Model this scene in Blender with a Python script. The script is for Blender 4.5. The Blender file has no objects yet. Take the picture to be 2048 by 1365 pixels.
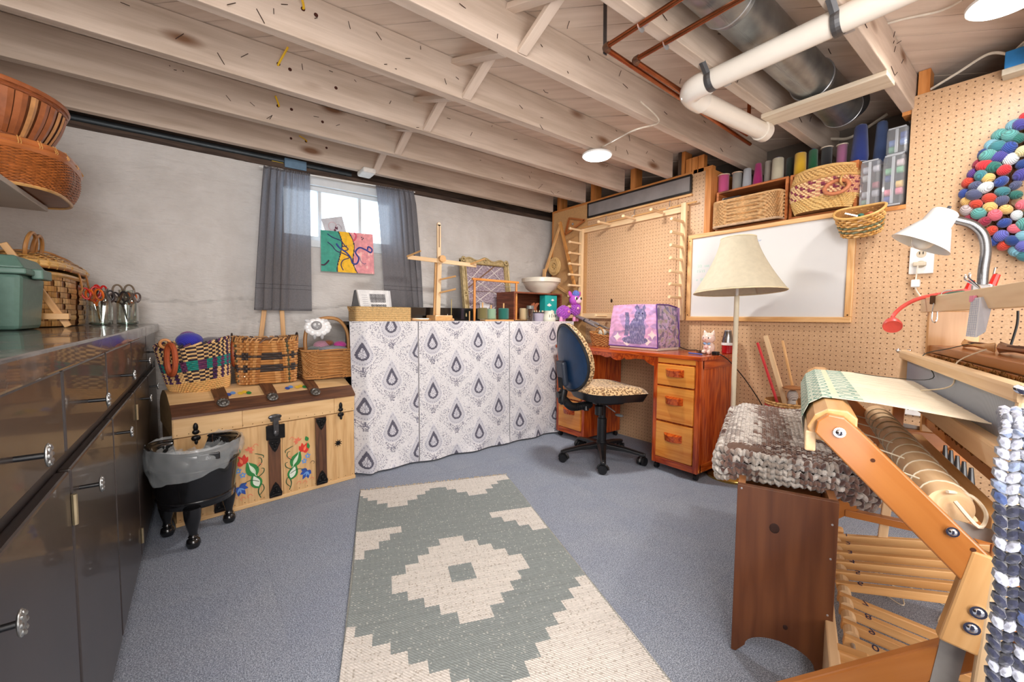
import bpy, math, random
import numpy as np
from math import sin, cos, pi, radians as RD
from mathutils import Vector as V, Matrix, noise
random.seed(7)
scn = bpy.context.scene
col = scn.collection
H = 0.95                                    # eye height in metres

# ------------------------------------------------------------------ camera
_yaw, _pit, _rol, _f = 0.64764967, 0.05828956, 0.00843234, 826.2
fwd = V((sin(_yaw)*cos(_pit), cos(_yaw)*cos(_pit), -sin(_pit)))
_r = V((cos(_yaw), -sin(_yaw), 0)); _u = _r.cross(fwd)
RT = _r*cos(_rol) + _u*sin(_rol); UP = _u*cos(_rol) - _r*sin(_rol)
cd = bpy.data.cameras.new('camera'); cam = bpy.data.objects.new('camera', cd); col.objects.link(cam)
cam.matrix_world = Matrix(((RT.x, UP.x, -fwd.x, 0), (RT.y, UP.y, -fwd.y, 0), (RT.z, UP.z, -fwd.z, H), (0, 0, 0, 1)))
cd.sensor_width = 36; cd.lens = _f*36/2048; cd.clip_start = 0.02
scn.camera = cam
def pt(px, py, X=None, Y=None, Z=None):
    """measured point of the photograph on a known real plane -> world metres"""
    v = RT*(px-1024) - UP*(py-682.5) + fwd*_f
    t = X/v.x if X is not None else (Y/v.y if Y is not None else (Z-H)/v.z)
    return V((v.x*t, v.y*t, v.z*t+H))

# ------------------------------------------------------------------ light and exposure
scn.view_settings.view_transform = 'Standard'; scn.view_settings.look = 'None'
scn.view_settings.exposure = 0.10; scn.view_settings.gamma = 1.0
w = bpy.data.worlds.new('sky'); scn.world = w; w.use_nodes = True
w.node_tree.nodes['Background'].inputs[0].default_value = (0.80, 0.90, 1.0, 1)
w.node_tree.nodes['Background'].inputs[1].default_value = 3.2
def area(name, loc, size, power, rgb=(1, 1, 1), rot=(0, 0, 0), spread=180):
    l = bpy.data.lights.new(name, 'AREA'); l.shape = 'DISK' if size < .3 else 'SQUARE'; l.size = size; l.energy = power; l.color = rgb
    l.spread = RD(spread)
    o = bpy.data.objects.new(name, l); o.location = loc; o.rotation_euler = rot; col.objects.link(o); return o
area('room_fill', (-0.1, -1.15, 1.93), 1.5, 56, (1, .98, .96))  # soft overhead fill added out of view behind the camera, not a known fixture
area('bounce_flash', (-0.35, -0.9, 1.72), 0.8, 34, (1, .98, .97), (RD(76), 0, RD(-16)))
area('ceiling_fill', (0.1, -0.9, 0.8), 1.3, 46, (1, .98, .97), (RD(142), 0, RD(-35)))  # added uplight behind the camera that brightens the joists and sub-floor

# ------------------------------------------------------------------ colour, materials
def S(r, g=None, b=None):
    if g is None: r, g, b = [int(r[i:i+2], 16) for i in (0, 2, 4)]
    return tuple(((c/255)/12.92 if c/255 <= .04045 else ((c/255+.055)/1.055)**2.4) for c in (r, g, b)) + (1.0,)
_M = {}
def _new(name):
    m = bpy.data.materials.new(name); m.use_nodes = True; nt = m.node_tree
    return m, nt, nt.nodes['Principled BSDF']
def N(nt, t, **k):
    n = nt.nodes.new(t)
    for a, v in k.items():
        if a.startswith('i_'): n.inputs[int(a[2:])].default_value = v
        else: setattr(n, a, v)
    return n
def coords(nt, scale=(1, 1, 1), attr='grain'):
    a = N(nt, 'ShaderNodeAttribute', attribute_name=attr); m = N(nt, 'ShaderNodeMapping'); m.inputs['Scale'].default_value = scale
    nt.links.new(a.outputs['Vector'], m.inputs['Vector']); return m.outputs[0]
def ramp(nt, fac, stops):
    r = N(nt, 'ShaderNodeValToRGB'); e = r.color_ramp.elements
    while len(e) < len(stops): e.new(.5)
    for x, (p, c) in zip(e, stops): x.position = p; x.color = c
    nt.links.new(fac, r.inputs[0]); return r.outputs[0]
def bump(nt, b, h, strength, dist=.002):
    n = N(nt, 'ShaderNodeBump'); n.inputs['Strength'].default_value = strength; n.inputs['Distance'].default_value = dist
    nt.links.new(h, n.inputs['Height']); nt.links.new(n.outputs[0], b.inputs['Normal'])
def dk(c, f): return tuple(x*f for x in c[:3]) + (1.0,)
def plain(c, rough=.6, metal=0, var=.12, sc=30, bmp=0, coat=0, trans=0, alpha=1, sheen=0, emis=0):
    key = ('p', c, rough, metal, var, sc, bmp, coat, trans, alpha, sheen, emis)
    if key in _M: return _M[key]
    m, nt, b = _new('painted' if not metal else 'metal'); L = nt.links.new
    v = coords(nt); n = N(nt, 'ShaderNodeTexNoise'); n.inputs['Scale'].default_value = sc; n.inputs['Detail'].default_value = 4; L(v, n.inputs['Vector'])
    L(ramp(nt, n.outputs[0], [(.3, dk(c, 1-var)), (.7, dk(c, 1+var))]), b.inputs['Base Color'])
    b.inputs['Roughness'].default_value = rough; b.inputs['Metallic'].default_value = metal
    b.inputs['Coat Weight'].default_value = coat; b.inputs['Transmission Weight'].default_value = trans; b.inputs['Alpha'].default_value = alpha
    b.inputs['Sheen Weight'].default_value = sheen
    if emis: b.inputs['Emission Color'].default_value = c; b.inputs['Emission Strength'].default_value = emis
    if bmp: bump(nt, b, n.outputs[0], bmp)
    _M[key] = m; return m
def wood(c1, c2, sc=1.0, rough=.45, coat=0, rings=9, bmp=.15, knots=0, dark=None):
    key = ('w', c1, c2, sc, rough, coat, rings, knots)
    if key in _M: return _M[key]
    m, nt, b = _new('wood'); L = nt.links.new
    v = coords(nt, (1.2*sc, 12*sc, 12*sc))
    n = N(nt, 'ShaderNodeTexNoise'); n.inputs['Scale'].default_value = 1.6; n.inputs['Detail'].default_value = 3; L(v, n.inputs['Vector'])
    mm = N(nt, 'ShaderNodeMath', operation='MULTIPLY'); mm.inputs[1].default_value = rings; L(n.outputs[0], mm.inputs[0])
    fr = N(nt, 'ShaderNodeMath', operation='PINGPONG'); fr.inputs[1].default_value = 1.0; L(mm.outputs[0], fr.inputs[0])
    v2 = coords(nt, (6*sc, 160*sc, 160*sc)); n2 = N(nt, 'ShaderNodeTexNoise'); n2.inputs['Scale'].default_value = 1.0; n2.inputs['Detail'].default_value = 2; L(v2, n2.inputs['Vector'])
    ad = N(nt, 'ShaderNodeMath', operation='MULTIPLY_ADD'); ad.inputs[1].default_value = .55; L(n2.outputs[0], ad.inputs[0]); L(fr.outputs[0], ad.inputs[2])
    sc2 = N(nt, 'ShaderNodeMath', operation='MULTIPLY'); sc2.inputs[1].default_value = .62; L(ad.outputs[0], sc2.inputs[0])
    c = ramp(nt, sc2.outputs[0], [(0.1, c1), (.5, tuple((a+b_)/2 for a, b_ in zip(c1, c2))), (.95, c2)])
    if knots:
        v3 = coords(nt, (2.2*knots, 6*knots, 6*knots)); vo = N(nt, 'ShaderNodeTexVoronoi'); vo.inputs['Scale'].default_value = 1.0; L(v3, vo.inputs['Vector'])
        k = ramp(nt, vo.outputs['Distance'], [(.06, (1, 1, 1, 1)), (.15, (0, 0, 0, 1))])
        mx = N(nt, 'ShaderNodeMix', data_type='RGBA'); L(k, mx.inputs[0]); L(c, mx.inputs[6]); mx.inputs[7].default_value = dark or dk(c1, .35); c = mx.outputs[2]
    L(c, b.inputs['Base Color']); b.inputs['Roughness'].default_value = rough; b.inputs['Coat Weight'].default_value = coat; b.inputs['Coat Roughness'].default_value = .15
    bump(nt, b, n2.outputs[0], bmp, .001)
    _M[key] = m; return m
def painted_cols(rough=.7, bsc=0, bmp=.3, metal=0, coat=0, sheen=0, kind='noise', var=.15, vs=40, alpha=1, trans=0):
    """colour comes from the mesh's own colour attribute (woven, dyed or painted colours)"""
    key = ('c', rough, bsc, bmp, metal, coat, sheen, kind, var, vs, alpha, trans)
    if key in _M: return _M[key]
    m, nt, b = _new('dyed'); L = nt.links.new
    a = N(nt, 'ShaderNodeAttribute', attribute_name='Col'); n = N(nt, 'ShaderNodeTexNoise'); n.inputs['Scale'].default_value = vs; n.inputs['Detail'].default_value = 3; L(coords(nt), n.inputs['Vector'])
    r = ramp(nt, n.outputs[0], [(.3, (1-var,)*3+(1,)), (.7, (1+var,)*3+(1,))])
    mx = N(nt, 'ShaderNodeMix', data_type='RGBA', blend_type='MULTIPLY'); mx.inputs[0].default_value = 1; L(a.outputs['Color'], mx.inputs[6]); L(r, mx.inputs[7])
    L(mx.outputs[2], b.inputs['Base Color']); b.inputs['Roughness'].default_value = rough; b.inputs['Metallic'].default_value = metal; b.inputs['Coat Weight'].default_value = coat
    b.inputs['Sheen Weight'].default_value = sheen; b.inputs['Alpha'].default_value = alpha; b.inputs['Transmission Weight'].default_value = trans
    if bsc:
        t = N(nt, 'ShaderNodeTexNoise' if kind == 'noise' else 'ShaderNodeTexWave'); t.inputs['Scale'].default_value = bsc; L(coords(nt), t.inputs['Vector']); bump(nt, b, t.outputs['Fac'] if kind != 'noise' else t.outputs[0], bmp, .003)
    _M[key] = m; return m
def objcol(rough=.85, kind='yarn', sheen=.3):
    """yarn or thread: the colour is each object's own colour"""
    key = ('o', rough, kind, sheen)
    if key in _M: return _M[key]
    m, nt, b = _new('yarn'); L = nt.links.new
    a = N(nt, 'ShaderNodeObjectInfo')
    t = N(nt, 'ShaderNodeTexWave'); t.wave_type = 'BANDS'; t.bands_direction = 'X' if kind == 'thread' else 'DIAGONAL'; t.inputs['Scale'].default_value = 130 if kind == 'thread' else 60
    t.inputs['Distortion'].default_value = .3 if kind == 'thread' else 5; t.inputs['Detail'].default_value = 1; t.inputs['Detail Scale'].default_value = .4
    L(coords(nt), t.inputs['Vector'])
    r = ramp(nt, t.outputs[1], [(0, (.55, .55, .55, 1)), (.6, (1.05, 1.05, 1.05, 1))])
    mx = N(nt, 'ShaderNodeMix', data_type='RGBA', blend_type='MULTIPLY'); mx.inputs[0].default_value = 1; L(a.outputs['Color'], mx.inputs[6]); L(r, mx.inputs[7])
    L(mx.outputs[2], b.inputs['Base Color']); b.inputs['Roughness'].default_value = rough; b.inputs['Sheen Weight'].default_value = sheen
    bump(nt, b, t.outputs[1], .6, .002)
    _M[key] = m; return m
def glassmat(tint=(1, 1, 1, 1), rough=.02, mix=.15):
    key = ('g', tint, rough, mix)
    if key in _M: return _M[key]
    m, nt, b = _new('glass'); L = nt.links.new
    t = N(nt, 'ShaderNodeBsdfTransparent'); t.inputs[0].default_value = tint
    g = N(nt, 'ShaderNodeBsdfGlossy'); g.inputs['Roughness'].default_value = rough
    f = N(nt, 'ShaderNodeLayerWeight'); f.inputs[0].default_value = mix
    x = N(nt, 'ShaderNodeMixShader'); L(f.outputs['Facing'], x.inputs[0]); L(t.outputs[0], x.inputs[1]); L(g.outputs[0], x.inputs[2])
    L(x.outputs[0], nt.nodes['Material Output'].inputs[0]); _M[key] = m; return m
def cloth_trans(c, back, mix=.45, sc=300):
    m, nt, b = _new('curtain_cloth'); L = nt.links.new
    t = N(nt, 'ShaderNodeBsdfTranslucent'); t.inputs[0].default_value = back; tr = N(nt, 'ShaderNodeBsdfTransparent')
    n = N(nt, 'ShaderNodeTexNoise'); n.inputs['Scale'].default_value = sc; L(coords(nt, (1, 1, .3)), n.inputs['Vector'])
    L(ramp(nt, n.outputs[0], [(.3, dk(c, .8)), (.7, dk(c, 1.2))]), b.inputs['Base Color']); b.inputs['Roughness'].default_value = .9
    x = N(nt, 'ShaderNodeMixShader'); x.inputs[0].default_value = mix; L(b.outputs[0], x.inputs[1]); L(t.outputs[0], x.inputs[2])
    y = N(nt, 'ShaderNodeMixShader'); y.inputs[0].default_value = .07; L(x.outputs[0], y.inputs[1]); L(tr.outputs[0], y.inputs[2])
    L(y.outputs[0], nt.nodes['Material Output'].inputs[0]); return m

# ------------------------------------------------------------------ mesh builder
class MB:
    def __init__(s): s.v = []; s.f = []; s.c = []; s.g = []; s.M = None; s.col = None
    def add(s, vs, fs, g=None, col=None, cols=None):
        n = len(s.v); off = random.uniform(-9, 9)
        for i, p in enumerate(vs):
            q = g[i] if g else p; s.g.append((q[0]+off, q[1]+off*.37, q[2]))
            s.v.append(tuple(s.M @ V(p)) if s.M is not None else tuple(p))
        for i, f in enumerate(fs):
            s.f.append([k+n for k in f]); s.c.append((cols[i] if cols else None) or col or s.col)
        return s
    def box(s, a, b, col=None, M=None):
        a, b = V(a), V(b); c = (a+b)/2; h = (b-a)/2; return s.boxc(c, (abs(h.x)*2, abs(h.y)*2, abs(h.z)*2), M, col)
    def boxc(s, c, d, M=None, col=None):
        R_ = M or Matrix.Identity(3); vs = []; gs = []
        ax = sorted(range(3), key=lambda i: -d[i])
        for x in (-.5, .5):
            for y in (-.5, .5):
                for z in (-.5, .5):
                    l = V((x*d[0], y*d[1], z*d[2])); vs.append(V(c)+R_ @ l); gs.append((l[ax[0]], l[ax[1]], l[ax[2]]))
        return s.add(vs, [(0, 1, 3, 2), (4, 6, 7, 5), (0, 4, 5, 1), (2, 3, 7, 6), (0, 2, 6, 4), (1, 5, 7, 3)], gs, col)
    def beam(s, a, b, wd, th, side=(0, 0, 1), col=None):
        """bar from a to b; th measured along 'side' made square to it, wd across"""
        a, b = V(a), V(b); x = (b-a); L = x.length; x.normalize(); z = V(side); z = (z-x*z.dot(x)).normalized(); y = z.cross(x)
        R_ = Matrix((x, y, z)).transposed(); return s.boxc((a+b)/2, (L, wd, th), R_, col)
    def prism(s, poly, z0, z1, M=None, col=None):
        """poly in xy, extruded z0..z1, placed by a 4x4 M"""
        n = len(poly); R_ = M or Matrix.Identity(4)
        vs = [R_ @ V((x, y, z0)) for x, y in poly] + [R_ @ V((x, y, z1)) for x, y in poly]
        gs = [(x, y, z0) for x, y in poly] + [(x, y, z1) for x, y in poly]
        return s.add(vs, [list(range(n))[::-1], list(range(n, 2*n))] + [(i, (i+1) % n, n+(i+1) % n, n+i) for i in range(n)], gs, col)
    def tube(s, path, r, n=8, closed=False, col=None, caps=True, flat=1.0, up=None):
        P = [V(p) for p in path]; m = len(P); vs = []; gs = []; L = 0; prev = None
        for i, p in enumerate(P):
            if closed: t = P[(i+1) % m]-P[i-1]
            else: t = P[min(i+1, m-1)]-P[max(i-1, 0)]
            t.normalize()
            if prev is None:
                a = V(up) if up else (V((0, 0, 1)) if abs(t.z) < .9 else V((1, 0, 0)))
            else: a = prev
            u = (a-t*a.dot(t)).normalized(); prev = u; w_ = t.cross(u); rr = r[i] if isinstance(r, (list, tuple)) else r
            if i: L += (P[i]-P[i-1]).length
            for k in range(n):
                q = 2*pi*k/n; vs.append(p+u*(rr*cos(q)*flat)+w_*(rr*sin(q))); gs.append((L, rr*cos(q), rr*sin(q)))
        fs = []
        for i in range(m if closed else m-1):
            for k in range(n): fs.append((i*n+k, i*n+(k+1) % n, ((i+1) % m)*n+(k+1) % n, ((i+1) % m)*n+k))
        if caps and not closed: fs += [tuple(range(n))[::-1], tuple((m-1)*n+k for k in range(n))]
        return s.add(vs, fs, gs, col)
    def rod(s, a, b, r, n=10, col=None): return s.tube([a, b], r, n, col=col)
    def lathe(s, prof, c=(0, 0, 0), n=24, M=None, col=None, cols=None, sx=1, sy=1):
        c = V(c); vs = []; gs = []; R_ = M or Matrix.Identity(3); m = len(prof)
        for (r, z) in prof:
            for k in range(n):
                q = 2*pi*k/n; vs.append(c+R_ @ V((r*cos(q)*sx, r*sin(q)*sy, z))); gs.append((z, r*q, r))
        fs = []; cc = []
        for i in range(m-1):
            for k in range(n): fs.append((i*n+k, i*n+(k+1) % n, (i+1)*n+(k+1) % n, (i+1)*n+k)); cc.append(cols[i] if cols else None)
        if prof[0][0] > 1e-4: fs.append(tuple(range(n))[::-1]); cc.append(cols[0] if cols else None)
        if prof[-1][0] > 1e-4: fs.append(tuple((m-1)*n+k for k in range(n))); cc.append(cols[-1] if cols else None)
        return s.add(vs, fs, gs, col, cc)
    def ball(s, c, r, n=12, m=8, M=None, col=None):
        r = r if isinstance(r, (tuple, list)) else (r, r, r); R_ = M or Matrix.Identity(3); vs = []; gs = []
        for i in range(m+1):
            a = pi*i/m
            for k in range(n):
                q = 2*pi*k/n; l = V((r[0]*sin(a)*cos(q), r[1]*sin(a)*sin(q), -r[2]*cos(a))); vs.append(V(c)+R_ @ l); gs.append(tuple(l))
        return s.add(vs, [(i*n+k, i*n+(k+1) % n, (i+1)*n+(k+1) % n, (i+1)*n+k) for i in range(m) for k in range(n)], gs, col)
    def grid(s, fn, nu, nv, colf=None, gf=None):
        """fn(u, v) -> point for u, v in 0..1; colf(u, v) colours each cell"""
        vs = []; gs = []; fs = []; cc = []
        for j in range(nv+1):
            for i in range(nu+1):
                p = V(fn(i/nu, j/nv)); vs.append(p); gs.append(tuple(p))
        for j in range(nv):
            for i in range(nu):
                fs.append((j*(nu+1)+i, j*(nu+1)+i+1, (j+1)*(nu+1)+i+1, (j+1)*(nu+1)+i))
                if colf: cc.append(colf((i+.5)/nu, (j+.5)/nv))
        return s.add(vs, fs, gs, None, cc or None)
    def build(s, name, mat=None, parent=None, smooth=False, bev=0, origin=None, thick=0, world=True, label=None, cat=None, group=None, kind=None, color=None):
        me = bpy.data.meshes.new(name)
        if parent is not None: o0 = V(ORG.get(parent.name, (0, 0, 0))) if world else V((0, 0, 0))
        elif origin is not None: o0 = V(origin)
        else:
            A = np.array(s.v); o0 = V(((A[:, 0].min()+A[:, 0].max())/2, (A[:, 1].min()+A[:, 1].max())/2, A[:, 2].min()))
        me.from_pydata([(x-o0.x, y-o0.y, z-o0.z) for x, y, z in s.v], [], s.f)
        a = me.attributes.new('grain', 'FLOAT_VECTOR', 'POINT'); a.data.foreach_set('vector', np.array(s.g, dtype=np.float32).ravel())
        if any(c is not None for c in s.c):
            ca = me.attributes.new('Col', 'FLOAT_COLOR', 'CORNER'); arr = []
            cc = np.array([(c or (1, 1, 1, 1)) for c in s.c], dtype=np.float32); ln = np.array([len(f) for f in s.f])
            ca.data.foreach_set('color', np.repeat(cc, ln, axis=0).ravel())
        if smooth: me.polygons.foreach_set('use_smooth', [True]*len(me.polygons))
        me.update()
        if smooth:
            try: me.set_sharp_from_angle(angle=RD(42))
            except Exception: pass
        o = bpy.data.objects.new(name, me); col.objects.link(o)
        if mat: me.materials.append(mat)
        if parent is not None: o.parent = parent; ORG[o.name] = tuple(o0) if world else (0, 0, 0)
        else: o.location = o0; ORG[o.name] = tuple(o0)
        if bev: b = o.modifiers.new('bevel', 'BEVEL'); b.width = bev; b.segments = 2; b.limit_method = 'ANGLE'; b.angle_limit = RD(50)
        if thick: t = o.modifiers.new('solid', 'SOLIDIFY'); t.thickness = thick; t.offset = 0
        if color: o.color = color
        tagp(o, label, cat, group, kind); return o
ORG = {}
def tagp(o, label=None, cat=None, group=None, kind=None):
    if label: o['label'] = label
    if cat: o['category'] = cat
    if group: o['group'] = group
    if kind: o['kind'] = kind
    return o
def thing(name, label, cat, loc=(0, 0, 0), group=None, kind=None):
    o = bpy.data.objects.new(name, None); col.objects.link(o); o.location = loc; o.empty_display_size = .05; ORG[o.name] = tuple(loc)
    return tagp(o, label, cat, group, kind)
def dup(root, loc, rotz=None, label=None, color=None, scale=None, ccol=None):
    r = root.copy(); col.objects.link(r); r.location = loc; ORG[r.name] = tuple(loc)
    if rotz is not None: r.rotation_euler = (0, 0, rotz)
    if scale: r.scale = scale
    if label: r['label'] = label
    if color: r.color = color
    for ch in root.children:
        c = ch.copy(); col.objects.link(c); c.parent = r
        if color and not ch.get('own'): c.color = color
        for g in ch.children:
            d = g.copy(); col.objects.link(d); d.parent = c
    return r
def frame4(o, x, y, z): return Matrix(((x[0], y[0], z[0], o[0]), (x[1], y[1], z[1], o[1]), (x[2], y[2], z[2], o[2]), (0, 0, 0, 1)))
def Rz(a): return Matrix.Rotation(a, 3, 'Z')
def T(loc, rz=0, rx=0, ry=0): return Matrix.Translation(loc) @ Matrix.Rotation(rz, 4, 'Z') @ Matrix.Rotation(ry, 4, 'Y') @ Matrix.Rotation(rx, 4, 'X')
def arc(c, r, a0, a1, n, ux=(1, 0, 0), uz=(0, 0, 1)):
    return [V(c)+V(ux)*(r*cos(a0+(a1-a0)*i/n))+V(uz)*(r*sin(a0+(a1-a0)*i/n)) for i in range(n+1)]
def bez(pts, n=8):
    """smooth curve through the points"""
    P = [V(p) for p in pts]; out = []
    for i in range(len(P)-1):
        p0 = P[max(i-1, 0)]; p1 = P[i]; p2 = P[i+1]; p3 = P[min(i+2, len(P)-1)]
        for k in range(n):
            t = k/n; out.append(.5*((2*p1)+(p2-p0)*t+(2*p0-5*p1+4*p2-p3)*t*t+(3*p1-p0-3*p2+p3)*t**3))
    return out+[P[-1]]
def sup(a, b, n=2.0):
    """rounded-rectangle outline function of an angle fraction"""
    def f(u):
        q = 2*pi*u; c, s_ = cos(q), sin(q)
        return a*math.copysign(abs(c)**(2/n), c), b*math.copysign(abs(s_)**(2/n), s_)
    return f
def weave(mb, prof, nst, nrow, amp, colf, t0=0, t1=1, twill=1, gap=.06, lean=0):
    """basket wall of weavers going over and under nst stakes; prof(u, t) -> point; colf(j, r) colour"""
    n = nst*2 if twill == 1 else nst*2
    for r in range(nrow):
        ta = t0+(t1-t0)*(r+gap)/nrow; tb = t0+(t1-t0)*(r+1-gap)/nrow; tm = (ta+tb)/2; vs = []; cc = []
        for j in range(n):
            u = (j+.25+lean*r)/n; o = amp*(1 if ((j//1)+r) % 2 else -1) if twill == 1 else amp*(1 if ((j+r) % 4) < 2 else -1)
            p = V(prof(u % 1, tm)); du = V(prof((u+.01) % 1, tm))-V(prof((u-.01) % 1, tm)); dt = V(prof(u % 1, min(tm+.02, 1)))-V(prof(u % 1, max(tm-.02, 0)))
            nn = du.cross(dt); nn = nn.normalized() if nn.length > 1e-9 else V((0, 0, 1))
            th = amp*.5
            vs += [V(prof(u % 1, ta))+nn*(o-th), p+nn*(o+th), V(prof(u % 1, tb))+nn*(o-th)]
        fs = []
        for j in range(n):
            k = (j+1) % n; fs += [(j*3, k*3, k*3+1, j*3+1), (j*3+1, k*3+1, k*3+2, j*3+2)]; c = colf(j, r); cc += [c, c]
        mb.add(vs, fs, None, None, cc)
def shell(mb, prof, n=32, m=4, inset=.004, floor=True, col=None):
    """the smooth inside of a basket, a little inside prof"""
    vs = []; fs = []
    cs = [sum((V(prof(k/n, j/m)) for k in range(n)), V())/n for j in range(m+1)]
    for j in range(m+1):
        for k in range(n):
            p = V(prof(k/n, j/m)); d_ = cs[j]-p; d_.z = 0; vs.append(p+(d_.normalized()*inset if d_.length > 1e-6 else d_))
    for j in range(m):
        for k in range(n): fs.append((j*n+k, j*n+(k+1) % n, (j+1)*n+(k+1) % n, (j+1)*n+k))
    if floor: fs.append(tuple(range(n)))
    mb.add(vs, fs, None, col)
def text(body, size, M, mat, parent, name='lettering', ext=.0006):
    cu = bpy.data.curves.new(name, 'FONT'); cu.body = body; cu.size = size; cu.extrude = ext; cu.align_x = 'CENTER'; cu.align_y = 'CENTER'; cu.resolution_u = 3
    o = bpy.data.objects.new(name, cu); me = bpy.data.meshes.new_from_object(o); bpy.data.objects.remove(o)
    o0 = V(ORG[parent.name]); me.transform(Matrix.Translation(-o0) @ M)
    me.attributes.new('grain', 'FLOAT_VECTOR', 'POINT')
    o = bpy.data.objects.new(name, me); col.objects.link(o); me.materials.append(mat); o.parent = parent; ORG[o.name] = tuple(o0); return o

# common materials
PINE = wood(S(214, 158, 96), S(240, 196, 140), 1, .45, .1)
MAPLE = wood(S(206, 150, 88), S(232, 184, 124), 1, .4, .2, 6)
MAPLE2 = wood(S(226, 188, 140), S(244, 214, 172), 1, .45, .1, 6)
ORANGE = wood(S(176, 98, 38), S(216, 136, 66), 1, .5, .1, 7)
STUD = wood(S(190, 118, 52), S(224, 154, 88), 1, .6, 0, 7)
BLACK = plain(S(18, 18, 20), .35, 0, .2, 20)
STEEL = plain(S(176, 176, 178), .38, .65, .1, 40)
CHROME = plain(S(225, 225, 228), .12, 1, .03, 40)
WHITE = plain(S(238, 237, 234), .4, 0, .02)
ROPE = plain(S(226, 214, 190), .8, 0, .1, 80)
# ================================================================== THE ROOM
XL, XR, YB, YF = -0.82, 2.72, 3.10, -2.3
ZJ, ZC = H+0.998, H+1.165                   # underside of the joists, underside of the sub-floor
WHITEWASH = wood(S(188, 168, 150), S(216, 198, 182), .9, .8, 0, 5, .5, knots=.8, dark=S(128, 92, 66))
WHITEWASH2 = wood(S(212, 192, 174), S(232, 214, 198), 1.2, .8, 0, 3, .5)

# floor of carpet tiles
def carpet():
    m, nt, b = _new('carpet'); L = nt.links.new
    a = coords(nt); n = N(nt, 'ShaderNodeTexNoise'); n.inputs['Scale'].default_value = 300; n.inputs['Detail'].default_value = 2; L(a, n.inputs['Vector'])
    n2 = N(nt, 'ShaderNodeTexNoise'); n2.inputs['Scale'].default_value = 4; L(a, n2.inputs['Vector'])
    wv = N(nt, 'ShaderNodeTexWave'); wv.inputs['Scale'].default_value = 60; wv.inputs['Distortion'].default_value = 1.5; L(a, wv.inputs['Vector'])
    c = ramp(nt, n.outputs[0], [(.32, S(100, 108, 122)), (.5, S(140, 148, 162)), (.68, S(182, 190, 206))])
    mx = N(nt, 'ShaderNodeMix', data_type='RGBA', blend_type='MULTIPLY'); mx.inputs[0].default_value = 1; L(c, mx.inputs[6])
    L(ramp(nt, n2.outputs[0], [(.3, (.93, .94, .97, 1)), (.7, (1.05, 1.04, 1.02, 1))]), mx.inputs[7]); L(mx.outputs[2], b.inputs['Base Color'])
    b.inputs['Roughness'].default_value = .95
    ad = N(nt, 'ShaderNodeMath', operation='ADD'); L(n.outputs[0], ad.inputs[0]); L(wv.outputs[1], ad.inputs[1]); bump(nt, b, ad.outputs[0], .5, .002); return m
CARPET = carpet()
fl = MB().box((XL, YF, -.06), (3.25, 3.2, -.006)).build('floor', plain(S(60, 62, 66), .9), origin=(0, 0, 0), kind='structure')
y = YF
while y < YB:
    x = XL
    while x < XR+.4:
        b_ = MB(); b_.box((x+.0002, y+.0002, -.006), (min(x+.5, 3.2)-.0002, min(y+.5, YB+.04)-.0002, random.uniform(-.0004, 0))); b_.build('carpet_tile', CARPET, fl)
        x += .5
    y += .5

# back wall: old painted concrete, board marks and rough patches are real relief
WX0, WX1, WZ0, WZ1 = .42, 1.25, H+.50, H+.885
def wallmat():
    m, nt, b = _new('painted_concrete'); L = nt.links.new
    a = coords(nt); n = N(nt, 'ShaderNodeTexNoise'); n.inputs['Scale'].default_value = 6; n.inputs['Detail'].default_value = 6; L(a, n.inputs['Vector'])
    L(ramp(nt, n.outputs[0], [(.3, S(208, 203, 198)), (.6, S(222, 218, 214)), (.8, S(212, 206, 200))]), b.inputs['Base Color'])
    n2 = N(nt, 'ShaderNodeTexNoise'); n2.inputs['Scale'].default_value = 1; n2.inputs['Detail'].default_value = 8; L(coords(nt, (35, 35, 110)), n2.inputs['Vector'])
    b.inputs['Roughness'].default_value = .75; bump(nt, b, n2.outputs[0], .9, .006); return m
WALLM = wallmat()
def relief(x, z):
    p = V((x*1.3, 0, z*5)); d_ = .0016*noise.noise(V((x*28, 4, z*46)))*(1+noise.noise(V((x*2, 8, z*4))))+.006*noise.noise(p)+.003*noise.noise(V((x*9, 2, z*22)))
    for z0, amp, wob in ((1.02, .010, .05), (1.30, .004, .012), (1.47, .006, .012), (1.62, .004, .01), (.55, .006, .03), (1.78, .005, .02)):
        zz = z0+wob*noise.noise(V((x*2.3, z0*7, 1)))+.012*noise.noise(V((x*14, z0, 3)))
        e = z-zz
        d_ += amp*(math.exp(-(e/.012)**2)*-1 + .8*math.exp(-((e-.018)/.014)**2)*(.5+noise.noise(V((x*25, z*25, 5)))))
    r = max(0, noise.noise(V((x*1.7+4, 5, z*2.6))))*.02 ; d_ += r*noise.noise(V((x*40, 9, z*40)))
    return d_
b_ = MB(); xs = list(np.arange(XL, 3.2, .0135)); zs = list(np.arange(0, .9, .06))+list(np.arange(.9, H+.951, .0125))+[H+.951]
vs = [(x, YB-relief(x, z), z) for z in zs for x in xs]; fs = []
for j in range(len(zs)-1):
    for i in range(len(xs)-1):
        cx, cz = (xs[i]+xs[i+1])/2, (zs[j]+zs[j+1])/2
        if WX0 < cx < WX1 and WZ0 < cz < WZ1: continue
        q = j*len(xs)+i; fs.append((q, q+1, q+len(xs)+1, q+len(xs)))
b_.add(vs, fs)
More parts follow.
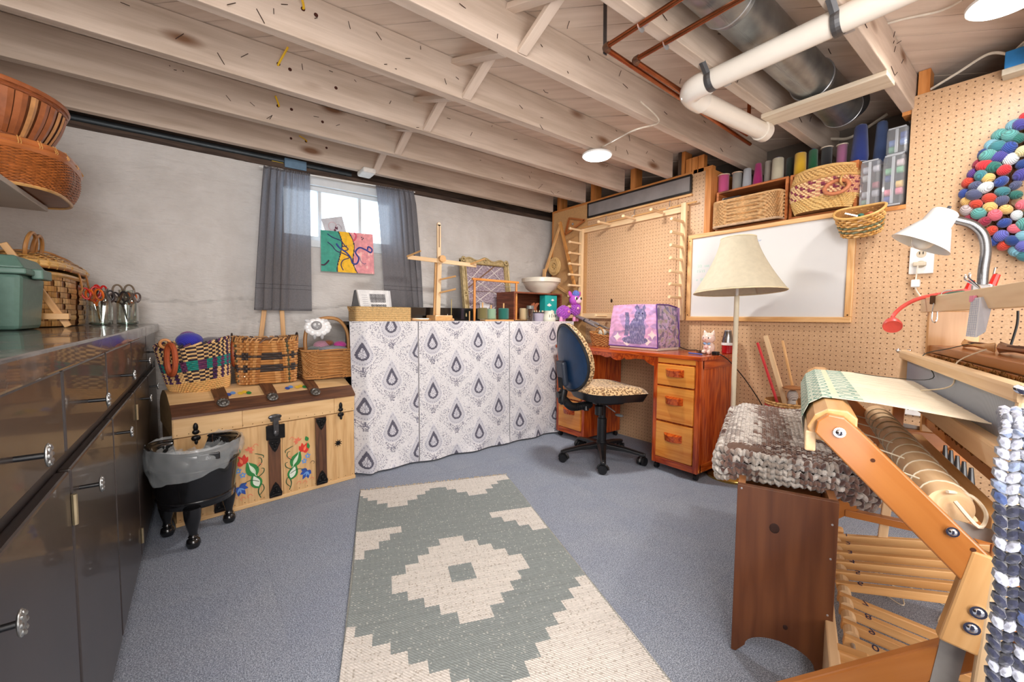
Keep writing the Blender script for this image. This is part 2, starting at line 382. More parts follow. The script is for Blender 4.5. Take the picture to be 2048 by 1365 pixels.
for a, b2 in (((WX0-.02, YB, WZ0-.02), (WX0, YB+.2, WZ1+.02)), ((WX1, YB, WZ0-.02), (WX1+.02, YB+.2, WZ1+.02)), ((WX0, YB, WZ0-.02), (WX1, YB+.2, WZ0)), ((WX0, YB, WZ1), (WX1, YB+.2, WZ1+.02)),
              ((XL, YB+.02, 0), (WX0-.02, YB+.2, H+.95)), ((WX1+.02, YB+.02, 0), (3.2, YB+.2, H+.95)), ((WX0-.02, YB+.02, 0), (WX1+.02, YB+.2, WZ0-.02)), ((WX0-.02, YB+.02, WZ1+.02), (WX1+.02, YB+.2, H+.95))):
    b_.box(a, b2)
wb = b_.build('wall_back', WALLM, origin=(1, YB, 0), smooth=True, kind='structure')
OLDWOOD = wood(S(58, 46, 40), S(96, 78, 66), 1, .85)
MB().box((XL, YB-.005, H+.952), (3.2, YB+.2, H+.985)).build('sill_plate', OLDWOOD, wb)
MB().box((XL, YB+.12, H+.985), (3.2, YB+.2, ZC)).build('rim_board', OLDWOOD, wb)
MB().tube([(XL, YB+.03, H+1.01), (.9, YB+.03, H+1.01)], .02, 12).build('conduit', plain(S(74, 80, 84), .5, .6), wb, smooth=True)
b_ = MB(); b_.box((.47, YB-.02, H+.962), (.60, YB+.06, H+1.02)); b_.build('junction_box', plain(S(120, 150, 176), .4, .5), wb, bev=.002)
MB().box((.40, YB, H+.965), (.465, YB+.03, H+.99)).build('wire_label', plain(S(214, 182, 40)), wb)
MB().tube(bez([(.62, YB+.02, H+.99), (.75, YB, H+.965), (.86, YB+.02, H+1.0), (.70, YB+.03, H+1.03)]), .006, 6).build('cable', BLACK, wb, smooth=True)

WLM = plain(S(222, 218, 213), .8, 0, .04, 4, .2)
MB().box((XL-.08, YF, 0), (XL, YB+.2, ZC)).build('wall_left', WLM, kind='structure')
MB().box((XL-.08, YF-.08, 0), (3.25, YF, ZC)).build('wall_front', WLM, kind='structure')

# window
w1 = thing('window_1', None, None, (.85, YB+.08, WZ0), kind='structure')
WP = plain(S(226, 232, 236), .45, 0, .03)
y0 = YB+.03
b_ = MB(); fw = .045
b_.box((WX0, y0, WZ0), (WX1, y0+.07, WZ0+fw)); b_.box((WX0, y0, WZ1-.03), (WX1, y0+.07, WZ1)); b_.box((WX0, y0, WZ0+fw), (WX0+fw, y0+.07, WZ1-.03)); b_.box((WX1-fw, y0, WZ0+fw), (WX1, y0+.07, WZ1-.03))
b_.build('window_frame', WP, w1, bev=.003)
MB().box((WX0-.01, YB-.012, WZ0-.035), (WX1+.01, YB+.05, WZ0+.012)).build('window_sill', WP, w1, bev=.004)
for xm in (.69, .963): MB().box((xm-.011, y0+.01, WZ0+fw), (xm+.011, y0+.045, WZ1-.03)).build('mullion', WP, w1, bev=.002)
for a, b2 in ((WX0+fw, .679), (.701, .952), (.974, WX1-fw)):
    MB().box((a, y0+.026, WZ0+fw), (b2, y0+.03, WZ1-.03)).build('pane', glassmat((.97, .99, 1, 1), .02, .05), w1)
b_ = MB(); b_.box((WX0-.02, YB-.012, WZ1-.002), (WX1+.02, YB+.01, WZ1+.05)); b_.build('window_head', WP, w1, bev=.002)

# ceiling: diagonal sub-floor boards, joists, bridging
ce = MB().box((XL, YF, ZC+.022), (3.25, 3.3, ZC+.06)).build('ceiling', plain(S(50, 36, 28), .9), origin=(1, 1, ZC), kind='structure')
def clip(poly, n, c):
    out = []
    for i in range(len(poly)):
        a, b2 = V(poly[i]), V(poly[(i+1) % len(poly)]); da, db = a.dot(n)-c, b2.dot(n)-c
        if da >= 0: out.append(a)
        if da*db < 0: out.append(a+(b2-a)*(da/(da-db)))
    return out
s0 = -3.1; k = 0
while s0 < 6.6:
    s1 = s0+.155; poly = [(XL, YF), (3.25, YF), (3.25, 3.3), (XL, 3.3)]; n_ = V((1, 1))
    poly = clip(poly, n_, s0+.0035); poly = clip(poly, -n_, -(s1-.001)) if len(poly) > 2 else poly
    if len(poly) > 2:
        dz = random.uniform(0, .004); dx, dy = .7071, -.7071
        vs = [(p.x, p.y, ZC+dz) for p in poly]+[(p.x, p.y, ZC+.02) for p in poly]; g = [((p[0]*dx+p[1]*dy), (p[0]*dx-p[1]*dy)*1.0, p[2]) for p in vs]; m_ = len(poly)
        MB().add(vs, [list(range(m_))[::-1], list(range(m_, 2*m_))]+[(i, (i+1) % m_, m_+(i+1) % m_, m_+i) for i in range(m_)], g).build('board', WHITEWASH2, ce)
    s0 = s1
JY = [2.99, 2.575, 2.165, 1.75, 1.335, .925, .51, .10, -.31, -.72, -1.13, -1.54, -1.95]
for i, jy in enumerate(JY):
    x1 = 2.705 if i < 4 else 3.2
    MB().box((XL, jy-.045, ZJ), (x1, jy, ZC)).build('joist', WHITEWASH, ce, bev=.003)
for i in range(7):
    a, b2 = JY[i]-.045, JY[i+1]
    MB().beam((1.01, a-.002, ZJ+.01), (1.0, b2+.002, ZC-.02), .042, .02, (0, 1, 1)).build('bridging', WHITEWASH2, ce, bev=.002)
    if i > 0: MB().beam((.955, a-.002, ZC-.02), (.955, b2+.002, ZJ+.012), .042, .02, (0, -1, 1)).build('bridging', WHITEWASH2, ce, bev=.002)
MB().box((2.215, .465, ZJ-.02), (2.345, .93, ZJ)).build('cross_board', wood(S(214, 196, 170), S(232, 218, 196), 1, .7), ce, bev=.002)
MB().box((.90, 2.85, ZJ-.035), (.99, 2.99, ZJ)).build('bridging', plain(S(226, 222, 216), .6), ce, bev=.012)
# nails that stick out of the boards and joists, and bored holes
nl = MB(); hl = MB(); rnd = random.Random(3)
for k in range(230):
    j = rnd.randrange(1, 7); x = rnd.uniform(-.4, 2.7)
    if rnd.random() < .5:
        y_ = JY[j]-.045; z = rnd.uniform(ZJ+.01, ZC-.01); d_ = V((rnd.uniform(-.03, .03), -rnd.uniform(.004, .012), rnd.uniform(-.03, .03))); nl.tube([(x, y_, z), V((x, y_, z))+d_], .0013, 5)
    else:
        y_ = JY[j]+rnd.uniform(.01, .33); d_ = V((rnd.uniform(-.012, .012), rnd.uniform(-.012, .012), -rnd.uniform(.008, .028))); p = V((x, y_, ZC+.003)); nl.tube([p, p+d_*.8, p+d_+V((rnd.uniform(-.01, .02), rnd.uniform(-.01, .01), 0))], .0014, 5)
for (px_, py_), L_ in (((441, 117), 2), ((520, 32), 3)):
    p = pt(px_, py_, Y=JY[L_]-.045); nl.tube([p+V((-.01, -.002, .018)), p+V((.012, -.006, -.022))], .0016, 5)
nl.build('nail', plain(S(62, 44, 36), .6, .5), ce, kind='stuff')
for px_, py_, j in ((606, 18, 3), (557, 128, 2), (556, 212, 1), (612, 283, 0), (632, 30, 3), (580, 139, 2), (672, 176, 2), (645, 244, 1), (583, 219, 1), (653, 296, 0), (582, 277, 0)):
    p = pt(px_, py_, Y=JY[j]-.0456); hl.lathe([(.0075, 0), (.0075, .0006)], p, 12, Matrix.Rotation(RD(90), 3, 'X'))
hl.build('bored_hole', plain(S(70, 30, 18), .9), ce, kind='stuff')
yw = MB()
for (a, b2), j in (((606, 18), (603, -6)), 3), (((557, 130), (576, 94)), 2), (((557, 213), (551, 192)), 1), (((612, 283), (599, 272)), 0):
    p = pt(*a, Y=JY[j]-.046); q = pt(*b2, Y=JY[j]-.10); yw.tube(bez([p+V((0, .01, 0)), p+V((0, -.012, .002)), q]), .0045, 6, flat=.6)
yw.build('yellow_cable', plain(S(236, 190, 30), .45), ce, smooth=True)
# a white cable stapled along joist and boards to each lamp
WC = plain(S(226, 216, 200), .5)
MB().tube(bez([(1.95, 1.72, ZJ+.02), pt(1265, 262, Y=1.30), pt(1318, 243, Y=1.29), (1.75, 1.29, ZJ+.06)]), .004, 6).build('lamp_cable', WC, ce, smooth=True)
MB().tube(bez([pt(1728, 62, Z=ZC-.004), pt(1800, 40, Z=ZC-.004), pt(1880, 22, Z=ZC-.006), pt(1925, 0, Z=ZC-.01)]), .004, 6).build('lamp_cable', WC, ce, smooth=True)
MB().tube(bez([pt(1625, 275, X=3.05), pt(1670, 278, X=3.05), pt(1705, 273, X=3.05), pt(1775, 228, X=3.05)]), .008, 6).build('lamp_cable', WC, ce, smooth=True)

# right wall: hardboard and pegboard panels on studs, with a deep shelf niche
def pegmat():
    m, nt, b = _new('pegboard'); L = nt.links.new
    sp = N(nt, 'ShaderNodeSeparateXYZ'); a = N(nt, 'ShaderNodeAttribute', attribute_name='grain'); L(a.outputs['Vector'], sp.inputs[0]); q = []
    for k in (0, 1):
        d_ = N(nt, 'ShaderNodeMath', operation='DIVIDE'); d_.inputs[1].default_value = .0254; L(sp.outputs[k], d_.inputs[0])
        f_ = N(nt, 'ShaderNodeMath', operation='FRACT'); L(d_.outputs[0], f_.inputs[0]); s_ = N(nt, 'ShaderNodeMath', operation='SUBTRACT'); s_.inputs[1].default_value = .5; L(f_.outputs[0], s_.inputs[0])
        p_ = N(nt, 'ShaderNodeMath', operation='MULTIPLY'); L(s_.outputs[0], p_.inputs[0]); L(s_.outputs[0], p_.inputs[1]); q.append(p_.outputs[0])
    ad = N(nt, 'ShaderNodeMath', operation='ADD'); L(q[0], ad.inputs[0]); L(q[1], ad.inputs[1])
    lt = N(nt, 'ShaderNodeMath', operation='LESS_THAN'); lt.inputs[1].default_value = .0125; L(ad.outputs[0], lt.inputs[0])
    n = N(nt, 'ShaderNodeTexNoise'); n.inputs['Scale'].default_value = 160; n.inputs['Detail'].default_value = 3; L(a.outputs['Vector'], n.inputs['Vector'])
    c = ramp(nt, n.outputs[0], [(.3, S(198, 158, 120)), (.7, S(216, 180, 142))])
    mx = N(nt, 'ShaderNodeMix', data_type='RGBA'); L(lt.outputs[0], mx.inputs[0]); L(c, mx.inputs[6]); mx.inputs[7].default_value = S(92, 58, 34); L(mx.outputs[2], b.inputs['Base Color'])
    b.inputs['Roughness'].default_value = .42; return m
PEG = pegmat(); HARD = plain(S(206, 160, 108), .5, 0, .1, 120)
wr = MB(); wr.box((3.2, YF, 0), (3.28, 3.3, ZC+.02)); wr = wr.build('wall_right', plain(S(120, 112, 104), .9, 0, .2, 5), origin=(XR, 1, 0), kind='structure')
MB().box((XR, 2.52, 0), (XR+.006, 2.955, H+.985)).build('hardboard_panel', HARD, wr)
MB().box((XR, 1.668, 0), (XR+.006, 2.517, H+.985)).build('pegboard_panel', PEG, wr)
MB().box((XR, 1.47, 0), (XR+.006, 1.665, H+.985)).build('pegboard_panel', PEG, wr)
MB().box((XR, .4722, 0), (XR+.006, 1.467, H+.545)).build('pegboard_panel', PEG, wr)
MB().box((XR, YF, 0), (XR+.006, .472, H+1.055)).build('pegboard_panel', PEG, wr)
MB().box((XR-.004, 1.56, H+.985), (XR+.10, 2.955, H+1.003)).build('top_plate', STUD, wr, bev=.001)
MB().box((XR-.002, 2.955, 0), (XR+.09, 2.97, H+1.0)).build('end_stud', STUD, wr)
for y_ in (2.905, 2.485, 2.07, 1.655): MB().box((XR+.02, y_-.02, H+1.003), (XR+.11, y_+.022, ZC)).build('stud', STUD, wr)
for y_ in (1.60, 1.555, 1.51): MB().box((XR+.008, y_-.02, H+.985), (XR+.05, y_+.02, H+1.10)).build('stud', STUD, wr)
MB().box((XR+.008, 1.43, H+.985), (XR+.05, 1.56, H+1.012)).build('stud', STUD, wr)
for y_, z_ in ((.487, .98), (.437, 1.04)): MB().box((XR+.008, y_-.02, H+z_), (XR+.09, y_+.02, ZC)).build('stud', STUD, wr)
MB().box((XR-.012, 1.425, H+.55), (XR+.40, 1.465, H+.985)).build('niche_side', STUD, wr)
MB().box((XR-.006, .472, H+.535), (3.19, 1.425, H+.555)).build('niche_shelf', STUD, wr)
MB().box((XR+.01, 1.66, H+.3), (XR+.4, 1.68, ZC)).build('niche_back', OLDWOOD, wr)
MB().box((3.15, .3, 0), (3.19, 1.66, H+.80)).build('foundation_ledge', plain(S(98, 92, 88), .9, 0, .2, 12), wr)
MB().ball(pt(1223, 602, X=XR-.001), (.0016, .011, .016)).build('cut_hole', plain(S(50, 26, 12), .9), wr, smooth=True)

# ceiling lamps (small round LED downlights on blue boxes)
def lamp(name, c, r, lab, power):
    t = thing(name, lab, 'ceiling light', c, 'round ceiling lights')
    c = V(c)
    MB().lathe([(r*1.12, .012), (r*1.14, .02), (r*1.0, .03), (r*.5, .034)], c, 32).build('trim_ring', WHITE, t, smooth=True)
    d_ = MB().lathe([(0.001, 0), (r*.7, .001), (r, .006), (r*1.06, .014), (r*1.04, .018)], c, 32).build('diffuser', plain((1, .98, .95, 1), .4, 0, 0, 1, emis=9), t, smooth=True)
    b2 = MB(); b2.box(c+V((-.035, -.035, .03)), c+V((.045, .035, .095))); b2.build('junction_box', plain(S(72, 118, 190), .5), t, bev=.003)
    l = area('lamp_light', c-V((0, 0, .004)), r*1.9, power, (1, .97, .93)); return t
lamp('ceiling_light', (1.95, 1.74, H+.965), .079, 'round glowing white ceiling light on a blue box, above the table side of the room', 16)
lamp('ceiling_light', (2.17, .16, H+1.05), .085, 'round glowing white ceiling light at the top right corner of the picture', 7)
# ================================================================== PIPES AND DUCT UNDER THE CEILING
GALV = plain(S(150, 154, 154), .38, .85, .22, 14, .15)
d1 = thing('round_duct', 'large round galvanized duct with swaged seams running between the joists', 'duct', (2.1, .74, H+1.06))
for x0, x1, r in ((.6, 1.47, .084), (1.47, 2.25, .081), (2.25, 2.68, .084)):
    b_ = MB(); b_.lathe([(r, 0), (r, .02), (r*1.03, .026), (r, .032), (r, x1-x0-.03), (r*1.035, x1-x0-.02), (r*1.035, x1-x0)], (x0, .735, H+1.088), 40, Matrix.Rotation(RD(90), 3, 'Y'))
    b_.build('duct_section', GALV, d1, smooth=True)
b_ = MB()
for x0 in (1.47, 2.25, 2.68): b_.tube(arc((x0, .735, H+1.088), .086, 0, 2*pi, 40, (0, 1, 0))[:-1], .0035, 6, True)
b_.build('seam_band', STEEL, d1, smooth=True, kind='stuff')
b_ = MB(); b_.lathe([(.083, 0), (.083, .16)], (2.67, .735, H+1.082), 40, Matrix.Rotation(RD(62), 3, 'Y')); b_.build('elbow', plain(S(96, 100, 102), .5, .8), d1, smooth=True)
PVC = plain(S(236, 228, 216), .28, 0, .03, 8, 0, .4)
pz = H+.955
pv = thing('drain_pipe', 'thick white plastic drain pipe strapped under the joists with an elbow', 'pipe', (1.66, .6, pz))
MB().rod((1.655, -.9, pz+.006), (1.665, .93, pz), .040, 28).build('pipe_run', PVC, pv, smooth=True)
e = [V((1.665, .90, pz)), V((1.668, .955, pz)), V((1.69, .99, pz)), V((1.735, 1.0, pz-.003)), V((1.79, .998, pz-.004))]
MB().tube(bez(e, 4), .0465, 24).build('elbow', plain(S(238, 232, 222), .18, 0, .02, 8, 0, .6), pv, smooth=True)
MB().rod((1.72, 1.0, pz-.003), (2.31, .955, pz-.006), .040, 28).build('pipe_run', PVC, pv, smooth=True)
MB().rod((2.28, .957, pz-.006), (2.325, .953, pz-.006), .046, 28).build('collar', PVC, pv, smooth=True)
b_ = MB(); M_ = frame4((1.80, .958, pz-.0445), (.997, -.075, 0), (.0, 0, 1), (.075, .997, 0))
sm = plain(S(110, 110, 112), .5, .9, .1)
for y_ in (.885, .475):
    b_ = MB(); pa = arc((1.66, y_, pz), .0435, RD(-10), RD(190), 14, (1, 0, 0), (0, 0, -1)); pa = [V((1.58, y_+.01, ZJ+.02))] + pa[::-1] + [V((1.72, y_, ZJ)), V((1.80, y_-.004, ZJ-.001))]
    b_.tube(pa, .0125, 4, flat=.12, up=(1, 0, 0)); b_.build('hanger_strap', sm, pv)
b_ = MB()
for y_ in (.905, .49): b_.box((1.79, y_-.015, ZJ-.003), (1.83, y_+.015, ZJ))
b_.build('strap_tab', STEEL, pv, kind='stuff')
COP = plain(S(158, 92, 58), .25, .9, .18, 12)
def cop(pts, lab, ends=True):
    t = thing('copper_pipe', lab, 'pipe', pts[1], 'copper pipes under the joists')
    MB().tube([pts[0], pts[1]], .0095, 14).build('pipe_run', COP, t, smooth=True); MB().tube([pts[1], pts[2]], .0095, 14).build('pipe_run', COP, t, smooth=True)
    d0 = (V(pts[0])-V(pts[1])).normalized()*.022; d1_ = (V(pts[2])-V(pts[1])).normalized()*.022
    MB().tube(bez([V(pts[1])+d0, V(pts[1])+(d0+d1_)*.12, V(pts[1])+d1_], 6), .012, 14).build('elbow', plain(S(120, 92, 74), .35, .8), t, smooth=True); return t
zc = H+.982
c1 = cop([(1.222, -.9, zc), (1.205, 1.05, zc), (2.50, 1.10, zc)], 'copper pipe turning at the hanging strap, outer one of the pair under the joists')
c2 = cop([(1.37, -.9, zc), (1.352, 1.03, zc), (2.36, 1.055, zc)], 'copper pipe turning nearer the white drain pipe, inner one of the pair')
MB().tube([(2.36, 1.055, zc), (2.37, 1.055, zc+.03), (2.37, 1.055, ZC)], .0095, 12).build('riser', COP, c2, smooth=True)
for c_, x_ in ((c1, 1.213), (c2, 1.36)):
    b_ = MB(); b_.tube(arc((x_, .90, zc), .012, RD(180), RD(360), 10), .009, 4, flat=.12, up=(0, 1, 0)); b_.box((x_+.012, .892, ZJ-.003), (x_+.032, .91, ZJ)); b_.build('pipe_clip', STEEL, c_)
b_ = MB(); b_.beam((1.225, 1.068, ZC), (1.222, 1.062, zc-.012), .018, .0025, (0, 1, 0)); b_.build('hanger_strap', sm, c1)
for j in range(6): pass

# blue switch box on top of the pegboard at the right edge
t = thing('blue_box', 'bright blue plastic electrical box on the pegboard top at the right edge', 'electrical box', (2.70, .14, H+1.0))
MB().box((2.66, .02, H+1.03), (2.72, .19, H+1.10)).build('box_body', plain(S(40, 130, 200), .4), t, bev=.004)
MB().box((2.655, .015, H+1.005), (2.718, .195, H+1.03)).build('box_lip', plain(S(206, 196, 176), .6), t, bev=.002)
for k in range(2): MB().tube(bez([(2.69, .17-k*.02, H+1.10), (2.66, .12, H+1.13), (2.6, .02, H+1.155), (2.5, -.1, ZC-.005)]), .005, 6).build('cable', WC, t, smooth=True)
MB().tube(bez([(2.69, .185, H+1.10), (2.70, .24, H+1.13), (2.72, .33, H+1.10), (2.75, .42, H+1.075)]), .0055, 6).build('cable', WC, t, smooth=True)
# ================================================================== LEFT: CABINETS, COUNTER, SHELF
CABM = plain(S(54, 45, 41), .34, 0, .18, 5, .05, .25)
CABF = plain(S(46, 39, 38), .4, 0, .15, 6)
ZT = H-.055
def medallion(b_, c, ax, r=.014):
    b_.ball(c, (.0035, r*.72, r*1.15), 14, 8)
    for k in range(8):
        a = k*pi/4; b_.ball(V(c)+V((.002, cos(a)*r*.5, sin(a)*r*.8)), (.0025, .003, .0035), 6, 4)
PEWTER = plain(S(150, 150, 148), .35, .9, .25, 90, .5)
cab_labels = {.57: 'nearest one cut by the picture edge', 1.04: 'second from the near end', 1.46: 'third from the near end', 1.95: 'fourth, behind the black bucket', 2.44: 'farthest one against the back wall'}
ys = [.10, .57, 1.04, 1.46, 1.95, 2.44, 2.92]
db = [.13, .60, 1.06, 1.515, 1.995, 2.46, 2.90]
for i in range(6):
    ya, yb = ys[i], ys[i+1]
    if i == 0: nm = 'dark brown painted base cabinet section at the camera end, outside the picture'
    else: nm = 'dark brown cabinet section, drawer over door, ' + cab_labels[ya]
    t = thing('base_cabinet', nm, 'cabinet', (-.5, (ya+yb)/2, 0), 'built-in base cabinet sections')
    b_ = MB(); yb2 = yb if i < 5 else 2.98
    b_.box((XL, ya, .06), (-.212, yb2-.0005, ZT-.042)); b_.box((XL, ya, 0), (-.26, yb2-.0005, .06)); b_.build('body', CABF, t)
    d_ = MB().box((-.212, ya+.006, H-.246), (-.193, yb-.008, H-.098)).build('drawer', CABM, t, bev=.004)
    yk = (ya+yb)/2-.015
    k_ = MB().rod((-.193, yk, H-.186), (-.165, yk, H-.186), .004, 10).build('knob_stem', BLACK, d_, smooth=True)
    b_ = MB(); medallion(b_, (-.163, yk, H-.186), 0); b_.build('knob', PEWTER, d_, smooth=True)
    da, dbb = db[i], db[i+1]
    d_ = MB().box((-.212, da+.006, .055), (-.193, dbb-.008, H-.281)).build('door', CABM, t, bev=.004)
    yk = da+.055 if i % 2 else dbb-.05
    if i in (1, 2, 3, 4): yk = da+.06 if i != 4 else da+.17
    MB().rod((-.193, yk, H-.335), (-.165, yk, H-.335), .004, 10).build('knob_stem', BLACK, d_, smooth=True)
    b_ = MB(); medallion(b_, (-.163, yk, H-.335), 0); b_.build('knob', PEWTER, d_, smooth=True)
    if i in (1, 3):
        for z_ in (H-.355, H-.815): MB().rod((-.19, dbb-.002, z_-.028), (-.19, dbb-.002, z_+.028), .0045, 8).build('hinge', plain(S(176, 160, 128), .4, .8), d_, smooth=True)
b_ = MB(); b_.box((-.206, 2.93, .05), (-.20, 2.98, ZT-.045)); b_.build('end_stile', CABF, t)
def counter_m():
    m, nt, b = _new('painted_counter'); L = nt.links.new
    n = N(nt, 'ShaderNodeTexNoise'); n.inputs['Scale'].default_value = 9; n.inputs['Detail'].default_value = 8; L(coords(nt), n.inputs['Vector'])
    L(ramp(nt, n.outputs[0], [(.4, S(58, 52, 50)), (.62, S(84, 78, 76)), (.7, S(120, 116, 112))]), b.inputs['Base Color'])
    L(ramp(nt, n.outputs[0], [(.3, (.14,)*3+(1,)), (.7, (.34,)*3+(1,))]), b.inputs['Roughness']); b.inputs['Coat Weight'].default_value = .5; return m
t = MB().box((XL, .05, ZT-.042), (-.185, 3.08, ZT)).build('worktop', counter_m(), bev=.005, label='long dark painted worktop with a glossy scuffed surface on the left cabinets', cat='countertop')
t.location = t.location

# upper wall shelf with two baskets
t = thing('wall_shelf', 'narrow pale wooden shelf board fixed to the left wall near the ceiling', 'shelf', (XL, 1.9, H+.40))
MB().box((XL, .9, H+.402), (-.468, 2.45, H+.42)).build('board', plain(S(196, 188, 178), .6, 0, .08, 6), t, bev=.002)
b_ = MB(); b_.box((XL, 2.0, H+.30), (XL+.02, 2.02, H+.402)); b_.beam((XL+.01, 2.01, H+.31), (-.55, 2.01, H+.40), .015, .012); b_.build('bracket', STEEL, t)
BROWN1 = painted_cols(.42, coat=.3, var=.2, vs=30)
def rimtube(b_, prof, t_, r, n=40, col=None, off=0):
    b_.tube([V(prof(k/n, t_))+V((0, 0, off)) for k in range(n)], r, 7, True, col)
def basketcol(base, vary, rr=random.Random(1)):
    def f(j, r): k = 1+(((j*7919+r*104729) % 17)/17-.5)*vary; return (base[0]*k, base[1]*k, base[2]*k, 1)
    return f
# lower basket: low rounded-square lidded basket
c0 = V((-.572, 2.29, H+.424)); sq = sup(.205, .235, 3.2)
def pl(u, t_):
    x, y_ = sq(u); s_ = 1+.04*math.sin(pi*min(t_*1.0, 1))-.10*(1-t_)**3; return c0+V((x*s_, y_*s_, t_*.145))
t = thing('lidded_basket', 'low reddish brown rattan basket overhanging the shelf, under the flared basket', 'basket', c0, 'brown baskets on the wall shelf')
b_ = MB(); weave(b_, pl, 44, 24, .0022, basketcol(S(178, 104, 50), .5), .02, .80); b_.build('basket_wall', BROWN1, t)
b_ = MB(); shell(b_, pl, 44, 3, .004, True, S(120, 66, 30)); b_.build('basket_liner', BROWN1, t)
b_ = MB()
for t_, r_ in ((.82, .011), (.95, .011)): rimtube(b_, pl, t_, r_, 48, S(186, 110, 58))
b_.add([c0+V((sq(k/40)[0]*.98, sq(k/40)[1]*.98, .147)) for k in range(40)], [tuple(range(40))], None, S(160, 92, 44))
b_.build('rim', painted_cols(.3, coat=.5, var=.15, vs=14), t, smooth=True)
b_ = MB()
for k in range(22):
    p = pl(k/22, .88); q = pl(k/22+.001, .88); n_ = (p-c0); n_.z = 0; n_.normalize(); tz = V((0, 0, 1))
    for dx in (-.003, .003):
        s_ = V((-n_.y, n_.x, 0))*dx; b_.tube([p+s_+n_*.002-tz*.012-n_*.0, p+s_+n_*.013, p+s_+n_*.002+tz*.022], .0016, 5, col=S(214, 158, 90))
b_.build('binding', BROWN1, t, smooth=True, kind='stuff')
b_ = MB(); rimtube(b_, pl, .01, .006, 44, S(206, 158, 96)); b_.build('foot_ring', BROWN1, t, smooth=True)
# upper basket: flared, standing on it
c1_ = V((-.62, 2.34, H+.588)); 
def pu(u, t_):
    q = 2*pi*u; r = .160+.075*t_+.012*sin(pi*t_); return c1_+V((r*cos(q), r*1.08*sin(q), t_*.19))
t = thing('flared_basket', 'tall flared brown splint basket standing on the lidded basket', 'basket', c1_, 'brown baskets on the wall shelf')
b_ = MB()
for k in range(40):
    a = k/40; c = S(168, 98, 56) if k % 3 else S(206, 148, 92); w_ = .5 if k % 3 else .34
    vs = []
    for i in range(7):
        tt = .14+.70*i/6
        for s_ in (-w_, 0, w_):
            p = pu(a+s_/40*.92, tt); n_ = p-c1_; n_.z = 0; n_.normalize(); vs.append(p+n_*(.0035 if s_ == 0 else .0))
    b_.add(vs, [(i*3+e, i*3+e+1, i*3+e+4, i*3+e+3) for i in range(6) for e in (0, 1)], None, c)
b_.build('splint', BROWN1, t, kind='stuff')
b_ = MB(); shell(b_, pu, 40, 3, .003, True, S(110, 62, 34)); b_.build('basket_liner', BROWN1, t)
b_ = MB()
for lo, hi, n_ in ((0, .14, 4), (.84, 1.0, 5)): weave(b_, pu, 40, n_, .0018, basketcol(S(160, 92, 52), .4), lo, hi)
b_.build('woven_band', BROWN1, t)
b_ = MB(); rimtube(b_, pu, .88, .006, 48, S(150, 84, 48)); rimtube(b_, pu, .97, .009, 48, S(172, 100, 58)); b_.build('rim', BROWN1, t, smooth=True)
b_ = MB(); b_.ball((-.78, 2.02, H+.52), (.03, .03, .09), 12, 8); b_.build('glass_jar_edge', glassmat((.85, .95, .92, 1), .05, .3), label='clear glass jar partly behind the lidded basket on the shelf', cat='jar', smooth=True, origin=(-.78, 2.02, H+.42))

# green plastic bin
GREEN = plain(S(92, 124, 112), .38, 0, .08, 60, .1)
bx0, bx1, by0, by1 = -.615, -.425, 1.90, 2.14
t = thing('lidded_bin', 'dull green plastic bin with a clip lid and a small yellow emblem', 'bin', (-.52, 2.02, ZT))
def tapbox(b_, x0, x1, y0_, y1_, z0, z1, tp, col=None):
    vs = [(x0+tp, y0_+tp, z0), (x1-tp, y0_+tp, z0), (x1-tp, y1_-tp, z0), (x0+tp, y1_-tp, z0), (x0, y0_, z1), (x1, y0_, z1), (x1, y1_, z1), (x0, y1_, z1)]
    return b_.add(vs, [(3, 2, 1, 0), (4, 5, 6, 7), (0, 1, 5, 4), (1, 2, 6, 5), (2, 3, 7, 6), (3, 0, 4, 7)], None, col)
tapbox(MB(), bx0, bx1, by0, by1, ZT+.001, ZT+.175, .012).build('body', GREEN, t, bev=.014)
MB().box((bx0-.012, by0-.012, ZT+.172), (bx1+.012, by1+.012, ZT+.190)).build('rim', GREEN, t, bev=.004)
tapbox(MB(), bx0-.008, bx1+.008, by0-.008, by1+.008, ZT+.230, ZT+.190, .022).build('lid', GREEN, t, bev=.006)
MB().box((bx1+.004, by0+.07, ZT+.162), (bx1+.030, by1-.07, ZT+.194)).build('latch', GREEN, t, bev=.004)
b_ = MB()
for dx, dz, r in ((-.018, 0, .011), (.0, .004, .010), (.016, 0, .011)): b_.ball((-.53+dx-.06, by0+.0035, ZT+.035+dz), (r, .002, r*.9), 10, 6)
for dx in (-.018, .016): b_.tube(arc((-.59+dx, by0+.0015, ZT+.036), .005, 0, 2*pi, 10)[:-1], .0012, 5, True, S(40, 90, 70))
b_.col = None; b_.build('emblem', plain(S(226, 208, 60), .5), t, smooth=True)
# reed basket at picture edge
c2_ = V((-.60, 1.60, ZT+.002))
def pr(u, t_): q = 2*pi*u; r = .14-.02*t_; return c2_+V((r*cos(q), r*sin(q), t_*.22))
t = thing('reed_basket', 'brown reed basket with dark vertical stripes at the left picture edge', 'basket', c2_)
b_ = MB(); weave(b_, pr, 50, 30, .0018, lambda j, r: S(92, 62, 44) if j % 5 == 0 else S(168+(j*5 % 20), 122, 82)); b_.build('basket_wall', painted_cols(.7), t)
b_ = MB(); shell(b_, pr, 40, 3, .004, True, S(110, 74, 48)); b_.build('basket_liner', painted_cols(.7), t)
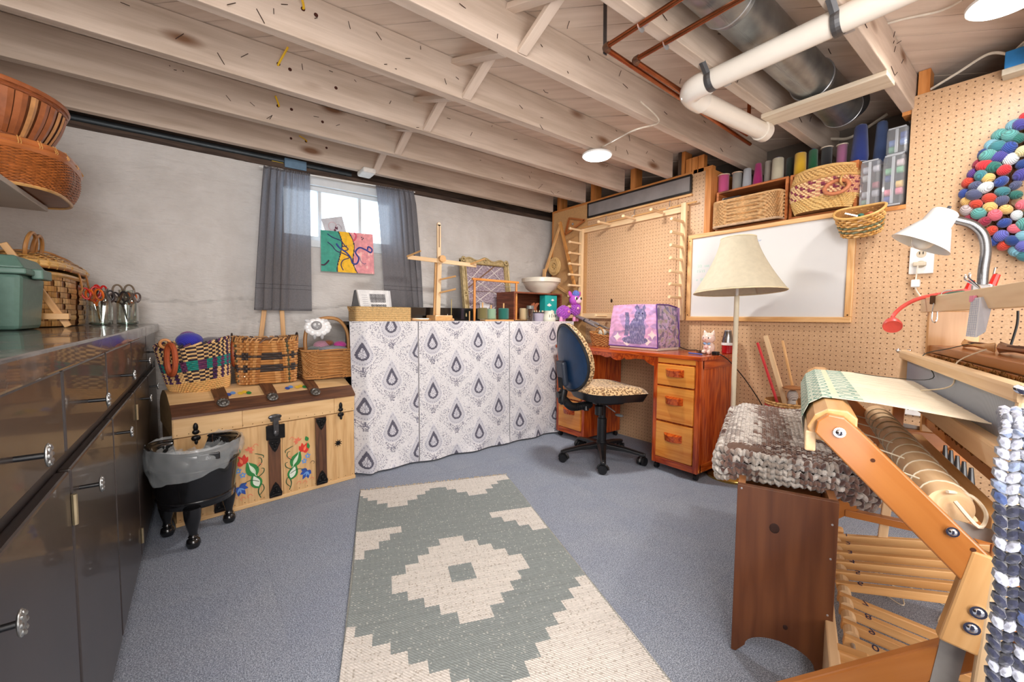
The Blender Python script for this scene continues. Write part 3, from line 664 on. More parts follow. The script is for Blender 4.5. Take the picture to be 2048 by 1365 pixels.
# wooden plate stand between bin and bamboo basket
t = thing('plate_stand', 'small folding pale wood stand between the green bin and bamboo basket', 'stand', (-.44, 2.28, ZT))
P1, P2 = pt(137, 652, Y=2.215), pt(6, 486, Y=2.205); P1.z = ZT+.006
MB().beam(P1, P2, .012, .020, (1, 0, 0)).build('leg', MAPLE, t, bev=.002)
MB().beam(P1+V((-.10, .03, .0)), P2+V((-.04, .03, 0)), .012, .020, (1, 0, 0)).build('leg', MAPLE, t, bev=.002)
q0 = pt(84, 633, Y=2.195); q1 = pt(140, 633, Y=2.195); q1.z = q0.z = H-.012
MB().beam(q0, q1, .03, .022, (0, 0, 1)).build('rest', MAPLE, t, bev=.002)
MB().beam(q1+V((-.03, .005, .0)), q1+V((-.03, .05, 0)), .012, .012).build('crosspiece', MAPLE, t)

# large bamboo basket with loop handles
c3 = V((-.588, 2.60, ZT+.003)); sb = sup(.165, .33, 4.5)
def pb(u, t_):
    x, y_ = sb(u); s_ = .94+.07*t_**.7; return c3+V((x*s_, y_*s_, t_*.20))
t = thing('bamboo_basket', 'large golden bamboo hamper with zigzag weave, domed lid and loop handles', 'basket', c3)
def twillcells(b_, prof, nu, nv, amp=.0028):
    for j in range(nv):
        for i in range(nu):
            hor = (i+j) % 4 < 2; dark = (i+j) % 4 == 3 and (i-j) % 4 == 1; vs = []
            for b2 in (0, .5, 1):
                for a in (0, .5, 1):
                    u = ((i+.03+.94*a)/nu) % 1; v = (j+.04+.92*b2)/nv; p = V(prof(u, v)); n_ = p-c3; n_.z = 0; n_.normalize()
                    h_ = amp*((1 if b2 == .5 else 0) if hor else (1 if a == .5 else 0))+(amp*.6 if hor else 0)
                    vs.append(p+n_*(h_ if not dark else -.002))
            c = S(132, 84, 42) if dark else (BC[(i*3+j) % 3] if hor else [S(204, 150, 82), S(190, 138, 72)][(i+j*3) % 2])
            b_.add(vs, [(r*3+k, r*3+k+1, r*3+k+4, r*3+k+3) for r in (0, 1) for k in (0, 1)], None, c)
b_ = MB(); BC = [S(214, 164, 92), S(226, 180, 110), S(196, 146, 78)]
def twillcol(j, r): return BC[(j*3+r*5) % 3] if (j+r) % 4 < 2 else ([S(178, 122, 62), S(150, 98, 48)][(j+r) % 2])
twillcells(b_, pb, 64, 9); b_.build('basket_wall', painted_cols(.42, coat=.25, var=.12, vs=30), t, smooth=True, kind='stuff')
b_ = MB(); shell(b_, pb, 44, 3, .006, True, S(128, 80, 40)); b_.build('basket_liner', painted_cols(.7), t)
b_ = MB(); rimtube(b_, pb, 1.0, .010, 60, S(214, 168, 98)); rimtube(b_, pb, 1.14, .008, 60, S(176, 122, 72)); b_.build('rim', painted_cols(.35, coat=.3), t, smooth=True)
def plid(u, t_):
    x, y_ = sb(u); s_ = 1.02*(1-t_**2.4*.999); return c3+V((x*s_, y_*s_, .237+.055*sin(pi/2*t_)))
b_ = MB(); weave(b_, plid, 34, 12, .0022, lambda j, r: BC[(j+r) % 3] if (j+r) % 3 else S(184, 132, 74), 0.02, .97, twill=2); 
b_.build('lid', painted_cols(.45, coat=.2), t)
b_ = MB(); shell(b_, plid, 40, 6, .004, False, S(160, 110, 58)); b_.build('lid_lining', painted_cols(.6), t)
b_ = MB()
for tt in (.0, .10): rimtube(b_, plid, tt, .010, 60, S(222, 176, 104), off=-.004)
for k in range(26):
    p = plid((k+.5)/26, 0); n_ = p-c3; n_.z = 0; n_.normalize(); b_.tube([p+n_*.002+V((0, 0, -.016)), p+n_*.012, p-n_*.004+V((0, 0, .018))], .0035, 5, col=S(206, 160, 92))
b_.build('lid_rim', painted_cols(.35, coat=.4), t, smooth=True)
for yy in (2.36, 2.44):
    a = arc((-.50, yy-.01, ZT+.30), .058, 0, 2*pi, 24, (0, 1, 0), (.15, 0, .98))[:-1]; MB().tube(a, .0065, 6, True, up=(1, 0, 0)).build('handle', wood(S(150, 96, 44), S(196, 140, 76), 1, .4, .3), t, smooth=True)
for yy in (2.56, 2.70):
    MB().tube(bez([(-.58, yy-.12, ZT+.295), (-.48, yy-.05, ZT+.30), (-.42, yy+.02, ZT+.24), (-.405, yy+.02, ZT+.17), (-.405, yy, ZT+.15)]), .004, 6).build('tie', wood(S(150, 96, 44), S(196, 140, 76), 1, .4, .3), t, smooth=True)

# two glass jars of scissors
def jar(c, lab):
    t = thing('glass_jar', lab, 'jar', c, 'glass jars on the worktop'); c = V(c)
    prof = [(.005, .002), (.034, .002), (.040, .008), (.042, .03), (.041, .10), (.039, .125), (.031, .145), (.029, .155), (.030, .158), (.029, .16), (.030, .170), (.031, .172), (.028, .172), (.027, .145), (.037, .122), (.038, .03), (.035, .008), (.004, .007)]
    MB().lathe(prof, c, 32).build('jar_body', glassmat((.93, .97, .95, 1), .03, .42), t, smooth=True)
    b_ = MB(); b_.lathe([(.032, .001), (.0405, .004), (.0415, .010), (.036, .012), (.004, .009)], c, 32); b_.build('jar_base', glassmat((.72, .84, .78, 1), .05, .5), t, smooth=True)
    return t
j1, j2 = V((-.368, 2.71, ZT)), V((-.285, 2.80, ZT))
jar(j1, 'glass jar with a textured side holding the red and orange handled scissors')
jar(j2, 'clear glass jar holding grey handled scissors, right of the other jar')
def scissors(c, lean, rz, colr, lab, grp, s_=1.0, zz=.09):
    top = V(c)+V((0, 0, zz)); x = V((cos(rz), sin(rz), 0)); up = (V((0, 0, 1))+V(lean)).normalized(); y_ = up.cross(x).normalized(); x = y_.cross(up)
    t = thing('scissors', lab, 'scissors', top, grp)
    for s in (-1, 1):
        b_ = MB(); b_.add([top-up*.085*s_+x*s*.001, top+x*s*.005, top+up*.02+x*s*.0045, top+up*.02-x*s*.0045, top-x*s*.004], [(0, 1, 2, 3, 4)]); b_.build('blade', CHROME, t, thick=.0018)
        cc = top+up*(.062*s_+.004)+x*s*.017*s_
        pts = [top+up*.015-x*s*.003, top+up*.034*s_+x*s*.006]; b_ = MB(); b_.tube(pts+[cc-up*.024*s_], .0042, 8)
        ring = [cc+x*(.0145*s_*cos(a))+up*(.025*s_*sin(a)) for a in [2*pi*k/18 for k in range(18)]]
        b_.tube(ring, .0042, 8, True); b_.build('handle', plain(colr, .35), t, smooth=True)
R_, O_, G_, K_ = S(206, 32, 30), S(230, 108, 28), S(84, 70, 66), S(40, 34, 36)
for i, (dx, dy, ln, rz, c, s_, zz, nm) in enumerate([(-.012, -.01, (-.22, -.1, 0), .2, R_, 1, .085, 'red handled scissors leaning left in the textured jar'), (.004, .012, (-.05, .1, 0), .9, R_, .95, .10, 'red handled scissors standing at the back of the textured jar'),
        (-.008, -.012, (-.1, -.12, 0), -.3, O_, 1.0, .075, 'orange handled scissors at the front of the textured jar'), (.012, 0, (.1, -.05, 0), .1, K_, .95, .078, 'black handled scissors in the textured jar'), (.016, .008, (.2, .05, 0), .5, G_, .8, .08, 'grey and orange handled scissors leaning right in the textured jar')]):
    scissors(j1+V((dx, dy, 0)), ln, rz, c, nm, 'scissors in the glass jars', s_, zz)
for i, (dx, dy, ln, rz, c, s_, zz, nm) in enumerate([(-.008, .004, (-.04, .05, 0), .1, S(120, 104, 86), 1.25, .085, 'largest scissors with grey-tan loops in the clear right jar'), (-.010, -.012, (-.18, -.1, 0), -.2, K_, .95, .075, 'small dark handled scissors leaning left in the right jar'),
        (.012, -.01, (.16, -.05, 0), .3, G_, .95, .075, 'small brown-grey handled scissors leaning right in the right jar'), (.006, .012, (.1, .1, 0), .6, O_, .8, .085, 'small orange handled scissors at the back of the right jar')]):
    scissors(j2+V((dx, dy, 0)), ln, rz, c, nm, 'scissors in the glass jars', s_, zz)
# ================================================================== TRUNK, ITS BASKETS, BUCKET
tx = V((.81, .12, 0)).normalized(); ty = V((-tx.y, tx.x, 0)); TO = V((.70, 2.44, 0))-tx*.815; TL = .815; TD = .45
F4 = frame4(TO, tx, ty, (0, 0, 1))
TW = wood(S(206, 164, 112), S(226, 190, 140), 1, .5, .15, 6, .2); TWv = wood(S(196, 152, 100), S(222, 184, 132), 1, .5, .15, 9, .2); TS = wood(S(70, 42, 28), S(112, 72, 46), 1.3, .5, .2, 8, .4); IRON = plain(S(30, 29, 30), .4, .6, .3, 60, .5)
t = thing('steamer_trunk', 'antique domed wooden trunk with brown slats, black iron fittings and painted flowers', 'trunk', TO+tx*.4+ty*.22)
def mb(): b_ = MB(); b_.M = F4; return b_
# body of upright boards
b_ = mb(); b_.box((.004, .012, .015), (TL-.004, TD, H-.55)); b_.build('carcass', TWv, t)
xs_ = [.0, .20, .375, .435, .595, .655, TL]
for a, b2 in zip(xs_, xs_[1:]):
    b_ = mb(); n_ = V((a+.0012, 0, .018)); b_.add([(a+.001, 0, .018), (b2-.001, 0, .018), (b2-.001, 0, H-.552), (a+.001, 0, H-.552), (a+.001, .012, .018), (b2-.001, .012, .018), (b2-.001, .012, H-.552), (a+.001, .012, H-.552)],
        [(0, 1, 2, 3), (0, 3, 7, 4), (1, 5, 6, 2), (3, 2, 6, 7), (0, 4, 5, 1)], [(z, x, y_) for x, y_, z in [(a, 0, .018), (b2, 0, .018), (b2, 0, .4), (a, 0, .4), (a, .012, .018), (b2, .012, .018), (b2, .012, .4), (a, .012, .4)]])
    b_.build('front_board', TWv, t)
b_ = mb(); b_.box((-.004, -.004, 0), (TL+.004, TD+.004, .02)); b_.build('base_moulding', TW, t, bev=.003)
for x in (.395, .625, .165): 
    b_ = mb(); b_.box((x-.028, -.012, .02), (x+.028, 0, H-.555)); b_.build('slat', TS, t, bev=.002)
# lid
prof = [(0, H-.548), (0, H-.452), (.012, H-.44), (.06, H-.405), (.14, H-.372), (.225, H-.362), (.31, H-.372), (.39, H-.405), (.438, H-.44), (TD, H-.452), (TD, H-.548)]
b_ = mb(); n = len(prof); b_.add([(x, y_, z) for x in (-.003, TL+.003) for y_, z in prof], [tuple(range(n)), tuple(range(n, 2*n))[::-1]]+[(i, n+i, n+(i+1) % n, (i+1) % n) for i in range(n)]); b_.build('lid', TW, t)
for a, b2 in ((0, .26), (.26, .7), (.7, TL)):
    b_ = mb(); b_.box((a+.001, -.006, H-.546), (b2-.001, 0, H-.455)); b_.build('lid_front_board', TW, t)
b_ = mb(); b_.add([(0-.004, -.008, H-.452), (TL+.004, -.008, H-.452), (TL+.004, .045, H-.408), (-.004, .045, H-.408), (-.004, -.008, H-.462), (TL+.004, -.008, H-.462)], [(0, 1, 2, 3), (4, 5, 1, 0)], [(x, y_, z) for x, y_, z in [(0, 0, 0), (.8, 0, 0), (.8, .05, 0), (0, .05, 0), (0, -.01, 0), (.8, -.01, 0)]])
b_.build('lid_edge_slat', TS, t, thick=.006)
for x in (.19, .40, .61):
    b_ = mb()
    for (ya, za), (yb, zb) in zip(prof[2:8], prof[3:9]): b_.beam((x, ya, za+.006), (x, yb, zb+.006), .056, .010, (0, 0, 1))
    b_.build('lid_slat', TS, t)
    b_ = mb(); c = V((x, .02, H-.418)); Mx = Matrix.Rotation(RD(40), 3, 'X')
    b_.lathe([(.026, 0), (.026, .004), (.018, .008), (.012, .006), (.006, .010), (.001, .011)], c, 16, Mx)
    for k in range(10): a = k*pi/5; b_.ball(c+Mx @ V((.02*cos(a), .02*sin(a), .006)), .004, 6, 4)
    b_.build('medallion', plain(S(110, 108, 104), .4, .8, .3, 90, .4), t, smooth=True)
# iron masks, lock and latches
def mask(x, z, s=1, flip=1):
    b_ = mb(); P_ = [(-.028, .03), (.028, .03), (.03, .012), (.022, -.006), (.012, -.03), (0, -.045), (-.012, -.03), (-.022, -.006), (-.03, .012)]
    M_ = frame4((x, -.013, z), (1, 0, 0), (0, 0, flip), (0, -1, 0)); bb = MB(); bb.M = F4 @ M_
    bb.prism([(a*s, b2*s) for a, b2 in P_], 0, .004); bb.ball((-.012*s, .008*s, .005), (.008*s, .006*s, .004), 8, 6); bb.ball((.012*s, .008*s, .005), (.008*s, .006*s, .004), 8, 6)
    bb.ball((0, -.006*s, .006), (.005*s, .014*s, .005), 8, 6); bb.tube(arc((0, -.016*s, .005), .010*s, RD(200), RD(340), 8, (1, 0, 0), (0, 1, 0)), .0025, 5); bb.tube([(-.024*s, .024*s, .005), (0, .018*s, .006), (.024*s, .024*s, .005)], .003, 5)
    bb.build('iron_mask', IRON, t, smooth=True)
for x in (.395, .625, .165): mask(x, H-.585 if x != .395 else H-.655, .9)
for x in (.395, .625, .165): mask(x, .055, 1.0, -1)
b_ = mb(); b_.box((.357, -.02, H-.628), (.443, -.012, H-.556)); b_.build('lock_plate', IRON, t, bev=.003)
b_ = mb(); b_.box((.388, -.028, H-.60), (.412, -.008, H-.515)); b_.ball((.40, -.012, H-.515), (.032, .006, .014), 12, 6); b_.box((.378, -.022, H-.535), (.422, -.008, H-.52)); b_.ball((.40, -.026, H-.597), (.012, .006, .016), 10, 6); b_.build('hasp', plain(S(90, 90, 92), .35, .9, .2, 60), t, bev=.001)
for x in (.078, .734):
    b_ = mb(); b_.ball((x, -.012, H-.508), (.010, .007, .020), 10, 6); b_.ball((x, -.012, H-.53), (.014, .007, .012), 10, 6); b_.ball((x, -.012, H-.558), (.018, .008, .014), 10, 6); b_.ball((x, -.014, H-.575), (.007, .007, .012), 10, 6); b_.build('latch', IRON, t, smooth=True)
b_ = mb(); c = V((.72, -.004, H-.72)); b_.ball(c, (.012, .004, .012), 10, 6)
for k in range(9): a = 2*pi*k/9+.3; b_.tube([c, c+V((cos(a)*.022, -.002, sin(a)*.022))], [.005, .0006], 5)
b_.build('iron_star', IRON, t, smooth=True)
b_ = mb()
for k in range(40): b_.ball((.012+.79*(k % 20)/19, -.0005 if k < 20 else -.0065, .03 if k < 20 else H-.535), .0022, 6, 4)
b_.build('nail_heads', plain(S(120, 96, 60), .4, .8), t, kind='stuff')
# painted flowers
def leafpoly(c, L, W_, a, n=8, tip=1):
    out = []
    for s in (1, -1):
        for i in range(n+1):
            u = i/n if s == 1 else 1-i/n; x = u*L; y_ = s*W_*sin(pi*u**.8)*(1 if True else 0); out.append((c[0]+x*cos(a)-y_*sin(a), c[1]+x*sin(a)+y_*cos(a)))
    return out
lay = [0]
def paint(bb, poly, colr):
    lay[0] += .00004; y_ = -.0006-lay[0]; bb.add([(x, y_, z) for x, z in poly], [tuple(range(len(poly)))], None, colr)
def stroke(bb, pts, w_, colr):
    P_ = bez([(x, 0, z) for x, z in pts], 6); m_ = len(P_); vs = []; lay[0] += .00004; y_ = -.0006-lay[0]
    for i, p in enumerate(P_):
        t_ = (P_[min(i+1, m_-1)]-P_[max(i-1, 0)]).normalized(); n_ = V((-t_.z, 0, t_.x)); ww = w_*(1-abs(i/(m_-1)-.4)*.9); vs += [p+n_*ww+V((0, y_, 0)), p-n_*ww+V((0, y_, 0))]
    bb.add(vs, [(2*i, 2*i+1, 2*i+3, 2*i+2) for i in range(m_-1)], None, colr)
RED, GRN, DGN, BLU, LBL, WHT, YEL, PNK, DRK = S(214, 56, 40), S(44, 128, 62), S(24, 74, 44), S(44, 78, 160), S(104, 148, 208), S(222, 230, 214), S(226, 186, 60), S(224, 120, 90), S(40, 50, 40)
def flower(bb, mx, sgn):
    def Q(x, z): return (mx+sgn*x, z)
    def leaf(x, z, L, W_, a, c): paint(bb, leafpoly(Q(x, z), L, W_, a if sgn > 0 else pi-a), c)
    stroke(bb, [Q(-.045, .035), Q(-.035, .07), Q(-.045, .12), Q(-.02, .16), Q(.0, .20), Q(.02, .235)], .0032, DGN)
    leaf(-.04, .085, .085, .026, RD(70), GRN); leaf(-.037, .095, .062, .015, RD(70), WHT)
    leaf(-.03, .15, .09, .028, RD(62), GRN); leaf(-.025, .162, .06, .009, RD(62), S(200, 220, 190)); stroke(bb, [Q(-.028, .15), Q(-.005, .20), Q(.008, .232)], .0018, WHT)
    for a, L in ((35, .045), (65, .05), (95, .05), (120, .04), (10, .03)): leaf(.025, .222, L, .011, RD(a), RED)
    leaf(.03, .226, .03, .006, RD(70), S(244, 130, 90)); leaf(.055, .232, .035, .008, RD(100), GRN); leaf(.05, .275, .03, .010, RD(110), GRN)
    for a, L in ((160, .034), (200, .040), (240, .05), (275, .046), (310, .03)): leaf(.045, .115, L, .011, RD(a), BLU)
    for a in (215, 255, 290): leaf(.045, .11, .03, .004, RD(a), LBL)
    stroke(bb, [Q(-.04, .12), Q(0, .135), Q(.045, .118)], .0018, DGN)
    for (fx, fz) in ((.03, .17), (.048, .195)):
        for k in range(5): leaf(fx, fz, .016, .005, RD(72*k+18), LBL)
        paint(bb, [(Q(fx, fz)[0]+.004*cos(k*pi/3), Q(fx, fz)[1]+.004*sin(k*pi/3)) for k in range(6)], YEL)
    for a in (30, 80, 130, 180, 230): leaf(.0, .285, .022, .006, RD(a), PNK)
    for (sx, sz, ex, ez) in ((-.04, .05, -.055, .10), (-.03, .14, -.062, .18), (-.03, .19, -.05, .235), (-.06, .235, -.035, .26)): stroke(bb, [Q(sx, sz), Q((sx+ex)/2-.012, (sz+ez)/2), Q(ex, ez), Q(ex+.012, ez+.004)], .0022, DGN)
    for (sx, sz) in ((-.055, .20), (-.04, .30), (.06, .15), (.055, .06), (-.01, .055), (.02, .05)): stroke(bb, [Q(sx, sz), Q(sx+.01, sz+.012), Q(sx+.022, sz+.004), Q(sx+.016, sz-.006)], .0014, PNK if sz < .1 or sz > .19 else DRK)
for mx, sg in ((.508, 1), (.285, -1)):
    bb = mb(); flower(bb, mx, sg); bb.build('painted_flowers', painted_cols(.5, var=.1), t)
bb = mb()
for xx in (.255, .52):
    for (dx, dy, c) in ((-.03, 0, BLU), (-.01, .01, LBL), (.02, 0, YEL), (.04, .008, YEL), (.055, -.004, GRN)):
        z0 = H-.405+.004; p = [(xx+dx+.012*cos(a*pi/4), .085+dy+.014*sin(a*pi/4)) for a in range(8)]
        bb.add([(x, y_, H-.393+(y_-.085)*.41+.0015) for x, y_ in p], [tuple(range(8))], None, c)
bb.build('painted_flowers', painted_cols(.5, var=.1), t)
b_ = mb()
for s in (-.02, TL+.006): b_.box((s, .16, H-.70), (s+.014, .30, H-.665))
b_.build('side_handle', plain(S(70, 42, 28), .6), t, bev=.004)

# bolga basket (striped, ring handles)
TOPZ = H-.358
def onlid(px_, py_, y_): p = pt(px_, py_, Y=y_); return p
a_ = pt(322, 720, Y=2.56); b2 = pt(468, 720, Y=2.56); cx = (a_.x+b2.x)/2+.005
cb = V((cx, 2.58, H-.385)); RB = (b2.x-a_.x)/2
def pbg(u, t_):
    q = 2*pi*u; r = RB*(.78+.24*t_**.6); sq_ = sup(r, r*.92, 2.4+.8*t_)(u); sag = .006*cos(2*q+1.2)*t_+.008*cos(q-.3)*t_
    tilt = V((-.05*t_*.5, 0, 0)); return cb+V((sq_[0], sq_[1], t_*.245+sag+.012*(sq_[0]/RB)*(1)))+tilt
TAN_, BLK_, TEAL, PURP = S(226, 184, 126), S(44, 34, 46), S(20, 128, 116), S(88, 42, 84)
def bolga(j, r, n=120):
    z = r/26
    if z < .26: return S(216+(j*r) % 14, 172, 104)
    seg = (j*10//n) % 10
    if .47 < z < .66: return TEAL if (j//3) % 2 else (PURP if r % 2 else S(110, 50, 90))
    if z <= .47: return (TAN_ if (j//3) % 2 else (S(74, 40, 90) if r % 2 else S(60, 34, 60))) if seg % 4 != 3 else (TAN_ if (j//2+r) % 2 else BLK_)
    return (TAN_ if (j//2+r) % 2 else BLK_) if seg % 4 != 1 else (TAN_ if (j//3) % 2 else S(64, 36, 66))
t = thing('striped_basket', 'round woven straw basket with teal, purple and black pattern and leather ring handles', 'basket', cb, 'baskets on the trunk')
b_ = MB(); weave(b_, pbg, 60, 26, .003, bolga, 0, 1, gap=.02); b_.build('basket_wall', painted_cols(.7, var=.1), t)
b_ = MB(); shell(b_, pbg, 40, 4, .006, True, S(150, 112, 70)); b_.build('basket_liner', painted_cols(.8), t)
b_ = MB(); n_ = 60
for k in range(n_): b_.tube([V(pbg(k/n_, .985)), V(pbg((k+.9)/n_, 1.01))+V((0, 0, .004))], .005, 6, col=[TAN_, BLK_, PURP][k % 3])
b_.build('rim', painted_cols(.7), t, smooth=True)
LEA = plain(S(168, 78, 42), .45, 0, .15, 30, .2)
for cc, ax in ((pt(342, 720, Y=2.36), (.35, -.6, 0)), (pt(468, 705, Y=2.62), (.2, 1, 0))):
    a2 = V(ax).normalized(); MB().tube([cc+a2*(.045*cos(q))*.7+V((0, 0, 1))*(.068*sin(q)) for q in [2*pi*k/28 for k in range(28)]], .011, 8, True).build('ring_handle', LEA, t, smooth=True)
MB().tube(arc(pt(330, 688, Y=2.40), .018, 0, 2*pi, 14)[:-1], .006, 7, True).build('handle_loop', plain(S(206, 140, 80), .5), t, smooth=True)
YARN = objcol()
def yarnball(c, r, colr, lab, grp=None, name='yarn_ball'):
    b_ = MB(); b_.ball((0, 0, 0), r, 20, 12)
    o = b_.build(name, YARN, smooth=True, origin=(0, 0, 0), color=colr, label=lab, cat='yarn', group=grp); o.location = c; ORG[o.name] = tuple(c); return o
yarnball(cb+V((-.04, 0, .255)), (.055, .05, .04), S(52, 50, 180), 'blue skein of yarn at the left top of the striped basket', 'yarn in the trunk baskets', 'yarn_skein')
yarnball(cb+V((-.045, .03, .275)), (.035, .03, .025), S(136, 38, 150), 'purple skein of yarn on the blue one in the striped basket', 'yarn in the trunk baskets', 'yarn_skein')
yarnball(cb+V((.05, .03, .24)), (.06, .05, .03), S(126, 118, 124), 'grey skein of yarn inside the striped basket', 'yarn in the trunk baskets', 'yarn_skein')

# splint basket with dark flowers
a_ = pt(465, 710, Y=2.60); b2 = pt(596, 710, Y=2.60); RB2 = (b2.x-a_.x)/2; cb2 = V(((a_.x+b2.x)/2, 2.62, H-.365))
sq2 = lambda t_: sup(RB2*(.88+.12*t_), .115*(.9+.1*t_), 5-2.2*t_)
def psp(u, t_): x, y_ = sq2(t_)(u); return cb2+V((x, y_, t_*.235+.01*(x/RB2)**2*t_))
t = thing('splint_basket', 'square oak splint basket with two rows of black flower motifs', 'basket', cb2, 'baskets on the trunk')
def spl(j, r):
    base = [S(204, 148, 88), S(188, 128, 68), S(172, 112, 58)][(j*5+r*3) % 3]
    k = (j+1) % 7
    if r in (6, 11) and k in (1, 2, 3, 4, 5): return S(60, 52, 50)
    if r in (5, 7, 10, 12) and k in (2, 3, 4): return S(60, 52, 50)
    if r in (6, 11): return S(96, 74, 56)
    if j % 17 == 4: return S(84, 84, 62)
    return base
b_ = MB(); weave(b_, psp, 34, 18, .0042, spl, 0, .97, gap=.03); b_.build('basket_wall', painted_cols(.5, coat=.1, var=.1), t)
b_ = MB(); shell(b_, psp, 48, 4, .006, True, S(120, 78, 42)); b_.build('basket_liner', painted_cols(.8), t)
b_ = MB()
for k in range(44): 
    p, q = V(psp(k/44, .96)), V(psp((k+1.2)/44, 1.03)); b_.tube([p+V((0, 0, -.008)), (p+q)/2+V((0, 0, .006)), q+V((0, 0, -.002))], .0042, 6, col=S(196, 142, 84) if k % 4 else S(90, 60, 40))
b_.build('rim', painted_cols(.5), t, smooth=True)
for cc, rz in ((psp(.0, .97), 0), (psp(.5, .97), 0)): MB().tube(arc(V(cc)+V((0, 0, .0)), .028, 0, pi, 12, (0, 1, 0)), .004, 6).build('ear_handle', plain(S(60, 46, 40), .5), t, smooth=True)

# willow basket with hoop handle
a_ = pt(600, 720, Y=2.60); b2 = pt(712, 720, Y=2.60); RB3 = (b2.x-a_.x)/2; cb3 = V(((a_.x+b2.x)/2, 2.63, H-.365))
def pwl(u, t_): x, y_ = sup(RB3*(.93+.08*t_), .11*(.95+.06*t_), 7)(u); return cb3+V((x, y_, t_*.165))
t = thing('willow_basket', 'rectangular honey willow basket with a tall hoop handle, full of yarn', 'basket', cb3, 'baskets on the trunk')
b_ = MB(); weave(b_, pwl, 26, 20, .0038, lambda j, r: S(196, 142, 86) if (j+r) % 3 else S(172, 116, 62), .12, .95, gap=.0); b_.build('basket_wall', painted_cols(.5, coat=.15, var=.15), t, smooth=True)
b_ = MB(); shell(b_, pwl, 44, 3, .006, True, S(120, 76, 40)); b_.build('basket_liner', painted_cols(.8), t)
b_ = MB(); n_ = 90
for tt, s in ((.02, 1), (.10, -1), (.98, 1)):
    for k in range(n_):
        p, q = V(pwl(k/n_, max(tt, 0))), V(pwl((k+1.6)/n_, min(tt+.05, 1.02))); b_.tube([p, (p+q)/2+V((0, 0, .002)), q], .0036, 5, col=S(186, 130, 74))
b_.build('braided_border', painted_cols(.5), t, smooth=True, kind='stuff')
hp = bez([cb3+V((-.113, 0, .08)), cb3+V((-.122, 0, .22)), cb3+V((-.10, 0, .30)), cb3+V((-.03, 0, .345)), cb3+V((.06, 0, .34)), cb3+V((.112, 0, .27)), cb3+V((.122, 0, .16)), cb3+V((.116, 0, .08))], 8)
MB().tube(hp, .0105, 10).build('hoop_handle', wood(S(160, 108, 58), S(200, 150, 94), 1, .45, .2), t, smooth=True)
for (dx, dz, r, c, nm) in ((-.03, .185, (.045, .04, .03), S(196, 140, 162), 'dusty pink skein of yarn beside the white sheep'), (.01, .20, (.03, .03, .018), S(150, 84, 46), 'small rust brown skein of yarn in the willow basket'), (.075, .185, (.038, .035, .024), S(208, 62, 160), 'bright magenta skein of yarn in the willow basket'), (.02, .165, (.085, .07, .02), S(148, 150, 160), 'flat grey-blue skein of yarn at the front of the willow basket'), (-.06, .165, (.05, .07, .018), S(120, 130, 128), 'grey-green skein of yarn under the white sheep')):
    yarnball(cb3+V((dx, -.03 if 'front' in nm else .02, dz)), r, c, nm, 'yarn in the trunk baskets', 'yarn_skein')
# sheep figure: thick white cut-out sheep with a grey face
cs = pt(636, 655, Y=2.56); t = thing('sheep_ornament', 'glossy white sheep ornament with a grey face, standing in the willow basket', 'ornament', cs-V((0, 0, .05)))
SHW = plain(S(240, 240, 240), .2, 0, .02, 8, 0, .5); b_ = MB()
for k in range(12): a = 2*pi*k/12; b_.ball(cs+V((.052*cos(a), 0, .034*sin(a))), (.022, .012, .020), 12, 8)
b_.ball(cs, (.055, .015, .042), 16, 10); b_.build('fleece', SHW, t, smooth=True)
MB().ball(cs+V((-.01, -.014, .01)), (.029, .010, .026), 16, 10).build('face', plain(S(150, 150, 152), .3, 0, .05, 8, 0, .4), t, smooth=True)
b_ = MB(); b_.ball(cs+V((-.02, -.024, .018)), (.005, .003, .006), 8, 6); b_.ball(cs+V((.0, -.024, .018)), (.005, .003, .006), 8, 6); b_.build('eye', SHW, t, smooth=True)
b_ = MB(); b_.tube([cs+V((-.016, -.0245, .004)), cs+V((-.01, -.0255, 0)), cs+V((-.004, -.0245, .004))], .001, 5); b_.tube([cs+V((-.01, -.0255, 0)), cs+V((-.01, -.025, -.006))], .001, 5); b_.build('nose', SHW, t)
for s in (-1, 1): MB().ball(cs+V((-.01+s*.045, -.006, .035)), (.018, .006, .010), 10, 6, Matrix.Rotation(RD(-25*s), 3, 'Y')).build('ear', plain(S(200, 200, 202), .3), t, smooth=True)
for s in (-1, 1): MB().ball(cs+V((s*.02, -.004, -.052)), (.010, .008, .018), 10, 6).build('leg', plain(S(170, 170, 172), .3), t, smooth=True)

# wooden easel behind the baskets, under the curtain
t = thing('easel', 'pale wooden easel legs showing under the left curtain', 'easel', (.37, 2.98, 0))
for x0, x1 in ((.19, .375), (.445, .42)): MB().beam((x0, 2.93, .0), (x1, 3.062, H+.36), .026, .012, (0, 1, 0)).build('leg', MAPLE, t, bev=.002)
MB().beam((.345, 3.06, H+.30), (.445, 3.06, H+.30), .02, .01, (0, 1, 0)).build('crossbar', MAPLE, t)

# black bucket on three turned feet with a plastic bag
cx, cy = -.028, 2.20; BKM = plain(S(20, 20, 22), .22, 0, .3, 40, .08, .5)
t = thing('footed_bucket', 'shiny black wooden bucket on turned feet, lined with a clear plastic bag', 'waste bin', (cx, cy, 0))
def bk(u, t_): q = 2*pi*u; r = .128+.03*t_; return V((cx+r*cos(q), cy+r*sin(q)*.95, .160+t_*.24+.010*cos(2*q)*t_))
vs = []; n = 40
b_ = MB(); b_.grid(lambda u, v: bk(u, v), 40, 10); b_.add([bk(k/40, 0) for k in range(40)], [tuple(range(40))[::-1]]); b_.build('tub', BKM, t, smooth=True, thick=.008)
b_ = MB()
for tt in (.12, .68): rimtube(b_, lambda u, t_: V((cx, cy, 0))+(bk(u, t_)-V((cx, cy, 0)))+(V((bk(u, t_).x-cx, bk(u, t_).y-cy, 0)).normalized()*.003), tt, .005, 44)
b_.build('hoop', BKM, t, smooth=True)
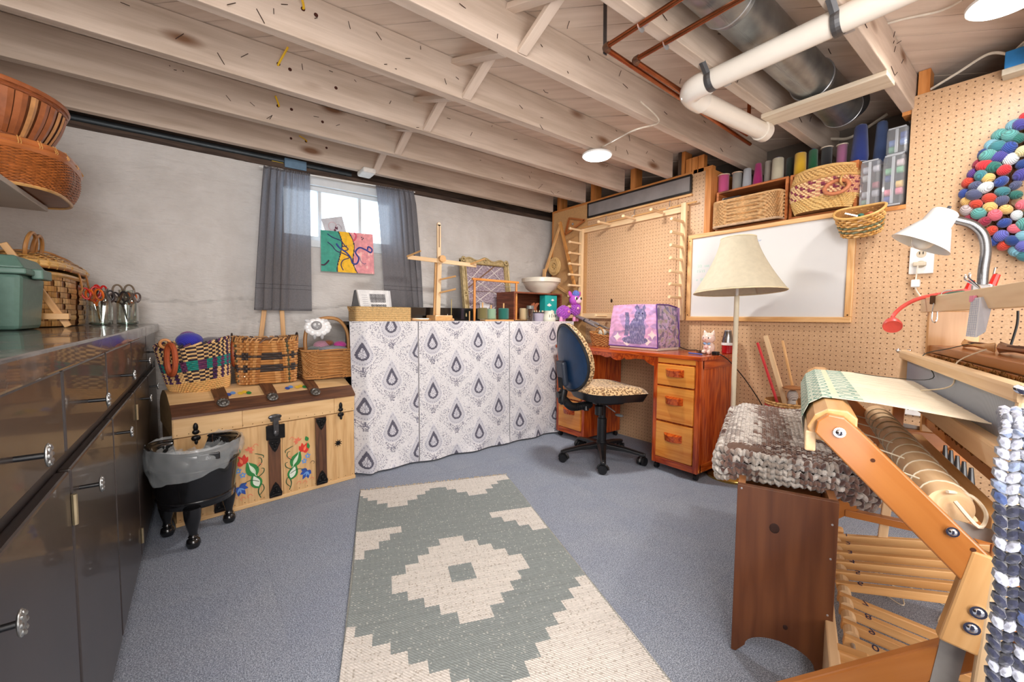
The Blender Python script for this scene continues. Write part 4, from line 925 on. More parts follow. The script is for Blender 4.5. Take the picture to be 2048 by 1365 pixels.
b_ = MB(); rimtube(b_, bk, 1.0, .007, 48); b_.build('rim', BKM, t, smooth=True)
for k, a in enumerate((RD(262), RD(25), RD(150))):
    p = V((cx+.105*cos(a), cy+.10*sin(a), 0)); d_ = V((cos(a), sin(a), 0))*.018
    b_ = MB(); b_.lathe([(.004, 0), (.020, .002), (.026, .018), (.022, .034), (.014, .040), (.018, .046), (.014, .052), (.015, .065), (.022, .09), (.028, .12), (.030, .15), (.03, .165)], p+d_, 16); b_.build('foot', BKM, t, smooth=True)
b_ = MB(); p = V((cx+.05, cy-.157, .375)); b_.box(p+V((-.045, -.004, -.014)), p+V((.03, .006, .014))); b_.build('hand_hold', BLACK, t, bev=.004)
BAG = plain(S(224, 230, 232), .15, 0, .05, 30, .2, .5, 0, .27)
def bagf(u, v):
    q = 2*pi*u; w_ = .5+.5*noise.noise(V((cos(q)*2.2, sin(q)*2.2, 1)))
    if v < .45: s = v/.45; r = .13+.028*s+.004*noise.noise(V((q*4, s*5, 2))); z = .27+.145*s
    else: s = (v-.45)/.55; r = .166+.010*sin(s*pi)+.006*noise.noise(V((cos(q)*6, sin(q)*6, s*4))); z = .415-s*(.045+.085*max(0, w_-.2)+.06*(cos(q-RD(235)) > .2)*cos(q-RD(235)))
    return V((cx+r*cos(q), cy+r*sin(q)*.96, z+.006*noise.noise(V((cos(q)*9, sin(q)*9, s*3)))))
b_ = MB(); b_.grid(bagf, 110, 26); b_.build('plastic_bag', BAG, smooth=True, label='crinkled clear plastic bag hanging over the rim of the black bucket', cat='plastic bag', origin=(cx, cy, .3))
b_ = MB(); b_.grid(lambda u, v: V((cx+(u-.5)*.22*(1-.2*abs(v-.5)), cy+(v-.5)*.2, .345+.035*noise.noise(V((u*7, v*7, 3)))+.02*noise.noise(V((u*17, v*17, 3))))), 30, 30); b_.build('crumpled_bag', BAG, smooth=True, label='crumpled clear plastic inside the black bucket', cat='plastic bag', origin=(cx, cy, .33))
# ================================================================== CURTAINS, PICTURES, TABLE AND WHAT STANDS ON IT
CUR = cloth_trans(S(138, 134, 136), S(150, 160, 176), .42)
YC = 3.015
t = MB().rod((.32, YC+.012, H+.915), (1.345, YC+.012, H+.948), .005, 10).build('curtain_rod', WHITE, smooth=True, label='thin rod the two grey curtains hang from above the window', cat='curtain rod')
def curtain(x0t, x1t, x0b, x1b, zt0, zt1, zb0, zb1, dens, lab):
    # dens(u): fold amplitude along the width
    P0 = (x0t, x1t, x0b, x1b)
    t = thing('curtain', lab, 'curtain', ((x0t+x1t)/2, YC, H+.9), 'grey curtains at the window')
    def f(u, v):
        a = dens(u); xt = x0t+(x1t-x0t)*u; xb = x0b+(x1b-x0b)*u; x = xt+(xb-xt)*v**.8
        zt = zt0+(zt1-zt0)*u; zb = zb0+(zb1-zb0)*u; z = zt+(zb-zt)*v
        ph = u*46; e = min(1, v*9); top = (1-e)*.006*sin(u*150)
        y_ = YC-.008-a*(.5+.5*sin(ph+.8*sin(u*9+v*2)))*(.35+.65*e)*(1-.35*v)-.010*a/.03*sin(v*5+u*11)*.5+top
        return V((x+a*.25*cos(ph), y_, z))
    b_ = MB(); b_.grid(f, 150, 60); o = b_.build('curtain_panel', CUR, t, smooth=True)
    b_ = MB()
    for v in (.815, .845):
        b_.tube([f(k/120, v)+V((0, -.0012, 0)) for k in range(121)], .0007, 4)
    b_.build('hem_stitch', plain(S(40, 40, 46), .9), t)
    b_ = MB()
    for v in (.0, .985): b_.grid(lambda u, w_: f(u, v+w_*.015)+V((0, -.002, 0)), 150, 1)
    b_.build('hem', plain(S(108, 106, 110), .9), t, smooth=True, thick=.002, kind='stuff'); return t
curtain(.335, .605, .262, .600, H+.915, H+.925, H+.030, H+.028, lambda u: .034 if u < .42 else max(.006, .034-(u-.42)*.12), 'left grey curtain, gathered at its left side and sheer over the window')
curtain(1.035, 1.322, 1.095, 1.395, H+.935, H+.945, H+.062, H+.055, lambda u: .006 if u < .5 else min(.036, .006+(u-.5)*.12), 'right grey curtain, gathered at its right side and sheer over the window')

# small drawing on the window, abstract painting below it
YP = 3.070
a, b2, c, d_ = pt(642, 438, Y=YP), pt(684, 433, Y=YP), pt(694, 470, Y=YP), pt(652, 470, Y=YP)
t = thing('drawing', 'small pale drawing with pink circle leaning above the bright painting', 'drawing', (a+c)/2)
b_ = MB(); b_.add([a, b2, c, d_], [(3, 2, 1, 0)]); b_.build('paper', plain(S(206, 208, 216), .6), t, thick=.0015)
ctr = (a+c)/2; b_ = MB(); b_.tube([ctr+V((-.012+.026*cos(q), -.0016, .004+.028*sin(q))) for q in [k*pi/12 for k in range(24)]], .0008, 4, True, S(220, 120, 130)); b_.tube([ctr+V((.026+.022*cos(q), -.0016, -.01+.03*sin(q))) for q in [k*pi/12 for k in range(20)]], .0008, 4, False, S(110, 60, 80))
for dx, dz, r in ((.01, -.005, .007), (.018, -.01, .006), (.004, -.022, .008), (.02, .0, .004)): b_.ball(ctr+V((dx, -.0016, dz)), (r, .0008, r), 8, 5, col=S(90, 40, 66))
b_.build('drawn_lines', painted_cols(.7), t)
pa, pb_, pc, pd = pt(640, 461, Y=YP), pt(744, 470, Y=YP), pt(747, 549, Y=YP), pt(641, 543, Y=YP)
t = thing('painting', 'unframed abstract painting in teal, yellow and pink with blue ribbons', 'painting', (pa+pc)/2)
b_ = MB(); vs = [pd, pc, pb_, pa]; b_.add([v+V((0, -.018, 0)) for v in vs]+vs, [(0, 1, 2, 3), (7, 6, 5, 4), (0, 4, 5, 1), (1, 5, 6, 2), (2, 6, 7, 3), (3, 7, 4, 0)]); b_.build('canvas', plain(S(236, 230, 222), .7), t)
def onp(u, v, off): p = (pa*(1-u)+pb_*u)*(1-v)+(pd*(1-u)+pc*u)*v; return p+V((0, -.0185-off, 0))
def pcol(u, v):
    n_ = noise.noise(V((u*9, v*7, 1)))*.5+noise.noise(V((u*25, v*4, 5)))*.3; k = 1+.22*n_
    e1 = .30+.10*sin(v*4+.5)+.12*(v-.5)*1.0+.06*abs(v-.5); e2 = .52+.16*v+.05*sin(v*6)
    if abs(u-e1) < .010 or abs(u-e2) < .010: c = S(30, 26, 60)
    elif u < e1: c = S(52, 160, 140); 
    elif u < e2: c = S(250, 194, 24)
    else: c = S(240, 158, 164) if n_ < .2 else S(248, 196, 190)
    return (c[0]*k, c[1]*k, c[2]*k, 1)
b_ = MB(); b_.grid(lambda u, v: onp(u, v, 0), 80, 60, pcol); b_.build('painted_surface', painted_cols(.45, coat=.3), t)
b_ = MB()
def rib(pts, w_, c): b_.tube(bez([onp(u, v, .0012) for u, v in pts], 6), w_, 5, False, c, flat=.35, up=(0, 1, 0))
rib([(.12, .08), (.22, .16), (.36, .22), (.44, .34), (.50, .42), (.42, .46), (.38, .38), (.48, .34)], .0035, S(38, 40, 110))
rib([(.12, .28), (.20, .36), (.28, .48), (.42, .54), (.52, .62), (.40, .70), (.36, .82), (.40, .95)], .0035, S(50, 36, 100))
rib([(.28, .30), (.34, .40), (.46, .50), (.54, .62), (.58, .76), (.66, .76), (.70, .62), (.64, .48), (.72, .36), (.84, .40), (.94, .46), (.97, .38), (.90, .32), (.88, .40)], .0058, S(40, 60, 150))
rib([(.0, .84), (.06, .84), (.12, .76), (.14, .72)], .005, S(60, 24, 60)); rib([(.62, .0), (.66, .06), (.64, .16), (.60, .20)], .006, S(226, 92, 120)); rib([(.72, .58), (.74, .70), (.80, .76), (.84, .74)], .0018, S(60, 70, 130))
for u, v in ((.77, .10), (.80, .12), (.78, .15)): b_.ball(onp(u, v, 0), (.004, .0015, .005), 8, 5, col=S(40, 40, 70))
b_.build('painted_ribbons', painted_cols(.35, coat=.4), t, smooth=True)

# long table under a patterned cloth in three panels
TZ = H-.034
t = thing('long_table', 'long table hidden under three hanging damask panels', 'table', (1.6, 2.75, 0))
MB().box((.80, 2.475, TZ-.03), (2.50, 3.02, TZ-.006)).build('table_top', plain(S(90, 74, 62), .6), t)
for x in (.83, 2.45):
    for y_ in (2.53, 2.98): MB().box((x-.02, y_-.02, 0), (x+.02, y_+.02, TZ-.03)).build('leg', BLACK, t)
def damask(x, z, cx0, cz0):
    """x, z in metres -> colour of the woven pattern: ogee medallions with a dark drop"""
    gx, gz = .350, .322; best = None
    for k in (0, 1):
        u = (x-cx0-k*gx/2)/gx; w_ = (z-cz0-k*gz/2)/gz; i, j = round(u), round(w_)
        for jj in (j, ):
            dx, dz = (u-i)*gx, (w_-jj)*gz
            dd = math.hypot(dx/.175, dz/.161)
            if best is None or dd < best[0]: best = (dd, dx, dz)
    dd, dx, dz = best; W0 = S(226, 224, 226); W1 = S(204, 203, 210); D0 = S(92, 90, 104); M0 = S(158, 157, 170)
    def drop(s, dz0=0):
        z_ = (dz-dz0)/s; 
        if z_ > .62 or z_ < -.42: return 9
        wd = .36*math.sqrt(max(0, 1-((z_+.06)/.36)**2)) if z_ < -.06 else .36*max(0, 1-(z_+.06)/.68)**.85
        return abs(dx)/s/max(wd, 1e-4)
    r1 = drop(.105, -.004)
    if r1 < 1:
        r2 = drop(.062, -.010)
        if r2 < 1:
            a = math.atan2(dx, dz+.012); return M0 if sin(a*9) > .45 or math.hypot(dx, dz+.014) < .004 else S(214, 213, 220)
        return D0 if sin(dx*900)*sin(dz*900) < .55 else S(104, 102, 118)
    if drop(.150, -.004) < 1: return W1
    r4 = drop(.168, -.004)
    if r4 < 1: return M0 if sin(math.atan2(dx, dz)*34) > .2 else W1
    if drop(.20, -.004) < 1: return W0 if drop(.185, -.004) > 1 else S(210, 209, 216)
    # flower below the drop and leafy wings
    fx, fz = dx, dz+.128; rf = math.hypot(fx, fz); aa = math.atan2(fx, fz)
    if rf < .020 and abs(rf-.012-.004*cos(aa*5)) < .0035 or rf < .004: return S(124, 122, 136)
    if abs(dx) < .0025 and -.115 < dz < -.055: return S(120, 118, 134)
    if math.hypot(dx, dz+.075) < .006: return S(96, 94, 110)
    for s in (1, -1):
        lx, lz = s*dx-.028, dz+.095; e = (lx*.7+lz*.7)/.030, (lx*.7-lz*.7)/.009
        if .55 < e[0]**2+e[1]**2 < 1: return S(140, 138, 152)
    if dd < .98:
        n_ = noise.noise(V((x*150, z*150, 1))); n2 = noise.noise(V((x*60, z*60, 7)))
        rr_ = math.hypot(abs(dx)-.055, dz+.045)
        if rr_ < .085 and n_ > .16 and dz < .07: return S(168, 167, 178) if n2 > -.1 else S(134, 132, 146)
        if n_ > .40: return S(176, 174, 184)
    if noise.noise(V((x*110, z*110, 11))) > .5: return S(190, 189, 196)
    return W0
CLM = painted_cols(.85, 260, .25, var=.04, vs=20)
def panel(x0, x1, cx0, cz0, lab, fold, last=False):
    nx = int((x1-x0)/.0042); nz = int(TZ/.0042)
    def f(u, v):
        x = x0+(x1-x0)*u; z = TZ-(TZ-.012)*v
        y_ = 2.452-.010*v-.012*(.5+.5*sin(x*16+1.5))*v-.008*sin(x*5)*v
        if fold: y_ += .05*max(0, 1-(x-x0)/.09)**1.5-.035*v*math.exp(-((x-x0-.075)/.04)**2); x += .015*v*(1-u)
        if last: x += .05*v**2*u-.0*v; y_ += .015*sin(v*6)*u+.08*v*max(0, u-.7)
        if v > .93: y_ -= .012*(v-.93)/.07*sin(x*22)
        return V((x, y_, z))
    b_ = MB(); b_.grid(f, nx, nz, lambda u, v: damask(x0+(x1-x0)*u, TZ-(TZ-.012)*v, cx0, cz0))
    t = thing('cloth_panel', lab, 'table cover', ((x0+x1)/2, 2.45, .01), 'patterned panels hanging from the long table')
    b_.build('cloth', CLM, t, smooth=True)
    b_ = MB(); b_.add([(x0, 2.452, TZ), (x1, 2.452, TZ), (x1, 3.0, TZ-.001), (x0, 3.0, TZ-.001)], [(0, 1, 2, 3)]); b_.build('cloth_top', plain(S(222, 220, 222), .85), t, thick=.002)
    for s in (x0, x1): MB().tube([f((s-x0)/(x1-x0), k/20)+V((0, -.001, 0)) for k in range(21)], .0016, 5).build('side_hem', plain(S(206, 204, 208), .9), t)
panel(.700, 1.104, .930, H-.378, 'left damask table panel with a soft fold by the trunk', True)
panel(1.110, 1.826, 1.205, H-.490, 'middle and widest damask table panel in front of the rug', False)
panel(1.832, 2.50, 1.920, H-.463, 'right damask table panel behind the office chair', False, True)

# at the back of the table top: low black box
def bx(name, a, b2, m, lab, cat, grp=None, bev=.002): return MB().box(a, b2).build(name, m, bev=bev, label=lab, cat=cat, group=grp)
bx('black_case', (.83, 2.86, TZ), (1.86, 2.99, TZ+.10), plain(S(16, 16, 18), .2, 0, .4, 60, .3, .6), 'long low shiny black case at the back of the long table', 'case')
# seagrass tray with a pattern book leaning in it
ga, gb = pt(706, 640, Y=2.56).x, pt(815, 640, Y=2.56).x
def ptray(u, t_): x, y_ = sup((gb-ga)/2, .085, 9)(u); return V(((ga+gb)/2+x, 2.575+y_, TZ+t_*.088))
t = thing('seagrass_tray', 'low straw coloured seagrass tray on the left end of the long table', 'tray', ((ga+gb)/2, 2.575, TZ))
b_ = MB()
for k in range(13): b_.tube([ptray(i/60, (k+.5)/13) for i in range(60)], .0042, 6, True, S(214, 182, 128) if k % 2 else S(200, 164, 108))
b_.build('coiled_wall', painted_cols(.7, var=.25, vs=120), t, smooth=True, kind='stuff')
b_ = MB(); shell(b_, ptray, 40, 1, .003, True, S(180, 146, 96)); b_.build('tray_base', painted_cols(.8), t)
b_ = MB(); b_.tube(bez([ptray(.47, .55)+V((-.002, -.01, .01)), ptray(.475, .95)+V((-.012, -.01, .005)), ptray(.53, .55)+V((-.002, .01, .01))], 4), .004, 6); b_.build('side_handle', plain(S(186, 146, 92), .7), t, smooth=True)
y_ = 2.60; A = pt(714, 580, Y=y_); B = pt(776, 582, Y=y_); C = pt(781, 628, Y=y_-.03); D = pt(724, 628, Y=y_-.03)
t = thing('pattern_book', 'open white book of black weaving patterns propped in the seagrass tray', 'book', D)
b_ = MB(); b_.add([D, C, B, A], [(0, 1, 2, 3)]); b_.build('page', plain(S(228, 228, 228), .5), t, thick=.003)
b_ = MB(); o_ = V((.014, .004, -.001)); b_.add([D+o_, C+o_, B+o_, A+o_], [(0, 1, 2, 3)]); b_.build('page_block', plain(S(204, 204, 206), .6), t, thick=.006)
def pq(u, v): return (A*(1-u)+B*u)*(1-v)+(D*(1-u)+C*u)*v+V((0, -.0022, 0))
b_ = MB()
for v0, v1, k in ((.16, .52, 0), (.60, .98, 1)):
    b_.grid(lambda u, v: pq(.36+.52*u, v0+(v1-v0)*v), 34, 22, lambda u, v: S(46, 46, 50) if (sin(u*60)*cos(v*36+(abs(((u*9) % 1)-.5)*6 if k else 0)) > -.1) else S(190, 190, 192))
b_.build('printed_pattern', painted_cols(.5, var=0), t)
b_ = MB()
for k in range(8): b_.grid(lambda u, v: pq(.1+.18*u, .2+k*.09+.03*v), 1, 1, lambda u, v: S(196, 196, 200))
b_.build('printed_text', painted_cols(.5, var=0), t)
b_ = MB(); b_.add([A+V((-.004, .01, 0)), D+V((-.006, .01, 0)), D+V((-.055, .05, -.0)), A+V((-.002, .05, -.002))], [(0, 1, 2, 3)]); b_.build('book_stand', plain(S(92, 92, 94), .5), t, thick=.003)

# skein winder
t = thing('skein_winder', 'upright pale wooden skein winder with cross arm and round knob', 'skein winder', (1.40, 2.78, TZ))
y_ = 2.78; q = lambda x, z, yy=y_: pt(x, z, Y=yy)
pt_, pb2 = q(876, 449), q(872, 632); 
b_ = MB(); b_.beam((pt_.x+.006, y_, pt_.z), (pt_.x+.006, y_, q(880, 520).z), .030, .014, (0, 1, 0)); b_.lathe([(.015, -.007), (.015, .007)], (pt_.x+.006, y_, pt_.z), 16, Matrix.Rotation(RD(90), 3, 'X')); b_.build('upper_arm', MAPLE2, t, bev=.002)
MB().beam((pt_.x+.006, y_-.0075, q(0, 458).z if 0 else pt_.z-.01), (pt_.x+.006, y_-.0075, q(876, 495).z), .005, .001, (0, 1, 0)).build('slot', plain(S(90, 60, 40), .8), t)
b_ = MB(); b_.beam((pt_.x-.004, y_+.012, q(872, 518).z), (pb2.x-.002, y_+.012, TZ+.02), .030, .016, (0, 1, 0)); b_.build('post', MAPLE, t, bev=.002)
MB().beam((pt_.x+.010, y_-.004, q(876, 516).z), (pb2.x+.012, y_-.004, q(872, 632).z), .034, .014, (0, 1, 0)).build('post', MAPLE2, t, bev=.002)
aL, aR = q(813, 515), q(950, 532); MB().beam(aL+V((0, -.018, 0)), aR+V((0, -.018, 0)), .010, .030, (0, 0, 1)).build('cross_arm', MAPLE2, t, bev=.002)
kn = q(880, 519); MB().rod(kn+V((0, -.02, 0)), kn+V((0, -.048, 0)), .025, 28).build('knob', MAPLE, t, smooth=True)
for a, b2 in ((q(812, 514), q(828, 506)), (q(938, 529), q(955, 521)), (q(877, 560), q(897, 555)), (q(877, 586), q(897, 580))):
    MB().rod(a+V((0, -.02, 0)), b2+V((0, -.11, 0)), .0065, 12).build('peg', MAPLE, t, smooth=True)
b_ = MB(); b_.box((pb2.x-.20, y_-.03, TZ), (pb2.x+.14, y_+.03, TZ+.020)); b_.build('base', MAPLE, t, bev=.008)
b_ = MB(); b_.box((pb2.x-.055, y_-.10, TZ), (pb2.x+.085, y_+.05, TZ+.042)); b_.build('base_block', MAPLE, t, bev=.006)
p = q(896, 632); MB().rod((p.x, y_-.05, TZ), (p.x+.003, y_-.05, q(899, 599).z), .003, 8).build('thin_dowel', wood(S(150, 130, 70), S(190, 170, 110)), label='thin upright wooden dowel beside the skein winder', cat='dowel', smooth=True)
b_ = MB(); c = V((q(885, 632).x, 2.70, TZ)); b_.ball(c+V((0, 0, .012)), (.010, .007, .012), 10, 8); b_.ball(c+V((0, 0, .030)), .006, 8, 6); b_.rod(c+V((0, 0, .034)), c+V((0, 0, .05)), .002, 6); b_.build('white_bird', WHITE, smooth=True, label='tiny white figurine in front of the skein winder base', cat='figurine')

# carved frame covered with fabric and ribbon lattice
YF2 = 2.93; fa, fb = pt(922, 510, Y=YF2), pt(1018, 520, Y=YF2); fx0, fx1 = fa.x, fb.x; fz1 = fa.z+.0; fz0 = TZ
t = thing('ornate_frame', 'ornate faded gold picture frame with mauve fabric and ribbon lattice, leaning on the wall', 'frame', ((fx0+fx1)/2, YF2, TZ))
FG = painted_cols(.45, 40, .3, metal=.25, var=.25, vs=50); fw = .050; gc = S(184, 164, 120); gc2 = S(150, 128, 84)
Fm = T(((fx0+fx1)/2, YF2-.05, TZ), 0, RD(-9)); fW = (fx1-fx0)/2; fH = (fz1-fz0)
def mbf(): b_ = MB(); b_.M = Fm; return b_
b_ = mbf()
for s in (-1, 1):
    x = s*(fW-fw/2); b_.box((x-fw/2, -.02, 0), (x+fw/2, .005, fH-.02), gc); b_.rod((x-s*.014, -.02, .03), (x-s*.014, -.02, fH-.05), .006, 8, gc2); b_.rod((x+s*.016, -.022, .03), (x+s*.016, -.022, fH-.05), .008, 8, gc)
top = [(-fW, fH-.055), (fW, fH-.055)]+[(fW*(1-2*k/24), fH-.012+.010*cos(3*pi*(1-2*k/24))*1.3+.006*cos(pi*(1-2*k/24))) for k in range(25)]
vs = [(x, y_, z) for y_ in (-.02, .005) for x, z in top]; n_ = len(top); b_.add(vs, [tuple(range(n_)), tuple(range(n_, 2*n_))[::-1]]+[(i, n_+i, n_+(i+1) % n_, (i+1) % n_) for i in range(n_)], None, gc)
b_.tube([(x, -.022, z-.010) for x, z in top[2:]], .006, 8, False, gc); b_.rod((-fW+.04, -.02, fH-.058), (fW-.04, -.02, fH-.058), .005, 8, gc2)
b_.box((-fW, -.02, 0), (fW, .005, .045), gc)
b_.build('frame_moulding', FG, t, smooth=True)
b_ = mbf()
for x, z in ((-fW+.026, fH-.026), (fW-.026, fH-.026), (0, fH-.022), (-fW+.024, fH*.42), (fW-.024, fH*.42)):
    for k in range(7): a = 2*pi*k/7; b_.ball((x+.015*cos(a), -.026, z+.015*sin(a)), (.009, .006, .009), 8, 6, col=gc)
    b_.ball((x, -.030, z), (.008, .006, .008), 8, 6, col=gc2)
b_.build('carved_rosettes', FG, t, smooth=True)
b_ = mbf(); 
def fabc(u, v):
    n_ = noise.noise(V((u*26, v*40, 3)))+.6*noise.noise(V((u*60, v*80, 3))); return S(172, 158, 166) if n_ > 0 else S(140, 122, 134)
b_.grid(lambda u, v: (-fW+fw-.004+(2*fW-2*fw+.008)*u, -.006, .03+(fH-.08)*v), 50, 90, fabc); b_.build('fabric', painted_cols(.9, var=.1), t)
b_ = mbf(); gx, gz = fW-fw, (fH-.1)/2
for (x0, z0, x1, z1) in ((-gx, .60, 0, 1.02), (0, 1.02, gx, .62), (-gx, .40, gx, 1.0), (-gx, .78, gx, .30), (-gx, .15, gx, .70), (-gx, .50, .6*gx, .0), (-.3*gx, .0, gx, .35)):
    b_.beam((x0, -.0085, .04+(fH-.09)*z0), (x1, -.0085, .04+(fH-.09)*z1), .006, .0015, (0, 1, 0))
b_.build('ribbon_lattice', plain(S(214, 204, 200), .7), t)
b_ = mbf(); b_.beam((-gx, -.010, fH*.50), (gx*.55, -.010, fH*.90), .010, .002, (0, 1, 0)); b_.tube([(gx*cos(a), -.012, fH*.40+.035*sin(a)) for a in [k*pi/14 for k in range(15)]], .0016, 5); b_.build('tape_and_wire', plain(S(120, 84, 60), .6), t)
b_ = mbf(); b_.add([(-gx*.45, -.012, fH*.30), (gx*.1, -.012, fH*.255), (-gx*.12, -.012, fH*.14), (-gx*.45, -.012, fH*.12)], [(0, 1, 2, 3)]); b_.build('note_paper', plain(S(232, 230, 232), .7), t, thick=.001)

# wooden kate frame and cones of thread
y_ = 2.66; l0, l1 = pt(944, 557, Y=y_), pt(1037, 562, Y=y_)
t = thing('spool_frame', 'orange-stained wooden frame with top bar, two posts and a flat base', 'spool frame', ((l0.x+l1.x)/2, y_, TZ))
ST2 = wood(S(196, 118, 44), S(226, 154, 74), 1, .4, .3)
MB().beam((l0.x, y_, l0.z-.004), (l1.x, y_, l0.z-.008), .020, .018, (0, 0, 1)).build('top_bar', ST2, t, bev=.004)
for x in (l0.x+.022, l1.x-.022):
    MB().lathe([(.008, 0), (.009, .05), (.011, .10), (.010, .18), (.009, l0.z-TZ-.012)], (x, y_, TZ), 12).build('post', ST2, t, smooth=True)
MB().rod((l0.x+.022, y_, l0.z-.048), (l1.x-.022, y_, l0.z-.048), .0016, 6).build('wire', STEEL, t)
MB().box((pt(965, 640, Y=y_).x, y_-.04, TZ), (pt(1053, 640, Y=y_).x, y_+.035, TZ+.012)).build('base', MAPLE, t, bev=.002)
def spool(name, c, r, h, colr, lab, grp, taper=1.0, peg=0, flange=None, core=None, cat='thread spool'):
    c = V(c); t = thing(name, lab, cat, c, grp)
    z0 = .004 if not core else .012
    o = MB().lathe([(r*.9, z0), (r, z0+.004), (r*taper, h-.004), (r*taper*.88, h)], c, 28).build('thread', objcol(kind='thread'), t, smooth=True, color=colr)
    if flange:
        for z in (0, h-.001): MB().lathe([(r*1.18, z), (r*1.18, z+.005)], c, 28).build('flange', plain(flange, .6), t)
    if core: 
        MB().lathe([(r*.80, 0), (r*.84, .006), (r*.8, .016)], c, 24).build('core_foot', plain(core, .4), t, smooth=True)
        MB().lathe([(r*taper*.4, h-.002), (r*taper*.4, h+.006)], c, 16).build('core_top', plain(core, .4), t)
    elif not flange: MB().lathe([(r*.62, 0), (r*.62, .005)], c, 20).build('core_foot', plain(S(200, 190, 170), .7), t)
    if peg: MB().rod(c+V((0, 0, h)), c+V((0, 0, h+peg)), .006, 8).build('peg', MAPLE, t, smooth=True)
    return t
def atx(px_, Y_): p = pt(px_, 640, Y=Y_); return V((p.x, Y_, TZ))
G2 = 'thread spools on the long table'
for px_, yy, w_, h_, c, nm, dz, peg in ((965, 2.66, 8.5, 616, S(128, 118, 70), 'olive green thread spool inside the wooden frame', .012, .04), (982, 2.69, 8, 618, S(160, 196, 164), 'pale green thread spool just right of the olive one', .012, .03),
    (1007, 2.66, 8.5, 617, S(22, 116, 104), 'dark teal thread spool inside the wooden frame', .012, .04), (1021, 2.74, 6.5, 619, S(140, 206, 166), 'mint green thread spool behind the teal one', 0, .03), (1047, 2.66, 6.5, 617, S(222, 196, 152), 'cream thread spool outside the right post of the frame', .012, 0)):
    c0 = atx(px_, yy)+V((0, 0, dz)); r = (pt(px_+w_, 640, Y=yy).x-pt(px_-w_, 640, Y=yy).x)/2; spool('thread_spool', c0, r, pt(px_, h_, Y=yy).z-c0.z, c, nm, G2, 1, peg)
MB().rod(atx(939, 2.7), atx(939, 2.7)+V((0, 0, .075)), .005, 8).build('wooden_peg', MAPLE, smooth=True, label='short wooden peg left of the olive spool', cat='peg')

# dark wooden crate on its side with bowl on top
y_ = 2.62; c0_, c1_ = pt(1028, 583, Y=y_), pt(1124, 583, Y=y_); CR = wood(S(98, 48, 30), S(140, 78, 52), 1.2, .5, .1); cz = c0_.z
t = thing('wooden_crate', 'dark reddish wooden crate lying open-front on the long table under the bowl', 'crate', ((c0_.x+c1_.x)/2, y_+.12, TZ))
x0, x1 = c0_.x, c1_.x
for nm, a, b2 in (('side', (x0, y_, TZ), (x0+.014, y_+.24, cz)), ('side', (x1-.014, y_, TZ), (x1, y_+.24, cz)), ('top_board', (x0+.014, y_, cz-.012), (x1-.014, y_+.24, cz)), ('bottom_board', (x0+.014, y_, TZ), (x1-.014, y_+.24, TZ+.01)), ('back_board', (x0+.014, y_+.228, TZ+.01), (x1-.014, y_+.24, cz-.012))):
    MB().box(a, b2).build(nm, CR, t, bev=.0015)
bc = V((pt(1085, 580, Y=2.70).x, 2.72, cz)); rb = (pt(1113, 560, Y=2.72).x-pt(1055, 560, Y=2.72).x)/2
t = MB().lathe([(.003, .012), (rb*.42, .010), (rb*.46, 0), (rb*.50, 0), (rb*.52, .010), (rb*.78, .040), (rb*.94, .085), (rb*.96, .092), (rb*1.02, .094), (rb*1.03, .125), (rb*.99, .130), (rb*.95, .126), (rb*.93, .094), (rb*.74, .045), (.003, .018)], bc, 44).build('mixing_bowl', plain(S(222, 214, 198), .22, 0, .03, 12, 0, .5), smooth=True, label='cream stoneware mixing bowl with a wide collar on top of the crate', cat='bowl')
# teal cloud carton inside crate
a, b2 = pt(1090, 622, Y=2.63), pt(1114, 592, Y=2.63); TLB = plain(S(30, 164, 160), .5, 0, .03)
t = thing('teal_carton', 'small teal carton printed with white clouds standing in the crate', 'carton', ((a.x+b2.x)/2, 2.66, TZ+.01))
MB().box((a.x, 2.63, TZ+.01), (b2.x, 2.70, b2.z)).build('carton', TLB, t, bev=.002)
b_ = MB(); mx = (a.x+b2.x)/2; b_.add([(mx-.02, 2.65, b2.z), (mx+.02, 2.65, b2.z), (mx+.02, 2.685, b2.z+.02), (mx-.015, 2.685, b2.z+.02)], [(0, 1, 2, 3)]); b_.build('open_flap', WHITE, t, thick=.001)
b_ = MB()
def cloud(b_, x, z, s): 
    for dx, dz, r in ((-.012, 0, .007), (0, .004, .010), (.012, 0, .007), (0, -.003, .008)): b_.ball((x+dx*s, 2.6295, z+dz*s), (r*s, .0006, r*s*.8), 10, 5)
h_ = b2.z-TZ; cloud(b_, mx-.02, TZ+h_*.62, 1.3); cloud(b_, mx+.018, TZ+h_*.82, .9); cloud(b_, mx+.012, TZ+h_*.36, 1.5)
for k in range(4): b_.box((mx-.035, 2.629, TZ+h_*.16+k*.012), (mx-.012, 2.6298, TZ+h_*.16+k*.012+.006))
b_.build('printed_clouds', WHITE, t)
b_ = MB(); p = atx(1070, 2.66); b_.grid(lambda u, v: (p.x+(u-.5)*.10+.01*sin(v*7), 2.665+.02*sin(u*5+v*4)+.01*noise.noise(V((u*9, v*9, 1))), TZ+.012+v*.135+.008*sin(u*9)), 20, 16); b_.build('paper_bag', plain(S(150, 84, 54), .8, 0, .2, 20, .3), smooth=True, label='crumpled brown paper bag inside the crate', cat='paper bag')
def jarlike(px_, yy, w_, ytop, prof, m, nm, lab, cat, kids=()):
    c = atx(px_, yy); r = (pt(px_+w_, 640, Y=yy).x-pt(px_-w_, 640, Y=yy).x)/2; h_ = pt(px_, ytop, Y=yy).z-TZ
    t = thing(nm, lab, cat, c); MB().lathe([(a*r, z*h_) for a, z in prof], c, 28).build('body', m, t, smooth=True); return t, c, r, h_
t, c, r, h_ = jarlike(1060, 2.60, 5.5, 612, [(.01, .01), (.95, 0), (1, .05), (1, .8), (.92, .82), (.90, .05), (.01, .04)], glassmat((.9, .93, .93, 1), .03, .35), 'spice_jar', 'small glass jar with a grey lid right of the cream spool', 'jar')
